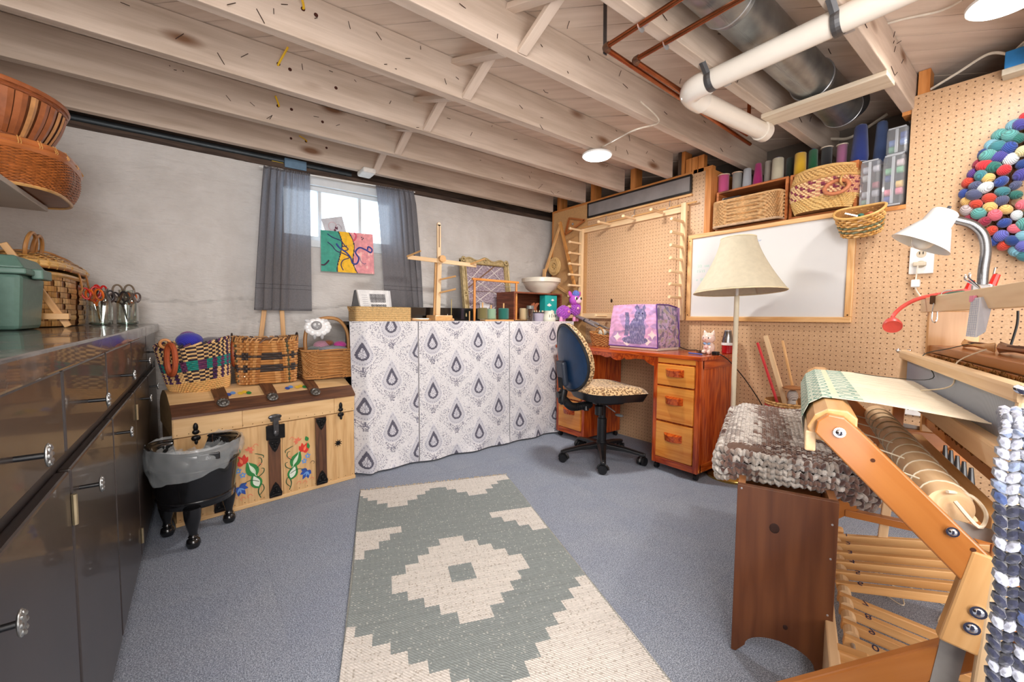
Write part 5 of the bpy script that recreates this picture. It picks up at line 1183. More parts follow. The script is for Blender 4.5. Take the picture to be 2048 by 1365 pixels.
MB().lathe([(r*1.05, h_*.8), (r*1.05, h_), (r*.9, h_*1.01)], c, 24).build('lid', plain(S(128, 132, 130), .4, .3), t, smooth=True)
b_ = MB(); [b_.rod(c+V((.012*cos(k*2), .012*sin(k*2), .004)), c+V((.014*cos(k*2+1), .014*sin(k*2+1), h_*.7)), .0018, 6) for k in range(7)]; b_.build('needles_inside', plain(S(120, 90, 80), .5), t)
t, c, r, h_ = jarlike(1077, 2.585, 8.5, 625, [(.01, .02), (.82, 0), (.86, .04), (1, .9), (1.03, 1), (.95, 1), (.9, .86), (.01, .84)], plain(S(176, 168, 186), .4, 0, .04), 'candle_cup', 'lilac cup with a dark rim and ribbed white top on the long table', 'cup')
MB().lathe([(r*1.04, h_*.9), (r*1.05, h_*1.02), (r*.98, h_*1.02)], c, 28).build('rim', plain(S(44, 40, 48), .4), t, smooth=True)
b_ = MB(); [b_.rod(c+V((r*.8*cos(k*.7), r*.8*sin(k*.7), h_*.9)), c+V((r*.8*cos(k*.7), r*.8*sin(k*.7), h_*1.2)), .004, 6) for k in range(9)]; b_.build('crayons', plain(S(224, 214, 184), .5), t, smooth=True)
t, c, r, h_ = jarlike(1098, 2.575, 10, 622, [(.01, .02), (.92, 0), (1.0, .06), (1.02, .3), (.92, .6), (.74, .84), (.80, 1), (.72, 1), (.66, .84), (.9, .3), (.01, .06)], plain(S(222, 222, 204), .25, 0, .05, 20, 0, .4), 'pottery_jar', 'squat cream pottery jar lettered in black, left of the purple toy', 'jar')
b_ = MB()
for k, (h0, h1) in enumerate(((.35, .62), (.35, .72), (.38, .6), (.35, .7), (.42, .64))):
    a = RD(-90-38+19*k); d1_ = V((cos(a)*r*1.0, sin(a)*r*1.0, 0)); b_.tube([c+d1_+V((0, 0, h_*h0)), c+d1_*.965+V((.003, -.001, h_*h1))], .0022, 5)
b_.build('black_lettering', BLACK, t)
t, c, r, h_ = jarlike(1112, 2.66, 8, 622, [(.01, .02), (.8, 0), (1, .5), (.9, 1), (.82, 1), (.9, .5), (.01, .06)], plain(S(228, 228, 222), .3, 0, .03), 'white_cup', 'white cup behind the lettered pottery jar', 'cup')

# purple fluffy toy llama with a big head
y_ = 2.54; tc = atx(1140, y_); PUR = plain(S(168, 62, 190), .9, 0, .25, 60, .6, 0, 0, 1, .8); PNK2 = plain(S(232, 150, 196), .5, 0, .05)
t = thing('toy_llama', 'fluffy purple toy llama with blue forelock and shiny eyes, right end of long table', 'toy', tc)
def tuft(b_, c, r, n_, amp, rr, s=.012):
    b_.ball(c, tuple(x*.92 for x in r), 16, 12)
    for k in range(n_):
        z = 1-2*(k+.5)/n_; q = k*2.39996; xy = math.sqrt(1-z*z); d_ = V((xy*cos(q), xy*sin(q), z)); p = V(c)+V((d_.x*r[0], d_.y*r[1], d_.z*r[2]))*.92
        b_.ball(p, (s*rr.uniform(.7, 1.2), s*rr.uniform(.7, 1.2), s*rr.uniform(.7, 1.3)), 6, 4)
rr = random.Random(5); q = lambda x, z: pt(x, z, Y=y_)
bod, nek, hd = q(1127, 625), q(1151, 618), q(1149, 600); bod.y = nek.y = hd.y = y_
b_ = MB(); tuft(b_, bod, (.066, .050, .054), 150, 0, rr, .010); b_.build('body', PUR, t, smooth=True)
b_ = MB(); tuft(b_, nek, (.046, .042, .060), 110, 0, rr, .009); b_.build('chest', PUR, t, smooth=True)
b_ = MB(); b_.ball(hd, (.050, .046, .050), 20, 14); b_.build('head', plain(S(196, 92, 206), .7, 0, .1, 30, .2), t, smooth=True)
b_ = MB(); b_.ball(hd+V((.012, -.036, -.010)), (.034, .018, .024), 16, 10); b_.build('muzzle', plain(S(240, 206, 226), .6), t, smooth=True)
for s, dx in ((-1, -.022), (1, .030)):
    e = MB().ball(hd+V((dx, -.041, .010)), (.016, .008, .017), 12, 8).build('eye', plain(S(236, 236, 226), .2, 0, 0, 8, 0, .8), t, smooth=True)
    MB().ball(hd+V((dx+.001, -.048, .009)), (.011, .004, .013), 12, 8).build('pupil', plain(S(20, 30, 26), .05, 0, 0, 8, 0, 1), e, smooth=True)
for s in (-1, 1): MB().ball(hd+V((s*.050, 0, .044)), (.018, .010, .034), 12, 8, Matrix.Rotation(RD(35*s), 3, 'Y')).build('ear', plain(S(206, 84, 186), .7), t, smooth=True)
b_ = MB(); tuft(b_, hd+V((0, -.016, .050)), (.032, .024, .026), 40, 0, rr, .008); b_.build('forelock', plain(S(112, 132, 212), .8, 0, .2, 60, .5), t, smooth=True)
for px_ in (1120, 1131, 1146, 1157): MB().lathe([(.014, 0), (.016, .004), (.015, .02), (.012, .04)], (q(px_, 640).x, y_+(.02 if px_ in (1131, 1157) else -.012), TZ), 12).build('foot', PNK2, t, smooth=True)
MB().ball(nek+V((-.016, -.046, .004)), (.014, .006, .012), 12, 8).build('chest_badge', plain(S(244, 190, 214), .3), t, smooth=True)
MB().ball(bod+V((.012, -.052, .006)), (.012, .006, .011), 12, 8).build('side_badge', plain(S(240, 140, 170), .3), t, smooth=True)

# rug
RA = V((.668, 2.22, 0)); ra = V((.77, -.27, 0)).normalized(); rb_ = V((-ra.y*-1, 0, 0)); rb_ = V((ra.y, -ra.x, 0)); RW, RL = .815, 1.50
def rugc(a, b2):
    Wt, Gr = S(208, 202, 195), S(134, 141, 140); k = 1+.10*noise.noise(V((a*40, b2*220, 1)))+.05*(1 if int(b2/.006) % 2 else -1)
    def st(x): return int(x/.05)
    wht = b2 < .075
    for c_, e in ((.185, 0), (.59, -.02)):
        for k2, (lo, hi) in enumerate(((.07, .10), (.10, .14), (.14, .19), (.19, .247))):
            if lo+e <= b2 < hi+e and abs(a-c_) < (.17, .145, .10, .05)[k2]: wht = True
    for i, (lo, hi) in enumerate(((.45, .505), (.505, .555), (.555, .61), (.61, .668))):
        if lo <= b2 < hi and a < (.19, .14, .09, .037)[i]: wht = True
        if lo-.012 <= b2 < hi-.012 and a > (.597, .642, .697, .745)[i]: wht = True
    j = (b2-.605)/.0508; j = int(j) if j >= 0 else -1
    if 0 <= j <= 9:
        hw = .05*(min(j, 9-j)+1)+.003
        if abs(a-.385) < hw: wht = not (abs(a-.385) < .05 and abs(b2-.862) < .05)
    for i in range(9):
        if b2 > 1.03+.047*i and a < .028+.049*i: wht = True
        if b2 > 1.012+.048*i and a > .768-.0355*0-.05*(i)-.0: wht = True
    wt = (.97 if int(a/.010) % 2 else 1.0)
    c = Wt if wht else Gr
    if not wht and noise.noise(V((a*300, b2*300, 4))) > .44: c = S(172, 174, 170)
    if wht and noise.noise(V((a*260, b2*160, 9))) > .42: c = S(176, 168, 158)
    return (c[0]*k*wt, c[1]*k*wt, c[2]*k*wt, 1)
t = thing('woven_rug', 'flat-woven grey and cream runner rug with stepped diamond pattern on the carpet', 'rug', RA+ra*.4+rb_*.7)
b_ = MB(); nx, ny = 160, 300
def rugf(u, v):
    p = RA+ra*(u*RW+.004*sin(v*9)*(1 if u > .5 else -1))+rb_*(v*RL); z = .007+.0014*((int(u*nx)+int(v*ny)) % 2)+.002*noise.noise(V((u*4, v*6, 1)))+.003*math.exp(-((u-.0)/.02)**2)
    return V((p.x, p.y, z))
b_.grid(rugf, nx, ny, lambda u, v: rugc(u*RW, v*RL)); 
b_.build('rug_weave', painted_cols(.95, 420, .6, var=.08, vs=200), t)
b_ = MB()
for s in (0, 1): b_.tube([RA+ra*(s*RW+.0)+rb_*(k/20*RL)+V((0, 0, .005)) for k in range(21)], .0045, 6, flat=.8)
b_.build('rug_edge', plain(S(150, 152, 146), .95, 0, .2, 120), t, smooth=True)
b_ = MB(); rr = random.Random(9)
for e, (v0, sg) in enumerate(((0, -1), (RL, 1))):
    for k in range(110):
        p = RA+ra*(k/109*RW)+rb_*v0+V((0, 0, .006)); L_ = rr.uniform(.012, .026); d_ = rb_*(sg*L_)+ra*rr.uniform(-.012, .012)
        b_.tube([p, p+d_*.5+V((0, 0, rr.uniform(.0, .006))), p+d_+V((0, 0, -.002))], .0016, 4)
b_.build('fringe', plain(S(206, 188, 156), .95, 0, .1, 120), t, kind='stuff')
# ================================================================== RIGHT WALL
def yz(px_, py_, X=2.70): p = pt(px_, py_, X=X); return p
RX90 = Matrix.Rotation(RD(90), 3, 'X'); RY90 = Matrix.Rotation(RD(90), 3, 'Y')
# long black-edged translucent strip under the joists
a, b2 = yz(1175, 437), yz(1390, 382); za, zt = H+.866, H+.978
t = thing('framed_strip', 'long smoky strip in black edging fixed along the top of the pegboard', 'panel', (2.70, 2.05, za))
MB().box((2.708, 1.575, za), (2.716, 2.50, zt)).build('sheet', plain(S(138, 134, 134), .25, 0, .12, 8, 0, .3), t)
for z in (za, zt): MB().box((2.702, 1.565, z-.006), (2.718, 2.51, z+.006)).build('edging', BLACK, t)
for y_ in (1.565, 2.505): MB().box((2.702, y_-.004, za), (2.718, y_+.004, zt)).build('end_edging', BLACK, t)
MB().box((2.704, 1.558, H+.84), (2.72, 2.51, H+.853)).build('wooden_rail', PINE, t)

# warping board
t = thing('warping_board', 'large pale wooden warping board with round pegs hung on the pegboard', 'warping board', (2.68, 2.08, H))
wl, wr_, wt, wbm = 2.575, 1.60, H+.760, H+.015
b_ = MB(); b_.box((2.675, wl-.038, wbm-.01), (2.700, wl, wt+.01)); b_.build('upright', MAPLE2, t, bev=.003)
b_ = MB(); b_.box((2.675, wr_-.022, wbm-.03), (2.700, wr_+.016, wt+.035)); b_.build('upright', MAPLE2, t, bev=.003)
b_ = MB(); b_.box((2.700, wr_-.02, wt-.022), (2.718, wl, wt+.018)); b_.build('top_rail', MAPLE2, t, bev=.003)
b_ = MB(); b_.box((2.700, wr_-.02, wbm-.022), (2.718, wl, wbm+.022)); b_.build('bottom_rail', MAPLE2, t, bev=.003)
MB().rod((2.69, wr_-.09, wt+.025), (2.69, wl+.01, wt+.022), .006, 8).build('hanging_rod', MAPLE, t, smooth=True)
pegs = [(wl-.018, H+.645-.092*k) for k in range(8)]+[(wr_-.002, H+.665-.087*k) for k in range(7)]
pegs += [(y_, wt-.002) for y_ in (2.555, 2.24, 2.0, 1.76)]+[(y_, wbm) for y_ in (2.555, 2.25)]
for k, (y_, z) in enumerate(pegs): MB().lathe([(.0095, 0), (.0095, .12), (.012, .126), (.012, .136), (.009, .14)], (2.675, y_, z), 14, Matrix.Rotation(RD(-90), 3, 'Y')).build('peg', MAPLE2, t, smooth=True)
b_ = MB()
for y_ in (2.3, 2.02, 1.72): b_.tube([(2.712, y_, wt+.09), (2.70, y_, wt+.055), (2.69, y_-.01, wt+.03), (2.68, y_+.012, wt+.02)], .0025, 6)
b_.build('hook', STEEL, t, kind='stuff')
# A-shaped wooden swift, wheel and triangle in the corner
t = thing('folding_swift', 'folded wooden swift in an A shape leaning in the corner', 'swift', (2.62, 2.85, H+.3))
ap = yz(1122, 445, 2.66); L_, R_2 = yz(1090, 545, 2.56), yz(1152, 575, 2.66)
MB().beam(ap, L_, .026, .014, (1, 0, 0)).build('arm', ORANGE if 0 else PINE, t, bev=.002); MB().beam(ap+V((-.014, 0, 0)), R_2+V((-.014, 0, 0)), .028, .014, (1, 0, 0)).build('arm', wood(S(196, 128, 62), S(226, 164, 92)), t, bev=.002)
MB().beam(L_+V((0, .005, .03)), L_+V((0, .012, -.05)), .036, .016, (1, 0, 0)).build('foot', PINE, t, bev=.003); MB().rod(ap+V((-.03, 0, -.012)), ap+V((.012, 0, -.012)), .010, 10).build('bolt', MAPLE, t)
t = thing('triangle_loom', 'small triangular wooden frame with edge pins high in the corner', 'frame', (2.70, 2.66, H+.75))
v = [yz(1140, 437), yz(1171, 441), yz(1132, 470)]
for a, b2 in ((0, 1), (1, 2), (2, 0)): MB().beam(v[a]+V((-.01, 0, 0)), v[b2]+V((-.01, 0, 0)), .016, .012, (1, 0, 0)).build('side', wood(S(160, 88, 40), S(196, 124, 68)), t, bev=.001)
b_ = MB(); c = (v[0]+v[1]+v[2])/3; b_.add([v[0]+V((.002, 0, 0)), v[1]+V((.002, 0, 0)), v[2]+V((.002, 0, 0))], [(0, 1, 2)]); b_.build('web', plain(S(196, 142, 88), .7), t); MB().ball(c+V((-.012, 0, .004)), (.010, .010, .010), 10, 8).build('knob', STEEL, t, smooth=True)
wc = yz(1118, 533, 2.68)+V((-.02, .03, 0)); WY = wood(S(206, 164, 100), S(232, 198, 140), 1, .5, .1)
t = thing('pierced_disc', 'round pale wooden wheel with carved hexagon ring and pierced hub in the corner', 'wheel', wc)
b_ = MB(); b_.lathe([(.028, 0), (.062, 0), (.082, .004), (.084, .014), (.078, .018), (.060, .016), (.056, .022), (.030, .020), (.028, 0)], wc, 40, Matrix.Rotation(RD(-90), 3, 'Y')); b_.build('disc', WY, t, smooth=True)
MB().tube([wc+V((-.020, .068*cos(k*pi/3), .068*sin(k*pi/3))) for k in range(6)], .004, 6, True).build('hexagon_ridge', WY, t)
for k in range(6): a = k*pi/3; MB().beam(wc+V((-.012, 0, 0)), wc+V((-.012, .03*cos(a), .03*sin(a))), .008, .008, (1, 0, 0)).build('spoke', WY, t)
MB().rod(wc+V((0, 0, 0)), wc+V((-.02, 0, 0)), .008, 12).build('hub', WY, t)
t = MB().beam(yz(1112, 571, 2.708), yz(1142, 592, 2.708), .022, .012, (1, 0, 0)).build('wooden_stick', PINE, bev=.002, label='short slanting wooden stick between the bowl and warping board', cat='stick')

# whiteboard
t = thing('whiteboard', 'large whiteboard in a wooden frame on the pegboard, with faint marker notes', 'whiteboard', (2.70, 1.11, H+.28))
y0_, y1_, z0, z1 = .652, 1.567, H-.016, H+.568
MB().box((2.708, y0_+.02, z0+.02), (2.716, y1_-.02, z1-.02)).build('board', plain(S(226, 226, 226), .12, 0, .01, 3, 0, .5), t)
for a, b2 in (((2.695, y0_, z0), (2.719, y1_, z0+.03)), ((2.695, y0_, z1-.026), (2.719, y1_, z1)), ((2.695, y0_, z0+.03), (2.719, y0_+.03, z1-.026)), ((2.695, y1_-.028, z0+.03), (2.719, y1_, z1-.026))): MB().box(a, b2).build('frame_side', PINE, t, bev=.003)
b_ = MB()
for y_, z in ((y0_+.015, z0+.04), (y0_+.015, z1-.04), (y1_-.014, z0+.04), (y1_-.014, z1-.04)): b_.rod((2.694, y_, z), (2.696, y_, z), .004, 10)
b_.build('screw_heads', plain(S(90, 60, 40), .4, .8), t, kind='stuff')
MKB, MKG = plain(S(176, 192, 220), .6), plain(S(190, 226, 214), .6)
Mt = lambda y_, z: frame4((2.7075, y_, z), (0, -1, 0), (0, 0, 1), (-1, 0, 0))
text('- See  yarn', .020, Mt(1.20, H+.500), MKB, t); text('- 5 / wave draft sampler', .018, Mt(1.19, H+.474), MKB, t)
text('5/2  cot', .026, Mt(1.46, H+.352), MKG, t); text('15/15', .026, Mt(1.475, H+.318), MKG, t); text('x  30', .026, Mt(1.48, H+.262), MKG, t)

# niche: two cedar crates on their sides, baskets in them
CED = wood(S(168, 92, 42), S(206, 128, 70), 1.1, .6, 0, 8, .3, knots=1.2)
def sidecrate(y0_, y1_, lab, x0=2.735):
    t = thing('open_crate', lab, 'crate', (2.88, (y0_+y1_)/2, H+.556), 'wooden crates in the wall niche'); z0, z1 = H+.556, H+.826; x1 = 3.04
    for nm, a, b2 in (('side', (x0, y0_, z0), (x1, y0_+.014, z1)), ('side', (x0, y1_-.014, z0), (x1, y1_, z1)), ('bottom_board', (x0, y0_+.014, z0), (x1, y1_-.014, z0+.01)), ('top_board', (x0, y0_+.014, z1-.012), (x0+.14, y1_-.014, z1)), ('top_board', (x0+.15, y0_+.014, z1-.012), (x1, y1_-.014, z1)),
        ('back_board', (x1-.012, y0_+.014, z0), (x1, y1_-.014, z0+.125)), ('back_board', (x1-.012, y0_+.014, z0+.135), (x1, y1_-.014, z1-.012)), ('face_board', (x0-.003, y0_, z0-.004), (x0+.01, y1_, z0+.03))):
        MB().box(a, b2).build(nm, CED, t, bev=.0015)
sidecrate(.985, 1.40, 'left open cedar crate in the wall niche, holding the pale seagrass box'); sidecrate(.665, .975, 'right open cedar crate in the wall niche, holding the lidded straw purse')
# seagrass box
cs_ = V((2.80, 1.195, H+.590)); t = thing('seagrass_box', 'rectangular seagrass basket pulled forward in the left niche crate', 'basket', cs_)
def psg(u, t_): x, y_ = sup(.115, .195, 9)(u); return cs_+V((x-.02, y_, t_*.15+.02*(y_<0)*0))
b_ = MB(); weave(b_, psg, 46, 15, .0052, lambda j, r: S(218, 178, 128) if (j*3+r) % 4 else S(196, 148, 96), 0, 1, gap=.0); b_.build('basket_wall', painted_cols(.7, var=.25, vs=60), t, smooth=True)
b_ = MB(); shell(b_, psg, 40, 2, .008, True, S(150, 104, 62)); b_.build('basket_liner', painted_cols(.8), t)
b_ = MB(); rimtube(b_, psg, 1.02, .006, 60, S(210, 168, 118)); rimtube(b_, psg, -.02, .007, 60, S(190, 160, 130)); b_.build('rim', painted_cols(.7, var=.2), t, smooth=True)
spool('thread_cone', (2.80, 1.335, H+.742), .022, .0, S(24, 24, 34), 'x', 'x') if 0 else None
t = thing('thread_cone', 'black thread cone lying sideways in the left niche crate', 'thread spool', (2.80, 1.27, H+.775), 'thread spools on the niche crates')
MB().lathe([(.018, 0), (.022, .004), (.020, .10), (.014, .104)], (2.79, 1.375, H+.772), 24, RX90).build('thread', objcol(kind='thread'), t, smooth=True, color=S(22, 22, 32)); MB().lathe([(.024, 0), (.024, .003)], (2.79, 1.379, H+.772), 24, RX90).build('core_foot', WHITE, t)
# straw purse with ring
cp = V((2.79, .815, H+.590)); t = thing('straw_purse', 'boat-shaped straw purse with plum zigzags, a fold-over lid and ring handle', 'basket', cp)
def pps(u, t_): x, y_ = sup(.085*(1.1-.25*t_), .155*(.82+.22*sin(pi*min(1, t_*.9))), 2.6)(u); return cp+V((x-.03, y_, t_*.21+.02*t_*cos(pi*y_/.36)))
def psc(j, r):
    if r < 7: return S(222, 184, 118) if (j+r) % 5 else S(206, 162, 96)
    if r < 16: return S(134, 54, 76) if ((j+r*2) % 8 < 3 and (r//2+j//4) % 2 == 0) else (S(232, 196, 146) if (j+r) % 2 else S(214, 150, 120))
    return S(218, 176, 112) if (j+r) % 4 else S(198, 150, 88)
b_ = MB(); weave(b_, pps, 48, 22, .0032, psc, 0, 1, gap=.02); b_.build('purse_wall', painted_cols(.7, var=.15, vs=60), t)
b_ = MB(); shell(b_, pps, 40, 4, .004, True, S(150, 110, 66)); vs = [pps(k/40, 1) for k in range(40)]; b_.add(vs, [tuple(range(40))], None, S(206, 160, 98)); b_.build('purse_body', painted_cols(.8), t)
b_ = MB(); rimtube(b_, pps, 1.0, .007, 60, S(214, 172, 108)); rimtube(b_, pps, .76, .006, 60, S(206, 160, 98)); b_.build('rim', painted_cols(.7, var=.2), t, smooth=True)
rc = V((2.665, .735, H+.690)); MB().tube([rc+V((.012*sin(a), .052*cos(a), .036*sin(a))) for a in [2*pi*k/30 for k in range(30)]], .0095, 10, True).build('ring_handle', plain(S(196, 122, 84), .5, 0, .15, 60, .2), t, smooth=True)
MB().tube(bez([rc+V((.02, -.02, .062)), rc+V((-.006, -.02, .045)), rc+V((-.012, -.02, .02)), rc+V((.02, -.02, .01))], 4), .005, 6).build('strap', plain(S(210, 166, 100), .7), t, smooth=True)

# spools along the crate tops
NZ = H+.826; GN = 'thread spools on the niche crates'
def z3(x, y): return (1350+x/2.934, y/2.934)
def nich(x0, x1, ytop, X): 
    a, b2 = pt(*z3(x0, 1000), X=X), pt(*z3(x1, 1000), X=X); y_ = (a.y+b2.y)/2; return V((X, y_, NZ)), abs(a.y-b2.y)/2*.93, pt(*z3((x0+x1)/2, ytop), X=X).z-NZ
for x0, x1, yt, X, c, lab, fl_, core, tp in ((252, 325, 1032, 2.80, S(222, 92, 150), 'rose pink thread spool with wooden flanges, leftmost on the niche crates', (.78, .6, .45, 1), None, 1),
    (335, 400, 1018, 2.81, S(162, 160, 154), 'grey thread spool with wooden flanges beside the rose pink one', (.78, .6, .45, 1), None, 1), (398, 453, 992, 2.80, S(186, 192, 200), 'pale silver-grey thread cone third from the left', None, None, .82),
    (457, 520, 962, 2.81, S(178, 22, 112), 'magenta thread cone beside the silver-grey one', None, None, .6), (522, 572, 948, 2.86, S(206, 198, 186), 'slim beige-grey thread cone behind the cream one', None, None, .8),
    (566, 640, 932, 2.80, S(214, 206, 180), 'fat cream thread cone with a blue foot', None, S(30, 80, 190), .93), (648, 697, 930, 2.86, S(44, 58, 48), 'dark forest green thread cone left of the yellow one', None, None, .9),
    (696, 771, 902, 2.80, S(238, 186, 28), 'bright yellow thread cone with a blue foot', None, S(30, 80, 190), .93), (776, 838, 884, 2.84, S(20, 104, 62), 'emerald green thread cone with a blue top', None, S(24, 70, 150), .9),
    (846, 926, 872, 2.86, S(20, 20, 26), 'black thread spool with wide pale flanges', (.8, .68, .55, 1), None, 1), (936, 1014, 856, 2.84, S(176, 104, 146), 'variegated plum and pink thread spool with pale flanges', (.8, .68, .55, 1), None, 1)):
    c_, r_, h_ = nich(x0, x1, yt, X); t = spool('thread_cone' if not fl_ else 'thread_spool', c_, r_*(.84 if fl_ else 1), h_, c, lab, GN, tp, 0, fl_, core)
def cone(x0, x1, yt, X, c, lab):
    c_, r_, h_ = nich(x0, x1, yt, X); t = thing('yarn_cone', lab, 'yarn cone', c_, 'large yarn cones in the wall niche'); MB().lathe([(r_*.8, 0), (r_*.95, .006), (r_, .03), (r_*.72, h_-.01), (r_*.6, h_)], c_, 36).build('yarn', objcol(kind='thread'), t, smooth=True, color=c)
    MB().lathe([(r_*.86, 0), (r_*.86, .004)], c_, 24).build('cone_foot', plain(S(190, 190, 196), .5), t); MB().lathe([(r_*.3, h_), (r_*.28, h_+.006)], c_, 16).build('cone_tip', plain(S(190, 190, 196), .5), t)
cone(1022, 1135, 742, 2.80, S(22, 48, 128), 'large navy blue yarn cone'); cone(1152, 1250, 722, 2.94, S(96, 124, 186), 'large denim blue yarn cone behind the plastic cases')
# clear plastic cases
CLR = plain(S(226, 230, 236), .25, 0, .02, 8, 0, .3, .5, .38)
def pcase(y0_, y1_, z0, z1, x0, lab, cols_, dz=.0):
    t = thing('plastic_case', lab, 'plastic case', ((x0+.03), (y0_+y1_)/2, z0), 'clear plastic cases in the wall niche')
    MB().box((x0, y0_, z0), (x0+.16, y1_, z1)).build('case', CLR, t, bev=.012)
    for a in ((y0_+y1_)/2, ): MB().box((x0-.003, a-.006, z0+.01), (x0+.0, a+.006, z1-.01)).build('latch_rib', plain(S(216, 220, 226), .25, 0, .02, 8, 0, .3, 0, .4), t, bev=.003)
    for z in (z0+.004, z1-.004): MB().tube([(x0+.002, y0_+.008, z), (x0+.002, y1_-.008, z)], .004, 8).build('edge', plain(S(206, 210, 216), .25, 0, .02, 8, 0, 0, 0, .6), t, smooth=True)
    n_ = len(cols_)
    for k, c in enumerate(cols_):
        z = z0+.02+(z1-z0-.04)*(k+.5)/n_
        for s in (-.25, .25): 
            if (k+int(s > 0)) % 3: MB().rod((x0+.035, (y0_+y1_)/2+s*(y1_-y0_)-.011, z), (x0+.035, (y0_+y1_)/2+s*(y1_-y0_)+.011, z), .016, 14).build('thread_inside', plain(c, .7), t, smooth=True)
pcase(.572, .650, H+.556, H+.800, 2.70, 'left clear plastic case with few threads, standing on the niche shelf', [S(120, 150, 130), S(170, 170, 180), S(150, 80, 90), S(200, 200, 200), S(190, 190, 200)])
pcase(.482, .562, H+.556, H+.800, 2.695, 'right clear plastic case of pink and yellow threads beside the pegboard', [S(90, 100, 170), S(232, 140, 160), S(236, 196, 110), S(60, 80, 140), S(120, 180, 140), S(214, 196, 200)])
pcase(.480, .560, H+.803, H+.935, 2.72, 'small clear plastic case of blue threads on top of the right case', [S(110, 170, 140), S(100, 130, 190), S(60, 80, 150)])

# small hanging basket in front of the board's right edge
ch = V((2.632, .618, H+.425)); t = thing('hanging_basket', 'small golden wall basket with threads and snips, hung over the right edge of whiteboard', 'basket', ch)
def phb(u, t_):
    x, y_ = sup(.062+.012*t_, .078+.020*t_, 2.5)(u); z = t_*.105+.010*(y_/.09)**2*t_; a = RD(-32); return ch+V((x*cos(a)-z*sin(-a)*1.0+.02, y_, -x*sin(-a)*-1.0*1.0+z*cos(a)+.01))
b_ = MB(); weave(b_, phb, 18, 9, .0038, lambda j, r: S(112, 116, 84) if r in (2, 4) else [S(214, 160, 84), S(196, 138, 64), S(224, 176, 108)][(j+r) % 3], 0, 1, gap=.02); b_.build('basket_wall', painted_cols(.5, coat=.1), t)
b_ = MB(); shell(b_, phb, 30, 3, .004, True, S(160, 112, 58)); b_.build('basket_liner', painted_cols(.7), t)
b_ = MB(); rimtube(b_, phb, 1.03, .006, 40, S(220, 172, 100)); b_.build('rim', painted_cols(.5), t, smooth=True)
MB().tube(bez([(2.694, .600, H+.50), (2.70, .62, H+.548), (2.694, .645, H+.50)], 6), .004, 6).build('hanging_loop', plain(S(190, 130, 64), .6), t, smooth=True)
MB().box((2.700, .640, H+.52), (2.72, .672, H+.575)).build('wooden_cleat', PINE, label='small wooden cleat above the hanging basket', cat='cleat', bev=.002)
for dx, dy, c, lab in ((0, .01, S(30, 130, 110), 'green thread bobbin in the hanging basket'), (-.01, -.03, S(230, 110, 50), 'orange thread bobbin in the hanging basket')):
    o = MB().rod(ch+V((dx-.012, dy, .082)), ch+V((dx+.014, dy-.006, .092)), .014, 14).build('thread_bobbin', objcol(kind='thread'), smooth=True, color=c, label=lab, cat='thread bobbin', group='bobbins in the hanging basket')
MB().beam(ch+V((-.03, .06, .108)), ch+V((-.01, .012, .088)), .014, .008).build('thread_snips', CHROME, bev=.001, label='small metal thread snips in the hanging basket', cat='snips')

# outlet with plug and cord
t = thing('wall_outlet', 'white double outlet plate on the pegboard below the white lamp head', 'outlet', (2.70, .405, H+.22))
MB().box((2.70, .362, H+.218), (2.719, .445, H+.345)).build('plate', WHITE, t, bev=.004)
for z in (H+.31, H+.262):
    MB().rod((2.6995, .404, z), (2.698, .404, z), .017, 20).build('socket', plain(S(196, 182, 160), .5), t)
b_ = MB()
for dy in (-.006, .006): b_.box((2.696, .404+dy-.0015, H+.308), (2.6985, .404+dy+.0015, H+.32))
b_.build('slots', BLACK, t, kind='stuff')
t = thing('white_cable', 'white cable plugged into the wall outlet, with a small inline box', 'cord', (2.67, .40, H+.26))
b_ = MB(); b_.box((2.672, .384, H+.252), (2.698, .428, H+.272)); b_.build('plug', plain(S(206, 192, 170), .5), t, bev=.004)
b_ = MB(); b_.box((2.67, .40, H+.155), (2.70, .43, H+.19)); b_.build('inline_box', WHITE, t, bev=.004)
MB().tube(bez([(2.675, .41, H+.255), (2.68, .414, H+.20), (2.685, .414, H+.15), (2.68, .38, H+.08), (2.685, .36, H+.0), (2.69, .365, H-.1), (2.69, .38, H-.4)]), .003, 6).build('cord', WC, t, smooth=True)

# wreath of yarn balls
WCN = V((2.705, -.045, H+.555)); t = thing('yarn_ball_wreath', 'wreath of many coloured mini yarn balls on a twig ring, hung on pegboard', 'wreath', WCN)
rr = random.Random(12); PAL = [S(*c) for c in ((206, 60, 36), (224, 96, 44), (60, 130, 140), (90, 160, 156), (120, 176, 196), (40, 70, 150), (70, 66, 150), (96, 100, 186), (86, 48, 128), (230, 214, 160), (236, 190, 112), (214, 40, 50), (232, 104, 120), (120, 92, 80), (186, 170, 170), (36, 110, 100), (20, 60, 130), (222, 230, 232), (150, 30, 60), (80, 86, 120))]
pm = MB(); pm.ball((0, 0, 0), (.025, .028, .024), 16, 10); proto = pm.build('yarn_ball', YARN, t, smooth=True, world=False, color=PAL[0]); proto.location = (-.03, .2, .1); first = True; last = -1
for ring, (R_, n_) in enumerate(((.180, 27), (.218, 34), (.256, 40), (.290, 45), (.316, 50))):
    for k in range(n_):
        a = 2*pi*(k+.5*(ring % 2)+rr.uniform(-.12, .12))/n_; o = proto if first else proto.copy()
        if not first: col.objects.link(o); o.parent = t
        first = False; R2 = R_+rr.uniform(-.007, .007); o.location = (-.030-.020*(ring in (1, 2, 3))+rr.uniform(-.006, .006), R2*cos(a), R2*sin(a)); s = rr.uniform(.74, 1.0); o.scale = (s, s, s*rr.uniform(.9, 1.1)); o.rotation_euler = (rr.uniform(0, 6), rr.uniform(-.4, .4), rr.uniform(-.4, .4)); 
        c = rr.randrange(len(PAL)); c = (c+3) % len(PAL) if c == last else c; last = c; o.color = PAL[c]
b_ = MB(); rr2 = random.Random(4)
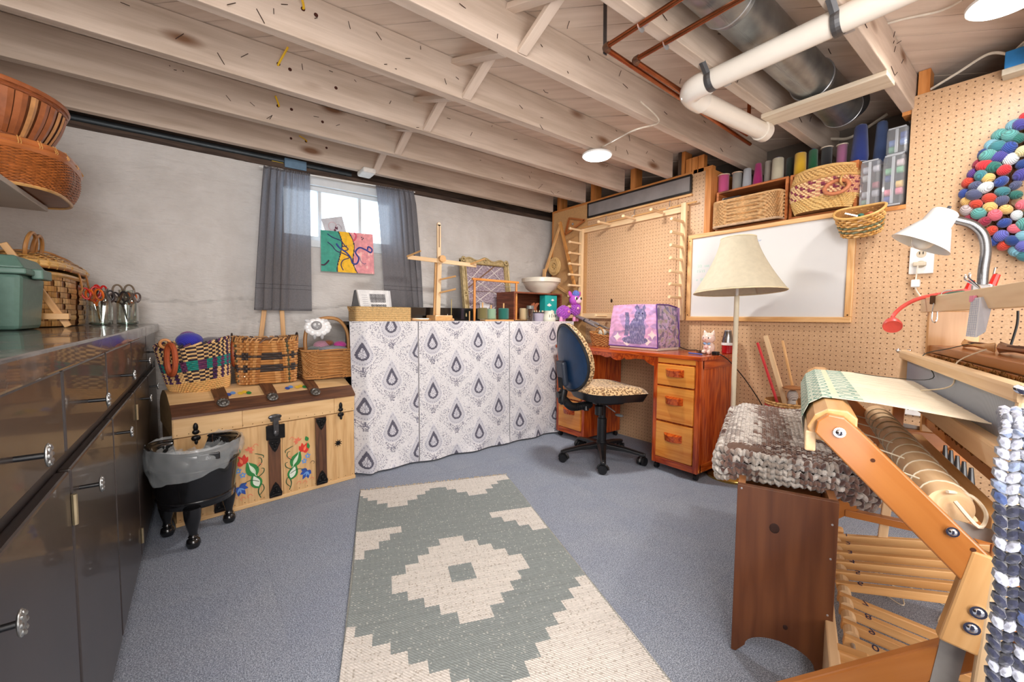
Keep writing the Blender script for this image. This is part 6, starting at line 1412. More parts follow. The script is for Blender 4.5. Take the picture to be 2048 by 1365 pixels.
for k in range(26):
    ph = rr2.uniform(0, 6); R_ = rr2.uniform(.20, .32); b_.tube([WCN+V((-.002-.012*abs(sin(3*a+ph)), (R_+.012*sin(5*a+ph))*cos(a), (R_+.012*sin(5*a+ph))*sin(a))) for a in [2*pi*i/40 for i in range(40)]], .003, 5, True)
b_.build('twig_ring', plain(S(112, 72, 44), .8), t, kind='stuff')
b_ = MB()
for a, R_ in ((2.75, .25), (2.05, .28), (3.6, .26), (3.35, .23)):
    c = WCN+V((-.075, R_*cos(a), R_*sin(a))); b_.rod(c+V((0, .035, .03)), c+V((0, -.035, -.03)), .0018, 5); b_.rod(c+V((-.002, -.03, .034)), c+V((-.002, .03, -.032)), .0018, 5)
b_.build('needles', plain(S(226, 170, 130), .5), t, kind='stuff')

# ------------------------------------------------------------------ desk
DW = wood(S(140, 36, 6), S(214, 98, 30), .9, .22, .5, 12, .1, knots=1.0, dark=S(84, 20, 6)); DWL = wood(S(206, 118, 38), S(236, 164, 74), 1, .25, .5, 5, .1)
DX, DY0, DY1, DZ = 2.27, 1.22, 2.40, H-.218
t = thing('cedar_desk', 'glossy orange cedar kneehole desk with three-drawer pedestals and scalloped apron', 'desk', (2.48, 1.8, 0))
MB().box((DX-.012, DY0-.012, DZ-.024), (2.70, DY1+.012, DZ)).build('desk_top', DW, t, bev=.004)
def ped(y0_, y1_):
    b_ = MB(); b_.box((DX+.012, y0_, .045), (2.69, y1_, DZ-.024)); b_.build('pedestal', DW, t, bev=.002)
    for y_ in (y0_, y1_-.028): MB().box((DX, y_, .045), (DX+.014, y_+.028, DZ-.024)).build('stile', DW, t, bev=.002)
    zz = [DZ-.024, H-.262]; MB().box((DX, y0_+.028, H-.272), (DX+.013, y1_-.028, DZ-.024)).build('rail', DWL, t, bev=.002)
    MB().box((DX, y0_+.028, .045), (DX+.013, y1_-.028, .085)).build('rail', DW, t, bev=.002)
    for zb, zt_ in ((H-.408, H-.280), (H-.628, H-.416), (.09, H-.638)):
        d_ = MB().box((DX-.010, y0_+.031, zb), (DX+.012, y1_-.031, zt_)).build('drawer', DWL, t, bev=.005)
        yc, zc_ = (y0_+y1_)/2, zb+(zt_-zb)*.62; b_ = MB(); n_ = 12; vs = []
        for i in range(n_+1):
            u = -1+2*i/n_; y_ = yc+u*.058; b1 = .030*(1-abs(u)**2.4); vs += [(DX-.010, y_, zc_+.024), (DX-.010-b1-.006, y_, zc_+.020-.004*(1-u*u)), (DX-.010-b1, y_, zc_-.020), (DX-.010, y_, zc_-.024)]
        b_.add(vs, [(4*i+k, 4*i+4+k, 4*i+5+k, 4*i+1+k) for i in range(n_) for k in range(3)]+[(0, 1, 2, 3), tuple(4*n_+k for k in (3, 2, 1, 0))]); b_.build('pull', DW, d_, bev=.002)
    for y_ in (y0_+.02, y1_-.02):
        for x in (DX+.03, 2.66): MB().rod((x, y_-.010, .018), (x, y_+.010, .018), .018, 14).build('caster', BLACK, t, smooth=True)
    for y_ in (y0_+.02, y1_-.02):
        for x in (DX+.03, 2.66): MB().rod((x, y_, .02), (x, y_, .05), .006, 8).build('caster_stem', STEEL, t, smooth=True)
ped(DY0, 1.52); ped(2.10, DY1)
MB().box((DX+.02, DY0-.006, .05), (2.68, DY0, .10)).build('end_rail', DW, t, bev=.002); MB().box((DX+.02, DY0-.006, DZ-.075), (2.68, DY0, DZ-.024)).build('end_rail', DW, t, bev=.002)
for x in (DX+.002, 2.66): MB().box((x, DY0-.006, .05), (x+.032, DY0, DZ-.024)).build('end_stile', DW, t, bev=.002)
pr_ = [(1.52, DZ-.024), (2.10, DZ-.024)]; m_ = []
for i in range(41):
    u = i/40; y_ = 2.10-.58*u; z = DZ-.048-.022*max(0, 1-abs(u-0)/.12)**.6*1.6-.022*max(0, 1-abs(u-1)/.12)**.6*1.6-.024*max(0, cos((u-.5)*2*pi*1.0))*abs(cos((u-.5)*pi*5))**.6; m_.append((y_, z))
pg = pr_+m_; b_ = MB(); vs = [(x, y_, z) for x in (DX, DX+.016) for y_, z in pg]; n_ = len(pg)
b_.add(vs, [tuple(range(n_))[::-1], tuple(range(n_, 2*n_))]+[(i, (i+1) % n_, n_+(i+1) % n_, n_+i) for i in range(n_)]); b_.build('apron', DW, t)
# on the desk
def cover():
    t = thing('sewing_machine', 'sewing machine under a quilted pink cover printed with a grey cat', 'sewing machine', (2.51, 1.78, DZ))
    MB().box((2.385, 1.575, DZ), (2.64, 1.975, DZ+.032)).build('machine_base', plain(S(236, 222, 206), .35, 0, .03), t, bev=.008)
    x0, x1, ya, yb, z0, z1 = 2.382, 2.640, 1.572, 1.975, DZ+.020, H+.088
    PK, LV, PU, GY = S(222, 168, 208), S(186, 150, 196), S(96, 60, 130), S(128, 122, 160)
    def front(u, v):
        y_ = yb-(yb-ya)*u; tp = .022*v**1.5
        y_ = yb-tp*(1-u)*1.2-(yb-ya-tp*1.2)*u; return V((x0+.012*v+.005*noise.noise(V((u*5, v*5, 1)))-.006*sin(pi*v), y_, z0+(z1-z0)*v+(.006*sin(u*pi))*v))
    def catc(u, v):
        k = 1+.22*noise.noise(V((u*14, v*10, 5)))+.10*sin(v*50+6*noise.noise(V((u*6, v*3, 2)))); fur = noise.noise(V((u*60, v*16, 3)))
        bx_ = ((u-.60)/.17)**2+((v-.40)/.30)**2 < 1; hd_ = ((u-.66)/.125)**2+((v-.74)/.16)**2 < 1; ear = (abs(u-.575)+abs(v-.92)*.6 < .05) or (abs(u-.735)+abs(v-.92)*.6 < .05)
        tail = abs(u-(.30+.09*sin(v*3.2))) < .045 and .25 < v < .82; foot = ((u-.55)/.26)**2+((v-.16)/.10)**2 < 1
        if hd_ and (math.hypot((u-.63), (v-.79)*.8) < .014 or math.hypot((u-.70), (v-.79)*.8) < .014): return S(24, 20, 36)
        if hd_ and math.hypot(u-.665, (v-.68)) < .03: return S(176, 170, 200)
        if hd_ or bx_ or ear or tail or foot: c = S(150, 142, 176) if fur > .12 else S(112, 106, 150); return (c[0]*k, c[1]*k, c[2]*k, 1)
        for (su, sv) in ((.18, .22), (.80, .14), (.90, .30), (.40, .08)):
            if abs(u-su)**.6+abs((v-sv)*.8)**.6 < .26: return S(246, 226, 226)
        c = PK if noise.noise(V((u*5, v*5, 9))) > -.2 else LV
        if v < .1: c = LV
        return (c[0]*k, c[1]*k, c[2]*k, 1)
    CM = painted_cols(.35, 30, .35, coat=.2, var=.08)
    b_ = MB(); b_.grid(front, 90, 60, catc); b_.build('cover_front', CM, t, smooth=True)
    def side(u, v):
        a = front(1, v); r = 1-max(0, (v-.8)/.2)**2*.0; q_ = 1-(.12 if u > .5 else 0)*max(0, v-.7)*3*(u-.5)
        return V((a.x+(x1-x0)*u*(1-.06*v), a.y-.012*sin(pi*u)*sin(pi*v)+.01*noise.noise(V((u*6, v*6, 8))), z0+(z1-z0)*v-.035*max(0, u-.55)*v))
    def sc(u, v): n_ = noise.noise(V((u*7, v*9, 3)))+.4*noise.noise(V((u*20, v*20, 3))); return S(128, 120, 150) if n_ > .15 else (S(196, 170, 204) if n_ > -.2 else S(176, 166, 160))
    b_ = MB(); b_.grid(side, 40, 50, sc); b_.build('cover_side', CM, t, smooth=True)
    b_ = MB(); b_.grid(lambda u, v: front(u, 1)*(1-v)+V((front(u, 1).x+(x1-x0)*.94, front(u, 1).y, z1-.016))*v+V((0, 0, .012*sin(pi*v))), 40, 16, lambda u, v: PK); 
    b_.grid(lambda u, v: V((x1-.012*v, yb-.045*v-(yb-ya-.045*v)*(1-u)*1.0, z0+(z1-.016-z0)*v)), 20, 10, lambda u, v: LV); b_.grid(lambda u, v: V((x0+.012*v+(x1-x0-.02*v)*u, front(0, v).y, z0+(z1-z0-.016*u)*v)), 20, 10, lambda u, v: LV)
    b_.build('cover_top', CM, t, smooth=True)
    b_ = MB(); b_.tube([front(1, k/30)+V((-.002, -.002, 0)) for k in range(31)]+[side(k/20, 1)+V((0, -.002, .002)) for k in range(1, 21)]+[side(1, 1-k/20)+V((0, -.002, 0)) for k in range(1, 21)], .0045, 8); b_.tube([front(k/30, 0) for k in range(31)], .0045, 8); b_.build('piping', plain(PU, .6), t, smooth=True)
cover()
c = V((2.52, 2.11, DZ)); t = thing('wicker_basket', 'small wicker basket with a loop handle, on the desk behind the chair back', 'basket', c)
def pwk(u, t_): x, y_ = sup(.085+.02*t_, .105+.02*t_, 3)(u); return c+V((x, y_, t_*.088+.012*(y_/.1)*t_))
b_ = MB(); weave(b_, pwk, 24, 10, .0034, lambda j, r: S(196, 140, 82) if (j+r) % 3 else S(166, 110, 58), 0, 1, gap=0); b_.build('basket_wall', painted_cols(.6), t, smooth=True)
b_ = MB(); shell(b_, pwk, 40, 3, .005, True, S(140, 94, 50)); b_.build('basket_liner', painted_cols(.8), t)
b_ = MB(); [b_.tube([V(pwk(k/40, .98)), V(pwk((k+.8)/40, 1.06)), V(pwk((k+1.6)/40, .98))], .0045, 6, col=S(186, 128, 70)) for k in range(40)]; b_.build('braided_rim', painted_cols(.6), t, smooth=True)
for e in (0,): MB().tube(arc(c+V((-.02, .06, .09)), .05, 0, pi, 14, (.2, .98, 0)), .005, 6).build('handle', plain(S(190, 134, 76), .6), t, smooth=True)
yarnball(c+V((0, .045, .098)), .032, S(222, 210, 190), 'cream ball of yarn in the wicker basket on the desk', None)
for k, (a, b2) in enumerate(((yz(1152, 632, 2.62), yz(1222, 668, 2.55)), (yz(1162, 636, 2.66), yz(1230, 662, 2.62)))):
    t = thing('metal_tube', ('lower' if k == 0 else 'upper')+' of two silver telescoping tubes slanting down to the wicker basket', 'tube', b2, 'silver tubes over the wicker basket')
    m_ = a*.45+b2*.55; MB().rod(a, m_, .0135, 14).build('outer_tube', STEEL, t, smooth=True); MB().rod(m_, b2, .010, 14).build('inner_tube', CHROME, t, smooth=True); MB().rod(a+(m_-a)*.48, a+(m_-a)*.54, .0155, 14).build('clamp_ring', plain(S(90, 94, 96), .4, .6), t, smooth=True)
# ceramic cat
c = V((2.50, 1.292, DZ)); CC = plain(S(244, 214, 200), .15, 0, .03, 8, 0, .7); t = thing('ceramic_cat', 'glossy pale pink ceramic kitten with a blue bow on the right end of desk', 'figurine', c)
b_ = MB(); b_.ball(c+V((0, 0, .038)), (.032, .034, .040), 18, 12); b_.build('body', CC, t, smooth=True); b_ = MB(); b_.ball(c+V((-.006, .002, .098)), (.036, .040, .034), 20, 14); b_.build('head', CC, t, smooth=True)
for s in (-1, 1): MB().lathe([(.014, 0), (.010, .012), (.001, .026)], c+V((-.004, s*.022, .122)), 12, Matrix.Rotation(RD(-18*s), 3, 'X')).build('ear', CC, t, smooth=True)
b_ = MB(); [b_.ball(c+V((-.037, .002+s*.014, .100)), (.003, .0045, .007), 8, 6) for s in (-1, 1)]; b_.build('eyes', plain(S(30, 40, 60), .1), t, smooth=True); MB().ball(c+V((-.042, .002, .090)), .0025, 6, 4).build('nose', plain(S(200, 70, 80), .3), t)
b_ = MB(); [b_.ball(c+V((-.026, .002+s*.012, .064)), (.006, .012, .007), 8, 6, Matrix.Rotation(RD(20*s), 3, 'X')) for s in (-1, 1)]; b_.build('bow', plain(S(130, 164, 206), .3), t, smooth=True)
for s in (-1, 1): MB().ball(c+V((-.030, .002+s*.016, .014)), (.014, .012, .014), 10, 8).build('paw', CC, t, smooth=True)
b_ = MB(); b_.ball(c+V((-.032, .002, .045)), (.012, .012, .014), 8, 6); b_.build('held_flower', plain(S(240, 190, 180), .2), t, smooth=True)
# flashlight
c = V((2.645, 1.250, DZ)); t = thing('red_lantern', 'small red and silver lantern flashlight standing on the desk corner', 'flashlight', c)
MB().lathe([(.028, 0), (.032, .004), (.033, .05), (.034, .055)], c, 28).build('base', plain(S(176, 18, 28), .15, 0, .05, 8, 0, .8), t, smooth=True)
MB().lathe([(.0345, .052), (.0355, .060), (.034, .068)], c, 28).build('white_band', WHITE, t, smooth=True)
MB().lathe([(.033, .068), (.031, .09), (.022, .135), (.020, .142)], c, 28).build('reflector', plain(S(150, 150, 152), .12, 1, .1), t, smooth=True); MB().lathe([(.018, .138), (.021, .140), (.020, .146), (.002, .147)], c, 24).build('cap', STEEL, t, smooth=True)
# pen, plug and black cords on the desk
t = thing('machine_cable', 'black power cable with plug running along the desk to the wall', 'cord', (2.5, 1.3, DZ))
MB().tube(bez([(2.64, 1.57, DZ+.02), (2.62, 1.50, DZ+.006), (2.66, 1.46, DZ+.006), (2.60, 1.42, DZ+.006), (2.64, 1.36, DZ+.006), (2.50, 1.36, DZ+.006), (2.42, 1.27, DZ+.006)]), .0032, 6).build('cord', BLACK, t, smooth=True)
MB().box((2.44, 1.212, DZ+.0), (2.475, 1.245, DZ+.022)).build('plug', BLACK, t, bev=.004)
MB().tube(bez([(2.46, 1.215, DZ+.012), (2.50, 1.17, DZ-.03), (2.60, 1.12, H-.36), (2.66, 1.05, H-.50), (2.69, 1.0, H-.62)]), .003, 6).build('hanging_cord', BLACK, t, smooth=True)
t = thing('blue_pen', 'blue pen lying on the desk in front of the ceramic kitten', 'pen', (2.38, 1.31, DZ)); MB().rod((2.39, 1.36, DZ+.006), (2.36, 1.26, DZ+.006), .0045, 8).build('barrel', plain(S(70, 90, 170), .3), t, smooth=True); MB().rod((2.36, 1.26, DZ+.006), (2.358, 1.25, DZ+.006), .002, 6).build('tip', STEEL, t)

# ------------------------------------------------------------------ office chair
BC_ = V((2.13, 1.81, 0)); t = thing('office_chair', 'armless leopard print office chair with a black oval back shell and five casters', 'chair', BC_)
CB = plain(S(22, 23, 26), .38, 0, .2, 20, .05)
u_ = V((.955, -.296, 0)).normalized(); v_ = V((-u_.y, u_.x, 0))
MB().lathe([(.045, .075), (.05, .085), (.045, .115), (.034, .12), (.034, .13)], BC_, 24).build('hub', CB, t, smooth=True)
for (x, y_) in ((1.873, 1.931), (1.905, 1.600), (2.265, 1.556), (2.193, 2.095), (2.40, 1.86)):
    e = V((x, y_, 0)); d_ = (e-BC_).normalized(); e = BC_+d_*.265; b_ = MB(); sd = V((-d_.y, d_.x, 0)); vs = []
    for (r, w_, zt_, zb) in ((.03, .032, .118, .082), (.15, .022, .104, .078), (.265, .017, .082, .062), (.285, .010, .076, .062)): vs += [BC_+d_*r+sd*w_+V((0, 0, zt_-.006)), BC_+d_*r+sd*(w_*.4)+V((0, 0, zt_)), BC_+d_*r-sd*(w_*.4)+V((0, 0, zt_)), BC_+d_*r-sd*w_+V((0, 0, zt_-.006)), BC_+d_*r-sd*w_+V((0, 0, zb)), BC_+d_*r+sd*w_+V((0, 0, zb))]
    b_.add(vs, [(6*i+k, 6*i+(k+1) % 6, 6*i+6+(k+1) % 6, 6*i+6+k) for i in range(3) for k in range(6)]+[tuple(range(6))[::-1], tuple(range(18, 24))]); b_.build('foot_arm', CB, t, bev=.002)
    b_ = MB(); cc = e+V((0, 0, .027)); ax = V((cos(1.1+x*3), sin(1.1+x*3), 0))
    for s in (-1, 1): b_.tube([cc+ax*s*.006, cc+ax*s*.024], .027, 20); 
    b_.build('caster_wheel', CB, t, smooth=True); b_ = MB(); b_.rod(e+V((0, 0, .03)), e+V((0, 0, .07)), .008, 8); b_.tube(arc(cc, .030, 0, pi, 8, V((-ax.y, ax.x, 0))), .010, 6); b_.build('caster_hood', CB, t, smooth=True)
MB().lathe([(.030, .12), (.031, .28), (.024, .285), (.024, .40)], BC_, 20).build('gas_column', CB, t, smooth=True)
SC = BC_+u_*.035; SZ = H-.475
LEO_M = None
def leo():
    m, nt, b = _new('leopard_fabric'); L = nt.links.new; a = coords(nt); vo = N(nt, 'ShaderNodeTexVoronoi'); vo.inputs['Scale'].default_value = 78; L(a, vo.inputs['Vector']); n = N(nt, 'ShaderNodeTexNoise'); n.inputs['Scale'].default_value = 70; L(a, n.inputs['Vector'])
    ad = N(nt, 'ShaderNodeMath', operation='MULTIPLY_ADD'); ad.inputs[1].default_value = .32; L(n.outputs[0], ad.inputs[0]); L(vo.outputs['Distance'], ad.inputs[2])
    L(ramp(nt, ad.outputs[0], [(.30, S(160, 108, 58)), (.40, S(172, 124, 70)), (.44, S(34, 22, 16)), (.56, S(40, 26, 18)), (.62, S(196, 160, 112)), (.9, S(212, 180, 134))]), b.inputs['Base Color']); b.inputs['Roughness'].default_value = .85; b.inputs['Sheen Weight'].default_value = .3; return m
LEO = leo()
def seatf(top):
    def f(u, v):
        a = 2*pi*u; x, y_ = sup(.235, .235, 3.0)(u); 
        if top: s = sin(v*pi/2); z = SZ+.030+.012*cos(v*pi/2)**.5 if v < .999 else SZ+.0; s = v**.6; z = SZ+.045*(1-v**5)-.012*(1-v)**2; 
        else: s = 1-.12*v; z = SZ-.055*v
        front_drop = -.022*max(0, x/.235)**3
        return SC+u_*(x*s)+v_*(y_*s)+V((0, 0, z+front_drop*1.0))
    return f
b_ = MB(); b_.grid(seatf(True), 60, 12); b_.build('seat_cushion', LEO, t, smooth=True)
b_ = MB(); b_.grid(seatf(False), 60, 6); vs = [seatf(False)(k/60, 1) for k in range(60)]; b_.add(vs, [tuple(range(60))]); b_.build('seat_pan', CB, t, smooth=True)
b_ = MB(); b_.boxc(SC+V((0, 0, SZ-.075)), (.20, .12, .05), Matrix((u_, v_, (0, 0, 1))).transposed()); b_.build('mechanism', CB, t, bev=.01)
BK = SC-u_*.285; BZ = H-.255; lean = V((-u_.x*.13, -u_.y*.13, 1)).normalized(); bn = (u_+V((0, 0, .13))).normalized()
def backf(off, bulge, sc_=1):
    def f(u, v):
        a = 2*pi*u; s = v**.7; yy = cos(a)*.195*s*sc_; zz = sin(a)*.215*s*sc_; ww = yy*(1-.16*zz/.2)
        return BK+v_*ww+lean*zz+bn*(off+bulge*(1-v**3)+ .045*(ww/.2)**2)+V((0, 0, BZ))
    return f
b_ = MB(); b_.grid(backf(.012, .034, 1.02), 60, 12); b_.build('back_cushion', LEO, t, smooth=True)
b_ = MB(); b_.grid(lambda u, v: backf(.012, 0, 1.02)(u, 1)*(1-v)+backf(-.022, 0, .985)(u, 1)*v, 60, 4); b_.build('cushion_edge', LEO, t, smooth=True)
b_ = MB(); b_.grid(backf(-.022, -.020, .985), 60, 12); b_.build('back_shell', plain(S(30, 58, 92), .38, 0, .15, 20, .05), t, smooth=True)
b_ = MB(); b_.tube([backf(-.022, 0, .99)(k/60, 1) for k in range(60)], .009, 8, True); b_.build('shell_edge', CB, t, smooth=True)
bp = BK+V((0, 0, BZ-.10))-bn*.052; b_ = MB(); b_.boxc(bp+lean*.005, (.036, .10, .16), Matrix((bn, v_, lean)).transposed()); b_.build('height_housing', plain(S(44, 54, 70), .4), t, bev=.014)
b_ = MB(); [b_.rod(bp-bn*.02+v_*(k*.012-.024)-lean*.09, bp-bn*.02+v_*(k*.012-.024)-lean*.02, .004, 6) for k in range(5)]; b_.build('housing_ribs', CB, t, kind='stuff')
k_ = bp-lean*.13-bn*.012; MB().rod(k_, k_-bn*.035, .022, 18).build('back_knob', CB, t, smooth=True)
path = bez([bp-lean*.10, bp-lean*.17-u_*.02, V((BK.x, BK.y, SZ-.06))-u_*.03, V((BK.x, BK.y, SZ-.105))+u_*.03, V((SC.x, SC.y, SZ-.095))-u_*.12], 12)
b_ = MB(); b_.tube(path, .020, 14); L_ = len(path)
for i in range(2, L_-2, 1):
    p = path[i]; tt = (path[i+1]-path[i-1]).normalized(); b_.tube([p-tt*.003, p+tt*.003], .027, 16)
b_.build('bellows', CB, t, smooth=True)
p = V((SC.x, SC.y, SZ-.10))-u_*.09-v_*.05; MB().lathe([(.020, -.06), (.028, -.056), (.028, 0), (.02, .004)], p, 18).build('tension_knob', CB, t, smooth=True)
p = V((SC.x, SC.y, SZ-.10))-u_*.17-v_*.02; MB().lathe([(.017, -.03), (.020, -.026), (.012, 0)], p, 14).build('tilt_knob', CB, t, smooth=True)
p = BC_+V((0, 0, SZ-.10))-v_*.04; b_ = MB(); b_.tube([p, p-v_*.08+u_*.02-V((0, 0, .03))], .004, 6); b_.build('lever_rod', STEEL, t); b_ = MB(); b_.ball(p-v_*.11+u_*.03-V((0, 0, .045)), (.035, .022, .008), 14, 8, Rz(math.atan2(-v_.y, -v_.x))); b_.build('lever', plain(S(120, 124, 126), .3, .2), t, smooth=True)

# ------------------------------------------------------------------ floor lamp
lb, lt = V((2.535, 1.150, 0)), V((2.42, 1.102, H+.13)); t = thing('floor_lamp', 'white floor lamp with a cream bell shade and brass base, leaning slightly', 'floor lamp', lb)
MB().lathe([(.135, 0), (.136, .012), (.128, .020), (.06, .026), (.02, .034), (.016, .05)], lb, 44).build('base', plain(S(214, 178, 96), .22, .9, .05), t, smooth=True)
ax = (lt-lb).normalized(); MB().rod(lb+V((0, 0, .03)), lt, .0135, 18).build('pole', plain(S(232, 222, 196), .3, 0, .03), t, smooth=True)
sh = V((2.42, 1.10, 0)); zt_, zb = H+.450, H+.150; Rq = Matrix.Rotation(RD(-3), 3, 'X') @ Matrix.Rotation(RD(1), 3, 'Y')
SHM = plain(S(200, 190, 166), .75, 0, .05, 40, .2); b_ = MB()
def shade(u, v):
    a = 2*pi*u; k = 8; f_ = (a*k/(2*pi)) % 1; poly = 1/(cos(pi/k*(2*f_-1))); r = (.088+(.232-.088)*(v**1.55*.75+v*.25))*(.93+.07*poly*.95); return sh+Rq @ V((r*cos(a), r*sin(a), (.30)*(1-v)-.15-.0))+V((0, 0, (zt_+zb)/2))
b_.grid(shade, 96, 24); b_.build('shade', SHM, t, smooth=True, thick=.003)
b_ = MB(); b_.tube([shade(k/96, 0) for k in range(96)], .0035, 6, True); b_.tube([shade(k/96, 1) for k in range(96)], .0035, 6, True); b_.build('shade_trim', plain(S(228, 212, 176), .8), t, smooth=True, kind='stuff')
b_ = MB(); [b_.tube([shade((k+.0)/8, i/20)*1.0 for i in range(21)], .0016, 4) for k in range(8)]; b_.build('shade_seams', plain(S(224, 212, 184), .8), t, kind='stuff')
b_ = MB(); b_.rod(lt, V((lt.x, lt.y, H+.30)), .008, 10); b_.ball(V((lt.x, lt.y, H+.33)), (.028, .028, .036), 16, 10); b_.rod((lt.x, lt.y, H+.36), (lt.x, lt.y, zt_), .003, 6); b_.build('bulb_and_harp', WHITE, t, smooth=True)

# sticks, spindle and basket on the floor behind the bench
c = V((2.56, .86, 0)); t = thing('floor_basket', 'tall red-rimmed straw basket holding sticks behind the knitted bench cushion', 'basket', c)
def pfb(u, t_): q = 2*pi*u; r = .085+.035*t_; return c+V((r*cos(q), r*sin(q), .002+t_*.505))
b_ = MB(); weave(b_, pfb, 30, 40, .003, lambda j, r: S(180, 40, 40) if r in (36, 37) else (S(214, 170, 110) if (j+r) % 3 else S(190, 140, 80)), 0, 1, gap=.02); b_.build('basket_wall', painted_cols(.7), t)
b_ = MB(); shell(b_, pfb, 30, 4, .004, True, S(160, 110, 60)); b_.build('basket_liner', painted_cols(.8), t)
def stick(a, b2, w_, th, m, nm, lab):
    a = pt(*a, X=2.62); b2 = pt(*b2, X=2.57); b3 = b2+(b2-a).normalized()*.25; MB().beam(a, b3, w_, th, (1, 0, 0)).build(nm, m, bev=.002, label=lab, cat='stick', group='sticks in the floor basket')
stick((1515, 686), (1553, 800), .012, .012, plain(S(214, 60, 66), .4), 'red_stick', 'square red painted stick leaning in the floor basket'); stick((1531, 672), (1570, 806), .024, .014, MAPLE2, 'flat_stick', 'pale flat wooden stick leaning in the floor basket')
stick((1565, 682), (1584, 768), .011, .011, PINE, 'thin_rod', 'thin tapered wooden spindle rod with the mushroom whorl')
c = pt(1586, 776, X=2.55); t = thing('spindle', 'drop spindle with a wooden whorl and white wool wound below', 'spindle', c)
MB().lathe([(.003, .012), (.03, .008), (.05, 0), (.048, -.006), (.012, -.010), (.010, -.14)], c, 28).build('whorl', wood(S(150, 96, 56), S(186, 130, 84)), t, smooth=True); b_ = MB(); b_.ball(c+V((0, 0, -.045)), (.026, .026, .034), 16, 10); b_.ball(c+V((0, 0, -.085)), (.022, .022, .03), 16, 10); b_.build('wound_wool', objcol(), t, smooth=True, color=S(220, 212, 206))
# ================================================================== LOOM, BENCH, LAMPS ON THE LOOM, BLANKET
th = RD(71.9); LWx = V((sin(th), cos(th), 0)); LDx = V((LWx.y, -LWx.x, 0))
LM = frame4((0, 0, H), LWx, LDx, (0, 0, 1))
def lm(): b_ = MB(); b_.M = LM; return b_
def LP(w_, d_, z): return LM @ V((w_, d_, z))
def lw(px_, py_, w_):
    v = RT*(px_-1024)-UP*(py_-682.5)+fwd*_f; t_ = w_/v.dot(LWx); return V((w_, v.dot(LDx)*t_, v.z*t_))   # loom coordinates of a measured point
def ld(px_, py_, d_):
    v = RT*(px_-1024)-UP*(py_-682.5)+fwd*_f; t_ = d_/v.dot(LDx); return V((v.dot(LWx)*t_, d_, v.z*t_))
t = thing('floor_loom', 'large maple floor loom with cream warp, grey reed and numbered treadles', 'loom', LP(1.45, .3, -H))
W0, W1 = .985, 1.905
def sidebar(a, b2, w_, wd=.055, th_=.022, nm='side_beam', m=MAPLE, bev=.004):
    o = lm().beam((w_, a[0], a[1]), (w_, b2[0], b2[1]), th_, wd, (0, b2[1]-a[1], -(b2[0]-a[0]))); return o.build(nm, m, t, bev=bev)
GOLD = wood(S(178, 108, 46), S(198, 130, 64), .8, .35, .3, 4, .05)
e = (.69, -.724)
for w_ in (W0+.011, W1-.011):
    # octagonal-ended side beam running down to the back foot
    b_ = lm(); a = V((.058, -.205)); n_ = V((.724, .69)); ee = V(e); L_ = .98
    P_ = [a-ee*.022+n_*.012, a-ee*.022-n_*.010, a-ee*.008-n_*.028, a+ee*L_-n_*.030, a+ee*L_+n_*.030, a+ee*.030+n_*.030, a-ee*.002+n_*.028]
    vs = [(w_-.011, p.x, p.y) for p in P_]+[(w_+.011, p.x, p.y) for p in P_]; k_ = len(P_); g = [((p-a).dot(ee), (p-a).dot(n_), 0) for p in P_]+[((p-a).dot(ee), (p-a).dot(n_), .02) for p in P_]
    b_.add(vs, [tuple(range(k_)), tuple(range(k_, 2*k_))[::-1]]+[(i, k_+i, k_+(i+1) % k_, (i+1) % k_) for i in range(k_)], g); b_.build('side_beam', GOLD, t, bev=.003)
    sidebar((-.13, -.925), (.46, -.40), w_+(.024 if w_ < 1.2 else -.024), .052, .022, 'cross_leg', GOLD)
    sidebar((.275, -.385), (.243, -.555), w_, .050, .026, 'leg_block', MAPLE); sidebar((.255, -.46), (.232, -.66), w_+.014, .032, .004, 'steel_link', plain(S(158, 154, 148), .4, .25), 0)
    sidebar((.225, -.355), (.40, -.372), w_+.016, .022, .004, 'steel_link', plain(S(158, 154, 148), .4, .25), 0)
    s = -1 if w_ < 1.2 else 1
    for dd, zz, r in ((.070, -.212, .0095), (.226, -.356, .0085), (.262, -.482, .0105), (.256, -.512, .0105)):
        b_ = lm(); b_.rod((w_-.012, dd, zz), (w_-.016, dd, zz), r, 16); b_.ball((w_-.016, dd, zz), (.003, r*.7, r*.7), 10, 6); b_.build('bolt', CHROME, t, smooth=True)
    b_ = lm(); [b_.rod((w_-.0112, dd, zz), (w_-.0118, dd, zz), .0036, 10) for dd, zz in ((.120, -.256), (.252, -.380))]; b_.build('bolt_hole', plain(S(80, 40, 16), .9), t, kind='stuff')
# breast beam
b_ = lm(); ro = [(.020+.0*0, -.215), (.032, -.188), (.052, -.174), (.082, -.174), (.098, -.188), (.098, -.225), (.075, -.240), (.035, -.238)]
vs = [(w_, a, b2) for w_ in (W0+.022, W1-.022) for a, b2 in ro]; k_ = len(ro); b_.add(vs, [tuple(range(k_)), tuple(range(k_, 2*k_))[::-1]]+[(i, k_+i, k_+(i+1) % k_, (i+1) % k_) for i in range(k_)], [(v[0], v[1], v[2]) for v in vs]); b_.build('breast_beam', MAPLE, t, bev=.003)
lm().box((W0+.02, .018, -.262), (W1-.02, .036, -.222)).build('knee_board', MAPLE2, t, bev=.003)
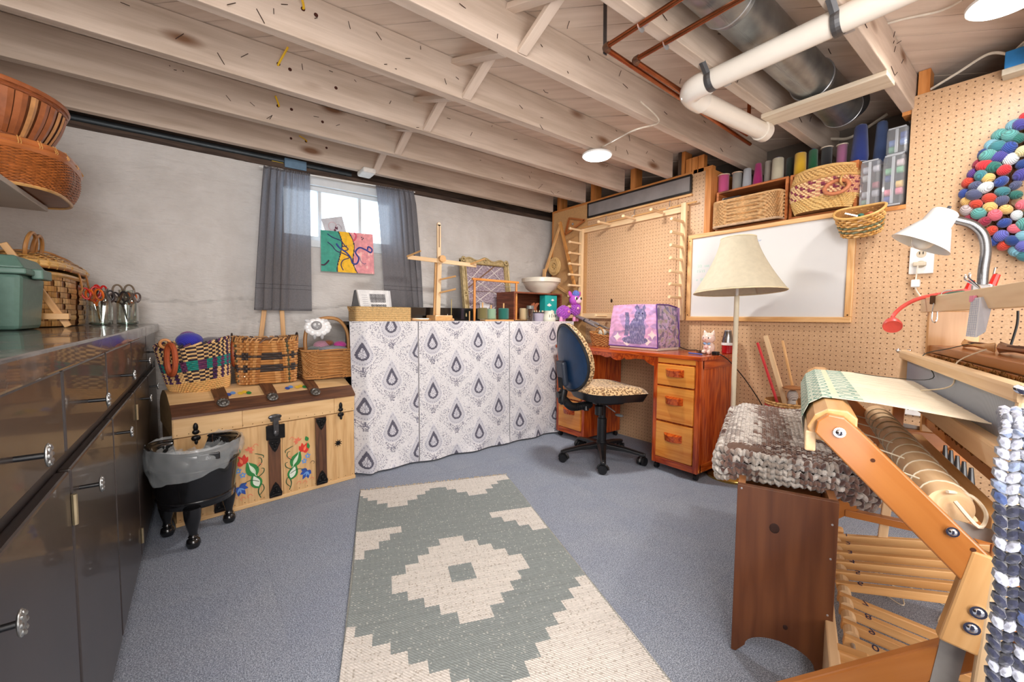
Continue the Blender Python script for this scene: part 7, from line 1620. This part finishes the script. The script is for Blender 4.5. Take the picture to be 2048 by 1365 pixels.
# web and warp
CRM = S(236, 222, 192); GRW = S(120, 160, 146)
wa, wb_ = 1.13, 1.74
def warp(u, v):
    prof = [(.017, -.262), (.012, -.22), (.024, -.187), (.048, -.170), (.082, -.170), (.14, -.172), (.22, -.180), (.295, -.188)]
    s = v*(len(prof)-1); i = min(int(s), len(prof)-2); f_ = s-i; d_ = prof[i][0]*(1-f_)+prof[i+1][0]*f_; z = prof[i][1]*(1-f_)+prof[i+1][1]*f_
    return V((wa+(wb_-wa)*u*(1)-.04*max(0, v-.5)*(1-u), d_, z+.0006*((int(u*150)) % 2)))
def warpc(u, v):
    if v < .66:
        x, y_ = u*64, v*40; dia = abs((x/3) % 2-1)+abs((y_/2.2) % 2-1)
        if .50 < v < .55: return CRM
        return GRW if (.7 < dia < 1.05 or (dia > 1.5 and int(x*2) % 2)) else (S(196, 208, 190) if int(x) % 2 else S(214, 220, 204))
    return S(232, 214, 182) if int(u*150) % 2 else S(244, 232, 208)
b_ = lm(); b_.grid(warp, 150, 56, warpc); b_.build('woven_warp', painted_cols(.9, 300, .4, var=.05), t, thick=.001)
b_ = lm()
for k in range(16): p = V((wa+(wb_-wa)*(k/15), .29, -.188)); b_.tube([p, p+V((.004*sin(k*7), .05+.01*sin(k*3), -.006+.006*sin(k*5)))], .0007, 4)
b_.build('warp_ends', ROPE, t, kind='stuff')
# cloth beam with lashing cords
lm().lathe([(.004, 0), (.031, .0), (.033, .01), (.033, .86), (.031, .87)], (1.03, .232, -.330), 28, Matrix.Rotation(RD(90), 3, 'Y')).build('cloth_beam', MAPLE2, t, smooth=True)
b_ = lm()
for k in range(12): w_ = 1.06+.068*k; b_.tube([V((w_+.012*sin(a*.5), .232+.0345*cos(a), -.330+.0345*sin(a))) for a in [2*pi*i/20 for i in range(20)]], .0018, 5, True)
b_.build('lashing_cord', ROPE, t, smooth=True, kind='stuff')
b_ = lm()
for w_, w2 in ((1.15, 1.08), (1.30, 1.22), (1.42, 1.36), (1.55, 1.5), (1.68, 1.62)): b_.tube(bez([(w_, .03, -.262), (w_-.02, .10, -.285), (w2, .20, -.302)]), .0016, 5)
b_.build('apron_cord', ROPE, t, smooth=True, kind='stuff')
b_ = lm(); b_.tube(bez([(1.02, .225, -.30), (1.05, .262, -.31), (1.03, .275, -.33), (1.0, .26, -.345), (1.02, .235, -.315)], 5), .003, 6, False); b_.build('cord_knot', ROPE, t, smooth=True, kind='stuff')
# beater
b_ = lm(); b_.box((W0-.005, .283, -.131), (W1+.01, .310, -.100)); b_.build('beater_top', MAPLE2, t, bev=.008)
def reedm():
    m, nt, b = _new('reed'); L = nt.links.new; a = coords(nt, (1, 1, 1)); wv = N(nt, 'ShaderNodeTexWave'); wv.bands_direction = 'X'; wv.inputs['Scale'].default_value = 110; L(a, wv.inputs['Vector'])
    L(ramp(nt, wv.outputs[1], [(.2, S(112, 128, 152)), (.8, S(176, 190, 210))]), b.inputs['Base Color']); b.inputs['Metallic'].default_value = .4; b.inputs['Roughness'].default_value = .4; bump(nt, b, wv.outputs[1], .5, .001); return m
lm().box((W0+.03, .300, -.212), (W1-.03, .304, -.128)).build('reed', reedm(), t)
b_ = lm(); b_.box((W0+.01, .274, -.250), (W1-.02, .308, -.208)); b_.build('beater_sley', MAPLE2, t, bev=.005)
for w_ in (W0+.004, W1-.016): sidebar((.300, -.125), (.262, -.86), w_, .026, .014, 'beater_upright', MAPLE2)
for w_, s in ((W0-.006, -1), (W1+.012, 1)):
    b_ = lm(); c = V((w_, .297, -.114)); b_.rod(c, c+V((s*.014, 0, 0)), .0065, 12); b_.ball(c+V((s*.010, .012, .008)), (.003, .010, .007), 10, 6, Matrix.Rotation(RD(35), 3, 'X')); b_.ball(c+V((s*.010, -.012, .008)), (.003, .010, .007), 10, 6, Matrix.Rotation(RD(-35), 3, 'X')); b_.build('wing_nut', CHROME, t, smooth=True)
# castle
for w_ in (W0-.005, W1-.02): lm().box((w_, .345, -.42), (w_+.022, .462, .03)).build('castle_side', MAPLE, t, bev=.002)
lm().box((W0-.02, .330, .026), (W1+.012, .352, .073)).build('castle_front_rail', MAPLE2, t, bev=.002)
lm().box((W0-.02, .352, .050), (W1+.012, .475, .062)).build('castle_shelf', MAPLE2, t, bev=.002)
lm().box((W0, .352, -.103), (W1-.02, .372, -.080)).build('harness_rail', GOLD, t, bev=.002); lm().box((W0, .372, -.092), (W1-.02, .47, -.080)).build('harness_shelf', GOLD, t)
BRS = plain(S(150, 110, 62), .35, .9, .4, 200, .5)
for j, dd in enumerate((.352, .374, .396, .418)):
    b_ = lm(); b_.box((W0+.03, dd, -.128), (W1-.03, dd+.012, -.106)); b_.box((W0+.03, dd, -.346), (W1-.03, dd+.012, -.318)); b_.build('harness_frame', GOLD, t, bev=.001)
    b_ = lm()
    for k in range(150): w_ = W0+.06+.80*k/150+.001*sin(k*9+j); b_.add([(w_, dd+.003, -.318), (w_+.0022, dd+.006, -.318), (w_+.0022, dd+.006, -.105), (w_, dd+.003, -.105)], [(0, 1, 2, 3)])
    b_.build('heddles', BRS, t, kind='stuff')
b_ = lm(); rr = random.Random(2)
for k in range(170): w_ = 1.2+.60*k/170; b_.ball((w_, .345+rr.uniform(-.004, .006), -.298+rr.uniform(-.012, .010)), (.002, .003, .009), 5, 4)
for k in range(150): w_ = 1.0+.84*k/150; b_.ball((w_, .348+rr.uniform(-.004, .004), -.116+rr.uniform(-.006, .006)), (.002, .003, .006), 5, 4)
b_.build('heddle_loops', BRS, t, kind='stuff')
lm().box((W0, .275, -.425), (W0+.02, .47, -.37)).build('side_rail', GOLD, t, bev=.002); lm().box((W1-.03, .275, -.425), (W1-.005, .47, -.367)).build('side_rail', GOLD, t, bev=.002)
lm().box((W1-.03, .272, -.37), (W1-.008, .300, -.28)).build('side_post', GOLD, t, bev=.002)
sidebar((.28, -.37), (.275, -.28), W1-.018, .012, .018, 'side_post', MAPLE2)
lm().box((1.06, .290, -.375), (1.72, .318, -.345)).build('back_rail', MAPLE, t, bev=.003)
for k in range(6): w_ = 1.80-.035*k; lm().beam((w_, .345, -.405), (w_-.02, .400, -.545), .010, .034, (0, 1, .3)).build('lam', MAPLE2, t, bev=.002)
for k in range(5): w_ = 1.68-.055*k; b_ = lm(); b_.tube([(w_, .36, -.36), (w_, .362, -.42), (w_-.004, .368, -.47)], [.004, .009, .003], 8, flat=.4); b_.build('jack_hook', plain(S(104, 104, 104), .35, .9), t, smooth=True)
lm().box((W1-.05, .16, -.70), (W1-.02, .42, -.675)).build('low_rail', GOLD, t, bev=.002)
# treadles with ink numbers
INK = plain(S(40, 40, 80), .6)
tw = [1.885, 1.818, 1.751, 1.684, 1.617, 1.55, 1.49, 1.425, 1.36, 1.295]
for i, w_ in enumerate(tw):
    up = i < 6; z1 = -.690 if up else -.858; a, b2 = V((w_, .122, -.800)), V((w_, .60 if up else .56, z1))
    o = lm().beam(a, b2, .019, .024, (0, 0, 1)).build('treadle', MAPLE, t, bev=.0025)
    x = (b2-a).normalized(); yv = V((0, -x.z, x.y)); p = a+x*(.052 if i < 4 else .06)+yv*.0122; Mx = LM @ frame4(p, V((1, 0, 0)), x*-1, yv) if 1 else None
    text(str(i+1 if i < 9 else 0), .032, LM @ frame4(p, x, V((-1, 0, 0)), yv), INK, o, 'ink_number', .0003)
lm().rod((1.08, .14, -.802), (1.93, .14, -.802), .0045, 12).build('treadle_rod', STEEL, t, smooth=True)
for k in range(len(tw)+2):
    w_ = (tw+[1.225, 1.12])[k]; wn = (tw+[1.225, 1.12, 1.06])[min(k+1, 11)]
    if k < 9 or k > 9: lm().lathe([(.016, 0), (.016, .030)], ((w_+wn)/2-.015 if k < 10 else w_-.02, .140, -.802), 14, Matrix.Rotation(RD(90), 3, 'Y')).build('spacer', MAPLE2, t)
lm().box((1.04, .085, -.93), (1.93, .108, -.775)).build('front_rail', MAPLE2, t, bev=.004)
for w_ in (1.03, 1.215, 1.93): b_ = lm(); b_.box((w_-.018, .100, -.83), (w_+.018, .165, -.775)); b_.build('rod_block', MAPLE, t, bev=.006)
b_ = lm(); rr = random.Random(8)                                       # ends of yarn lying on the carpet under the loom
for k in range(11):
    p = V((rr.uniform(1.9, 2.3), rr.uniform(.20, .40), -H+.004)); pts = [p]
    for j in range(6): p = p+V((rr.uniform(-.08, .06), rr.uniform(-.06, .06), rr.uniform(-.001, .004))); p.z = max(-H+.003, p.z); pts.append(p.copy())
    b_.tube(bez(pts, 5), .0018, 4)
b_.build('yarn_scraps', ROPE, label='tangle of loose cream yarn ends on the carpet under the loom', cat='yarn', kind='stuff')

def onshelf(px_, py_, d_=.36, z=.073): p = ld(px_, py_, d_); return p
# shuttles and cloth on the harness shelf
def boat(c, L_, wd, h_, m, nm, lab, cavity=True):
    tt = thing(nm, lab, 'shuttle', LM @ V(c), 'shuttles on the loom'); b_ = lm(); n_ = 20; vs = []
    for i in range(n_+1):
        u = -1+2*i/n_; ww = wd*(1-abs(u)**2.6)**.6+.001; hh = h_*(.45+.55*abs(u)**2)
        for a in range(8): q_ = 2*pi*a/8; vs.append((c[0]+u*L_/2, c[1]+ww/2*cos(q_), c[2]+h_/2+hh*.5*sin(q_)))
    b_.add(vs, [(8*i+a, 8*i+(a+1) % 8, 8*i+8+(a+1) % 8, 8*i+8+a) for i in range(n_) for a in range(8)], [(v[0], v[1], v[2]) for v in vs]); b_.build('shuttle_body', m, tt, smooth=True)
    if cavity: lm().box((c[0]-L_*.2, c[1]-wd*.28, c[2]+h_*.4), (c[0]+L_*.2, c[1]+wd*.28, c[2]+h_*.78)).build('bobbin_slot', plain(S(84, 44, 22), .7), tt, bev=.002)
boat((1.66, .405, -.080), .24, .036, .026, MAPLE, 'boat_shuttle', 'pale wooden boat shuttle with a slot, on the loom below the lamp')
boat((1.40, .410, -.080), .26, .040, .030, wood(S(84, 34, 28), S(124, 60, 48), 1, .35, .3), 'boat_shuttle', 'dark red-brown boat shuttle right of the pale one on the loom')
boat((1.25, .44, -.080), .26, .040, .030, wood(S(96, 44, 34), S(134, 70, 54), 1, .35, .3), 'boat_shuttle', 'dark red-brown boat shuttle at the right picture edge behind the other')
b_ = lm(); b_.tube(bez([(1.66, .40, -.06), (1.60, .34, -.075), (1.62, .29, -.10), (1.5, .29, -.15), (1.62, .22, -.168), (1.70, .15, -.168)]), .0012, 4); b_.build('weft_thread', plain(S(60, 70, 66), .8), label='dark weft thread from the pale shuttle across the reed', cat='thread')
b_ = lm(); b_.tube(bez([(1.50, .38, -.07), (1.40, .31, -.098), (1.36, .295, -.15), (1.45, .26, -.178)]), .0016, 5); b_.build('weft_thread', ROPE, label='cream weft thread hanging over the beater to the warp', cat='thread')

# things on the castle shelf
def put(px_, py_, d_): return LM @ ld(px_, py_, d_)
ZS = H+.063
a, b2 = put(1882, 577, .385), put(1926, 588, .375); a.z = b2.z = ZS+.016
tt = thing('green_bobbin', 'dark green wound quill lying on the loom top behind the clip', 'thread spool', (a+b2)/2, 'thread on the loom top'); MB().tube([a, a*.75+b2*.25, b2], [.012, .015, .006], 16).build('thread', objcol(kind='thread'), tt, smooth=True, color=S(20, 112, 88)); MB().tube(arc((a*.6+b2*.4), .017, 0, 2*pi, 14, V((0, 1, 0)))[:-1], .002, 5, True).build('wire_ring', CHROME, tt)
a, b2 = put(1860, 588, .37), put(1896, 590, .362); a.z = b2.z = ZS+.012
tt = thing('pale_bobbin', 'pale green and yellow wound quill lying at the left of loom top', 'thread spool', (a+b2)/2, 'thread on the loom top'); MB().tube([a, a*.7+b2*.3, b2], [.009, .011, .005], 14).build('thread', objcol(kind='thread'), tt, smooth=True, color=S(206, 220, 168))
c = put(1873, 600, .333); tt = thing('wire_hook', 'small dark clip holding a looped wire hook on the loom front rail', 'hook', c)
b_ = MB(); b_.boxc(c, (.008, .028, .026)); b_.build('clip', plain(S(90, 60, 36), .4, .6), tt, bev=.002); b_ = MB(); b_.tube(bez([c+V((-.008, .004, -.01)), c+V((-.010, .006, -.055)), c+V((-.010, 0, -.068)), c+V((-.010, -.005, -.055)), c+V((-.008, -.003, -.01))]), .0016, 6); b_.build('wire_loop', CHROME, tt)
a = put(1952, 596, .326); b2 = put(1942, 674, .300); wv = -LWx
tt = thing('draft_strip', 'long folded strip of grid paper hanging from the loom top rail', 'paper', a)
b_ = MB(); hw = LWx*.030; b_.add([a-hw, a+hw, b2+hw*1.1, b2-hw*1.1], [(0, 1, 2, 3)]); b_.build('paper_face', plain(S(232, 232, 236), .7, 0, .03), tt, thick=.0008)
b_ = MB(); s_ = LDx*.02; b_.add([a-hw, a-hw+s_, b2-hw*1.1+s_*.6+V((0, 0, .012)), b2-hw*1.1], [(0, 1, 2, 3)]); b_.build('paper_fold', plain(S(190, 192, 202), .7, 0, .03), tt, thick=.0008)
b_ = MB()
for k in range(16): p = a*(1-(k+1)/17)+b2*((k+1)/17)-LDx*.0012; b_.tube([p-hw*.9, p+hw*.9], .0003, 4)
for k in range(5): o_ = hw*(-.8+.4*k); b_.tube([a+o_-LDx*.0012, b2+o_-LDx*.0012], .0003, 4)
b_.build('grid_lines', plain(S(170, 178, 200), .8), tt, kind='stuff')
c = put(1946, 598, .325); MB().boxc(c, (.02, .006, .014), Rz(.4)).build('pink_tag', plain(S(240, 150, 180), .7), tt)
for k, (p0, p1, p2, colr, lab) in enumerate((((1972, 590), (1952, 572), (1930, 560), S(190, 190, 194), 'steel forceps crossing in front of the white lamp neck'),)):
    tt = thing('forceps', lab, 'tool', put(*p0, .335)); 
    for s in (0, 1): b_ = MB(); b_.tube([put(p0[0]-s*4, p0[1], .334), put(p1[0]+s*6, p1[1]+s*2, .336), put(p2[0]+s*8, p2[1]-s*3, .338)], .0022, 6); b_.tube(arc(put(p2[0]+s*8, p2[1]-s*3, .338)+V((0, 0, .006)), .006, 0, 2*pi, 12, LWx)[:-1], .0016, 5, True); b_.build('arm', CHROME, tt, smooth=True)
for px_, lab in ((1936, 'red handled snips behind the forceps on the loom top'), (1984, 'red handled scissors upright at the right of the lamp neck')):
    c = put(px_, 580, .40); c.z = ZS; tt = thing('red_tool', lab, 'tool', c, 'red tools on the loom top')
    MB().tube([c+V((0, 0, 0)), c+V((0, 0, .03)), c+V((.004, -.006, .055))], [.005, .008, .007], 8).build('handle', plain(S(214, 44, 36), .35), tt, smooth=True)
    b_ = MB(); b_.tube([c+LWx*.02, c+LWx*.03+V((0, -.01, .075))], .0022, 6); b_.build('blade', CHROME, tt)

# white gooseneck lamp clamped on the loom
PL = lambda x, y, w_=1.50: LM @ lw(x, y, w_)
tt = thing('gooseneck_lamp', 'white cone-headed lamp on a chrome flexible neck clamped to the loom', 'lamp', LM @ V((1.50, .365, .062)))
neck = bez([PL(1964, 583), PL(1967, 540), PL(1972, 500), PL(1966, 470), PL(1945, 450), PL(1915, 441), PL(1893, 437)], 16)
b_ = MB(); b_.tube(neck, .0070, 10); 
for i in range(1, len(neck)-1):
    p = neck[i]; tn = (neck[i+1]-neck[i-1]).normalized(); b_.tube([p-tn*.0022, p+tn*.0022], .0100, 14)
b_.build('flexible_neck', plain(S(150, 152, 156), .25, .95), tt, smooth=True)
b_ = MB(); p = PL(1964, 590); b_.boxc(p, (.036, .036, .05)); b_.build('clamp', STEEL, tt, bev=.004)
hT, hM, hB = PL(1893, 422), PL(1878, 447), PL(1840, 490); axh = (hB-hT).normalized(); q_ = V((0, 0, 1)).rotation_difference(axh).to_matrix(); Lh = (hB-hT).length
WL = plain(S(240, 240, 240), .3, 0, .01, 8, 0, .4)
b_ = MB(); b_.lathe([(.024, 0), (.028, .004), (.031, Lh*.40), (.034, Lh*.42), (.062, Lh*.97), (.064, Lh), (.062, Lh), (.059, Lh*.97), (.030, Lh*.44)], hT, 36, q_); b_.build('lamp_head', WL, tt, smooth=True)
b_ = MB(); b_.ball(hT+axh*(Lh*.76), (.027, .027, .034), 18, 12, q_); b_.build('bulb', plain(S(228, 226, 222), .15, 0, 0, 8, 0, .6), tt, smooth=True); MB().rod(hT-axh*.012, hT, .004, 8).build('switch', plain(S(70, 70, 74), .4), tt)
MB().tube(bez([PL(2036, 622, 1.75), PL(2034, 650, 1.75), PL(2022, 690, 1.75)], 6), .003, 6).build('black_cable', BLACK, tt, smooth=True)
# red gooseneck lamp
tt = thing('red_lamp', 'small red gooseneck lamp bending down left of the loom top', 'lamp', put(1925, 584, .37))
nk = bez([put(1930, 582, .38), put(1885, 588, .37), PL(1840, 597, 1.86), PL(1808, 612, 1.84), PL(1788, 630, 1.82), PL(1784, 644, 1.82)], 10)
RDM = plain(S(222, 84, 74), .4); MB().tube(nk, .006, 8).build('flexible_neck', RDM, tt, smooth=True); c = nk[-1]
q_ = V((0, 0, 1)).rotation_difference(V((-.80, -.22, -.60)).normalized()).to_matrix(); b_ = MB(); b_.lathe([(.006, -.012), (.012, -.008), (.020, .004), (.025, .020), (.024, .028), (.018, .026)], c, 24, q_); b_.build('lamp_head', RDM, tt, smooth=True); MB().lathe([(.018, .024), (.012, .014), (.002, .014)], c, 20, q_).build('reflector', plain(S(210, 210, 214), .12, 1), tt, smooth=True)
# power strip low on the pegboard
tt = thing('power_strip', 'white power strip low on the pegboard, seen through the loom', 'power strip', (2.69, .39, H-.45)); MB().box((2.68, .335, H-.45), (2.719, .445, H-.39)).build('strip_body', WHITE, tt, bev=.004); b_ = MB(); [b_.box((2.678, y_, H-.425), (2.681, y_+.004, H-.41)) for y_ in (.36, .375, .41, .425)]; b_.build('slots', BLACK, tt, kind='stuff'); MB().tube(bez([(2.678, .39, H-.42), (2.665, .39, H-.38), (2.67, .395, H-.30)]), .004, 6).build('plug_cord', plain(S(90, 70, 60), .5), tt)

# ------------------------------------------------------------------ bench and knitted cushion
t2 = RD(68); Wb = V((sin(t2), cos(t2), 0)); Db = V((Wb.y, -Wb.x, 0)); BM = frame4((0, 0, H), Wb, Db, (0, 0, 1)); BW = wood(S(92, 48, 20), S(126, 76, 40), .55, .45, .2, 9, .15); BWL = wood(S(150, 96, 54), S(190, 132, 84), .8, .5, .1)
def bm(): b_ = MB(); b_.M = BM; return b_
t = thing('loom_bench', 'dark brown wooden box bench with an arched end panel beside the loom', 'bench', BM @ V((1.75, .08, -H)))
d0, d1_, zt_ = -.036, .190, -.462
def endp(w_):
    P_ = [(d0, -H+.004), (d0, zt_), (d1_, zt_), (d1_, -H+.004), (d1_-.012, -H+.004)]+[((d0+d1_)/2+.080*cos(pi*k/14), -H+.030+.045*sin(pi*k/14)-(0 if 0 < k < 14 else .0)) for k in range(15)]+[(d0+.012, -H+.004)]
    b_ = bm(); n_ = len(P_); vs = [(x, a, c) for x in (w_, w_+.018) for a, c in P_]; b_.add(vs, [tuple(range(n_)), tuple(range(n_, 2*n_))[::-1]]+[(i, n_+i, n_+(i+1) % n_, (i+1) % n_) for i in range(n_)], [(v[2], v[1], v[0]) for v in vs]); return b_.build('end_panel', BW, t, bev=.001)
endp(1.298); endp(2.18)
for dd in (d0+.001, d1_-.019): bm().box((1.316, dd, zt_-.17), (2.18, dd+.018, zt_-.001)).build('side_board', BWL, t, bev=.001)
bm().box((1.46, d0+.02, zt_-.13), (1.478, d1_-.02, zt_-.001)).build('divider', BWL, t); bm().box((1.478, d0+.018, zt_-.03), (2.18, d1_-.018, zt_-.012)).build('seat_board', BW, t)
bm().box((1.316, d0+.019, zt_-.18), (2.18, d1_-.019, zt_-.168)).build('box_bottom', BW, t)
b_ = bm(); [b_.ball((1.2978, x, z), (.0008, .003, .003), 6, 4) for x, z in ((d0+.01, zt_-.01), (d1_-.012, zt_-.06), (d1_-.012, zt_-.15), (d1_-.012, zt_-.30))]; b_.build('nail_heads', STEEL, t, kind='stuff')
b_ = bm(); b_.ball((1.2975, .055, -.565), (.0012, .012, .014), 12, 6); b_.ball((1.2975, .090, -.83), (.0012, .006, .007), 10, 6); b_.build('knot', plain(S(52, 24, 12), .7), t, smooth=True, kind='stuff')
def knit(b_, P, nu, nv, colf, r=(.5, .62), thick=.008, res=(7, 4), jit=.1, rr=random.Random(21)):
    for j in range(nv):
        for i in range(nu):
            u, v = (i+.5)/nu, (j+.5)/nv; p = V(P(u, v)); du = V(P(min(u+.01, 1), v))-V(P(max(u-.01, 0), v)); dv = V(P(u, min(v+.01, 1)))-V(P(u, max(v-.01, 0)))
            su = du.length/(min(u+.01, 1)-max(u-.01, 0))/nu; sv = dv.length/(min(v+.01, 1)-max(v-.01, 0))/nv; nn = du.cross(dv).normalized(); x = du.normalized(); y_ = nn.cross(x)
            for s in (-1, 1):
                a = s*(.55+rr.uniform(-jit, jit)); xx = x*cos(a)+y_*sin(a); yy = nn.cross(xx); k = rr.uniform(.9, 1.12)
                R_ = Matrix((xx, yy, nn)).transposed(); b_.ball(p+x*(s*su*.25)+nn*rr.uniform(-.001, .001), (su*r[0]*.62*k, sv*r[1]*.95*k, thick*k), res[0], res[1], Matrix((yy*s, xx, nn)).transposed() if 0 else Matrix((x*cos(a)-y_*sin(a)*-1, y_*cos(a)-x*sin(a), nn)).transposed(), colf(u, v))
KW = painted_cols(.95, 170, .7, sheen=.6, var=.25, vs=90)
t = thing('knitted_cushion', 'thick chunky-knit wool pad in white, grey and brown bands, on the dark bench', 'cushion', BM @ V((1.72, .09, -.44)))
ca, cb_, da, dbb = 1.395, 2.07, -.090, .275
def cz(u, v): return -.378+.016*noise.noise(V((u*3, v*3, 2)))-.06*max(0, abs(v-.5)-.36)**1.5*8-.035*max(0, .12-u)*6
def cushc(u, v):
    n_ = noise.noise(V((u*6, v*4, 3)))*.10+noise.noise(V((u*26, v*26, 5)))*.07; s = v+n_+.05*u; Wc, Gc, Bc, Dc = S(206, 198, 190), S(160, 148, 140), S(122, 92, 78), S(88, 62, 54)
    if u < .10: return random.choice((Wc, Gc, Bc, Dc, Bc))
    if s < .08: return Gc
    if s < .30: return Wc if noise.noise(V((u*30, v*30, 1))) < .3 else Gc
    if s < .52: return Bc if noise.noise(V((u*30, v*30, 1))) < .25 else Gc
    if s < .74: return Wc if noise.noise(V((u*20, v*20, 1))) < .15 else Gc
    return Bc if noise.noise(V((u*24, v*24, 1))) > -.1 else Dc
b_ = bm(); knit(b_, lambda u, v: V((ca+(cb_-ca)*u, da+(dbb-da)*v, cz(u, v))), 52, 30, cushc, r=(.5, .8), thick=.0075, jit=.2); b_.build('knit_top', KW, t, smooth=True, kind='stuff')
b_ = bm(); 
def edgeP(u, v):  # wraps round the near end and both long sides
    L_ = [(cb_, da), (ca+.03, da), (ca, da+.03), (ca, dbb-.03), (ca+.03, dbb), (cb_, dbb)]; cum = [0]
    for k in range(5): cum.append(cum[-1]+math.hypot(L_[k+1][0]-L_[k][0], L_[k+1][1]-L_[k][1]))
    s = u*cum[-1]; k = 0
    while k < 4 and s > cum[k+1]: k += 1
    f_ = (s-cum[k])/(cum[k+1]-cum[k]); x = L_[k][0]+(L_[k+1][0]-L_[k][0])*f_; y_ = L_[k][1]+(L_[k+1][1]-L_[k][1])*f_; cx_, cy_ = (ca+cb_)/2, (da+dbb)/2
    bl = .014*sin(pi*v); nx, ny = (x-cx_)/abs(cb_-ca), (y_-cy_)/abs(dbb-da)
    sag = -.02*max(0, abs(y_-.077)-.11)/.05 if True else 0
    return V((x+nx*bl*1.5, y_+ny*bl*1.5, -.392-.085*v*1.0+sag*v+.006*noise.noise(V((u*20, v*3, 1)))))
edc = lambda u, v: random.choice((S(196, 188, 180), S(150, 136, 126), S(112, 82, 70), S(84, 58, 52), S(120, 92, 80))) if noise.noise(V((u*16, v, 4))) > -.1 else random.choice((S(206, 200, 192), S(170, 160, 150)))
knit(b_, edgeP, 90, 5, edc, r=(.56, .75), thick=.011, jit=.35); b_.build('knit_edge', KW, t, smooth=True, kind='stuff')
b_ = bm(); b_.box((ca+.012, da+.012, -.455), (cb_, dbb-.012, -.388)); b_.build('pad_core', plain(S(110, 86, 74), .95), t, bev=.02)
b_ = bm(); rr = random.Random(6)
for k in range(420):
    u, v = rr.random(), rr.random(); p = V((ca+(cb_-ca)*u, da+(dbb-da)*v, cz(u, v)+.008)) if k % 2 else edgeP(u, v); d_ = V((rr.uniform(-.012, .012), rr.uniform(-.012, .012), rr.uniform(.004, .016)))
    b_.tube([p, p+d_*.6, p+d_+V((rr.uniform(-.004, .004), 0, -.002))], .0004, 3, col=S(190, 176, 166))
b_.build('wool_fuzz', KW, t, kind='stuff')

# ------------------------------------------------------------------ blue and white knitted blanket near the camera, over a rack
vd = V((.9984, .0565, 0)).normalized(); sd = V((vd.y, -vd.x, 0)); R0 = vd*.640
t = thing('blanket_rack', 'plain wooden rack under the blue and white blanket', 'rack', R0+sd*.22)
for s in (.06, .40):
    MB().beam(R0+sd*s+V((0, 0, 0)), R0+sd*s+V((0, 0, .85)), .02, .03, (1, 0, 0)).build('upright', MAPLE, t); MB().beam(R0+sd*s+vd*-.10+V((0, 0, .015)), R0+sd*s+vd*.15+V((0, 0, .015)), .03, .03, (0, 0, 1)).build('foot', MAPLE, t)
MB().rod(R0+sd*.03+V((0, 0, .85)), R0+sd*.43+V((0, 0, .85)), .012, 10).build('top_rail', MAPLE, t)
t = thing('knit_blanket', 'chunky blue, navy and white knitted blanket hanging at the right picture edge', 'blanket', R0+sd*.2+V((0, 0, .3)))
def blP(u, v):
    s = v*1.0; z = .858-.80*max(0, s-.10)/.90; off = -.030-.012*sin(min(1, s*6)*pi/2)-.010*noise.noise(V((u*3, s*4, 2)))
    if s < .10: a = s/.10*pi/2; z = .844+.016*cos(a)*1.0; off = -.040*sin(a)
    e_ = .006*noise.noise(V((s*9, 3, 1)))+.014*s
    return R0+sd*(u*.44+e_+.004)+vd*off+V((0, 0, z))
def blc(u, v):
    n_ = noise.noise(V((u*14, v*22, 3))); Wb_, Lb, Mb, Nb = S(142, 145, 158), S(106, 118, 144), S(40, 58, 100), S(11, 16, 42)
    k = random.random()
    if v < .168: return Wb_ if k < .75 else Lb
    if v < .195: return Lb if k < .45 else (Mb if k > .7 else Wb_)
    if u < .035: return Wb_ if int(v*90) % 4 == 0 else Nb
    if k > .30: return Nb
    return Wb_ if k < .18 else Mb
    return Nb if n_ < .12 else (Wb_ if n_ > .3 else Mb)
b_ = MB(); knit(b_, blP, 30, 84, blc, r=(.55, .8), thick=.007, res=(7, 4), jit=.2); b_.build('knit_face', painted_cols(.95, 150, .7, sheen=.5, var=.2, vs=70), t, smooth=True, kind='stuff')
b_ = MB(); b_.grid(lambda u, v: blP(.05+u*.92, v)+vd*.012, 10, 30, lambda u, v: S(60, 76, 120)); b_.grid(lambda u, v: R0+sd*(.035+u*.39)+vd*(.03+.01*sin(v*7))+V((0, 0, .856-.70*v)), 10, 20, lambda u, v: S(90, 106, 150)); b_.build('blanket_back', painted_cols(.95), t, smooth=True, thick=.01)
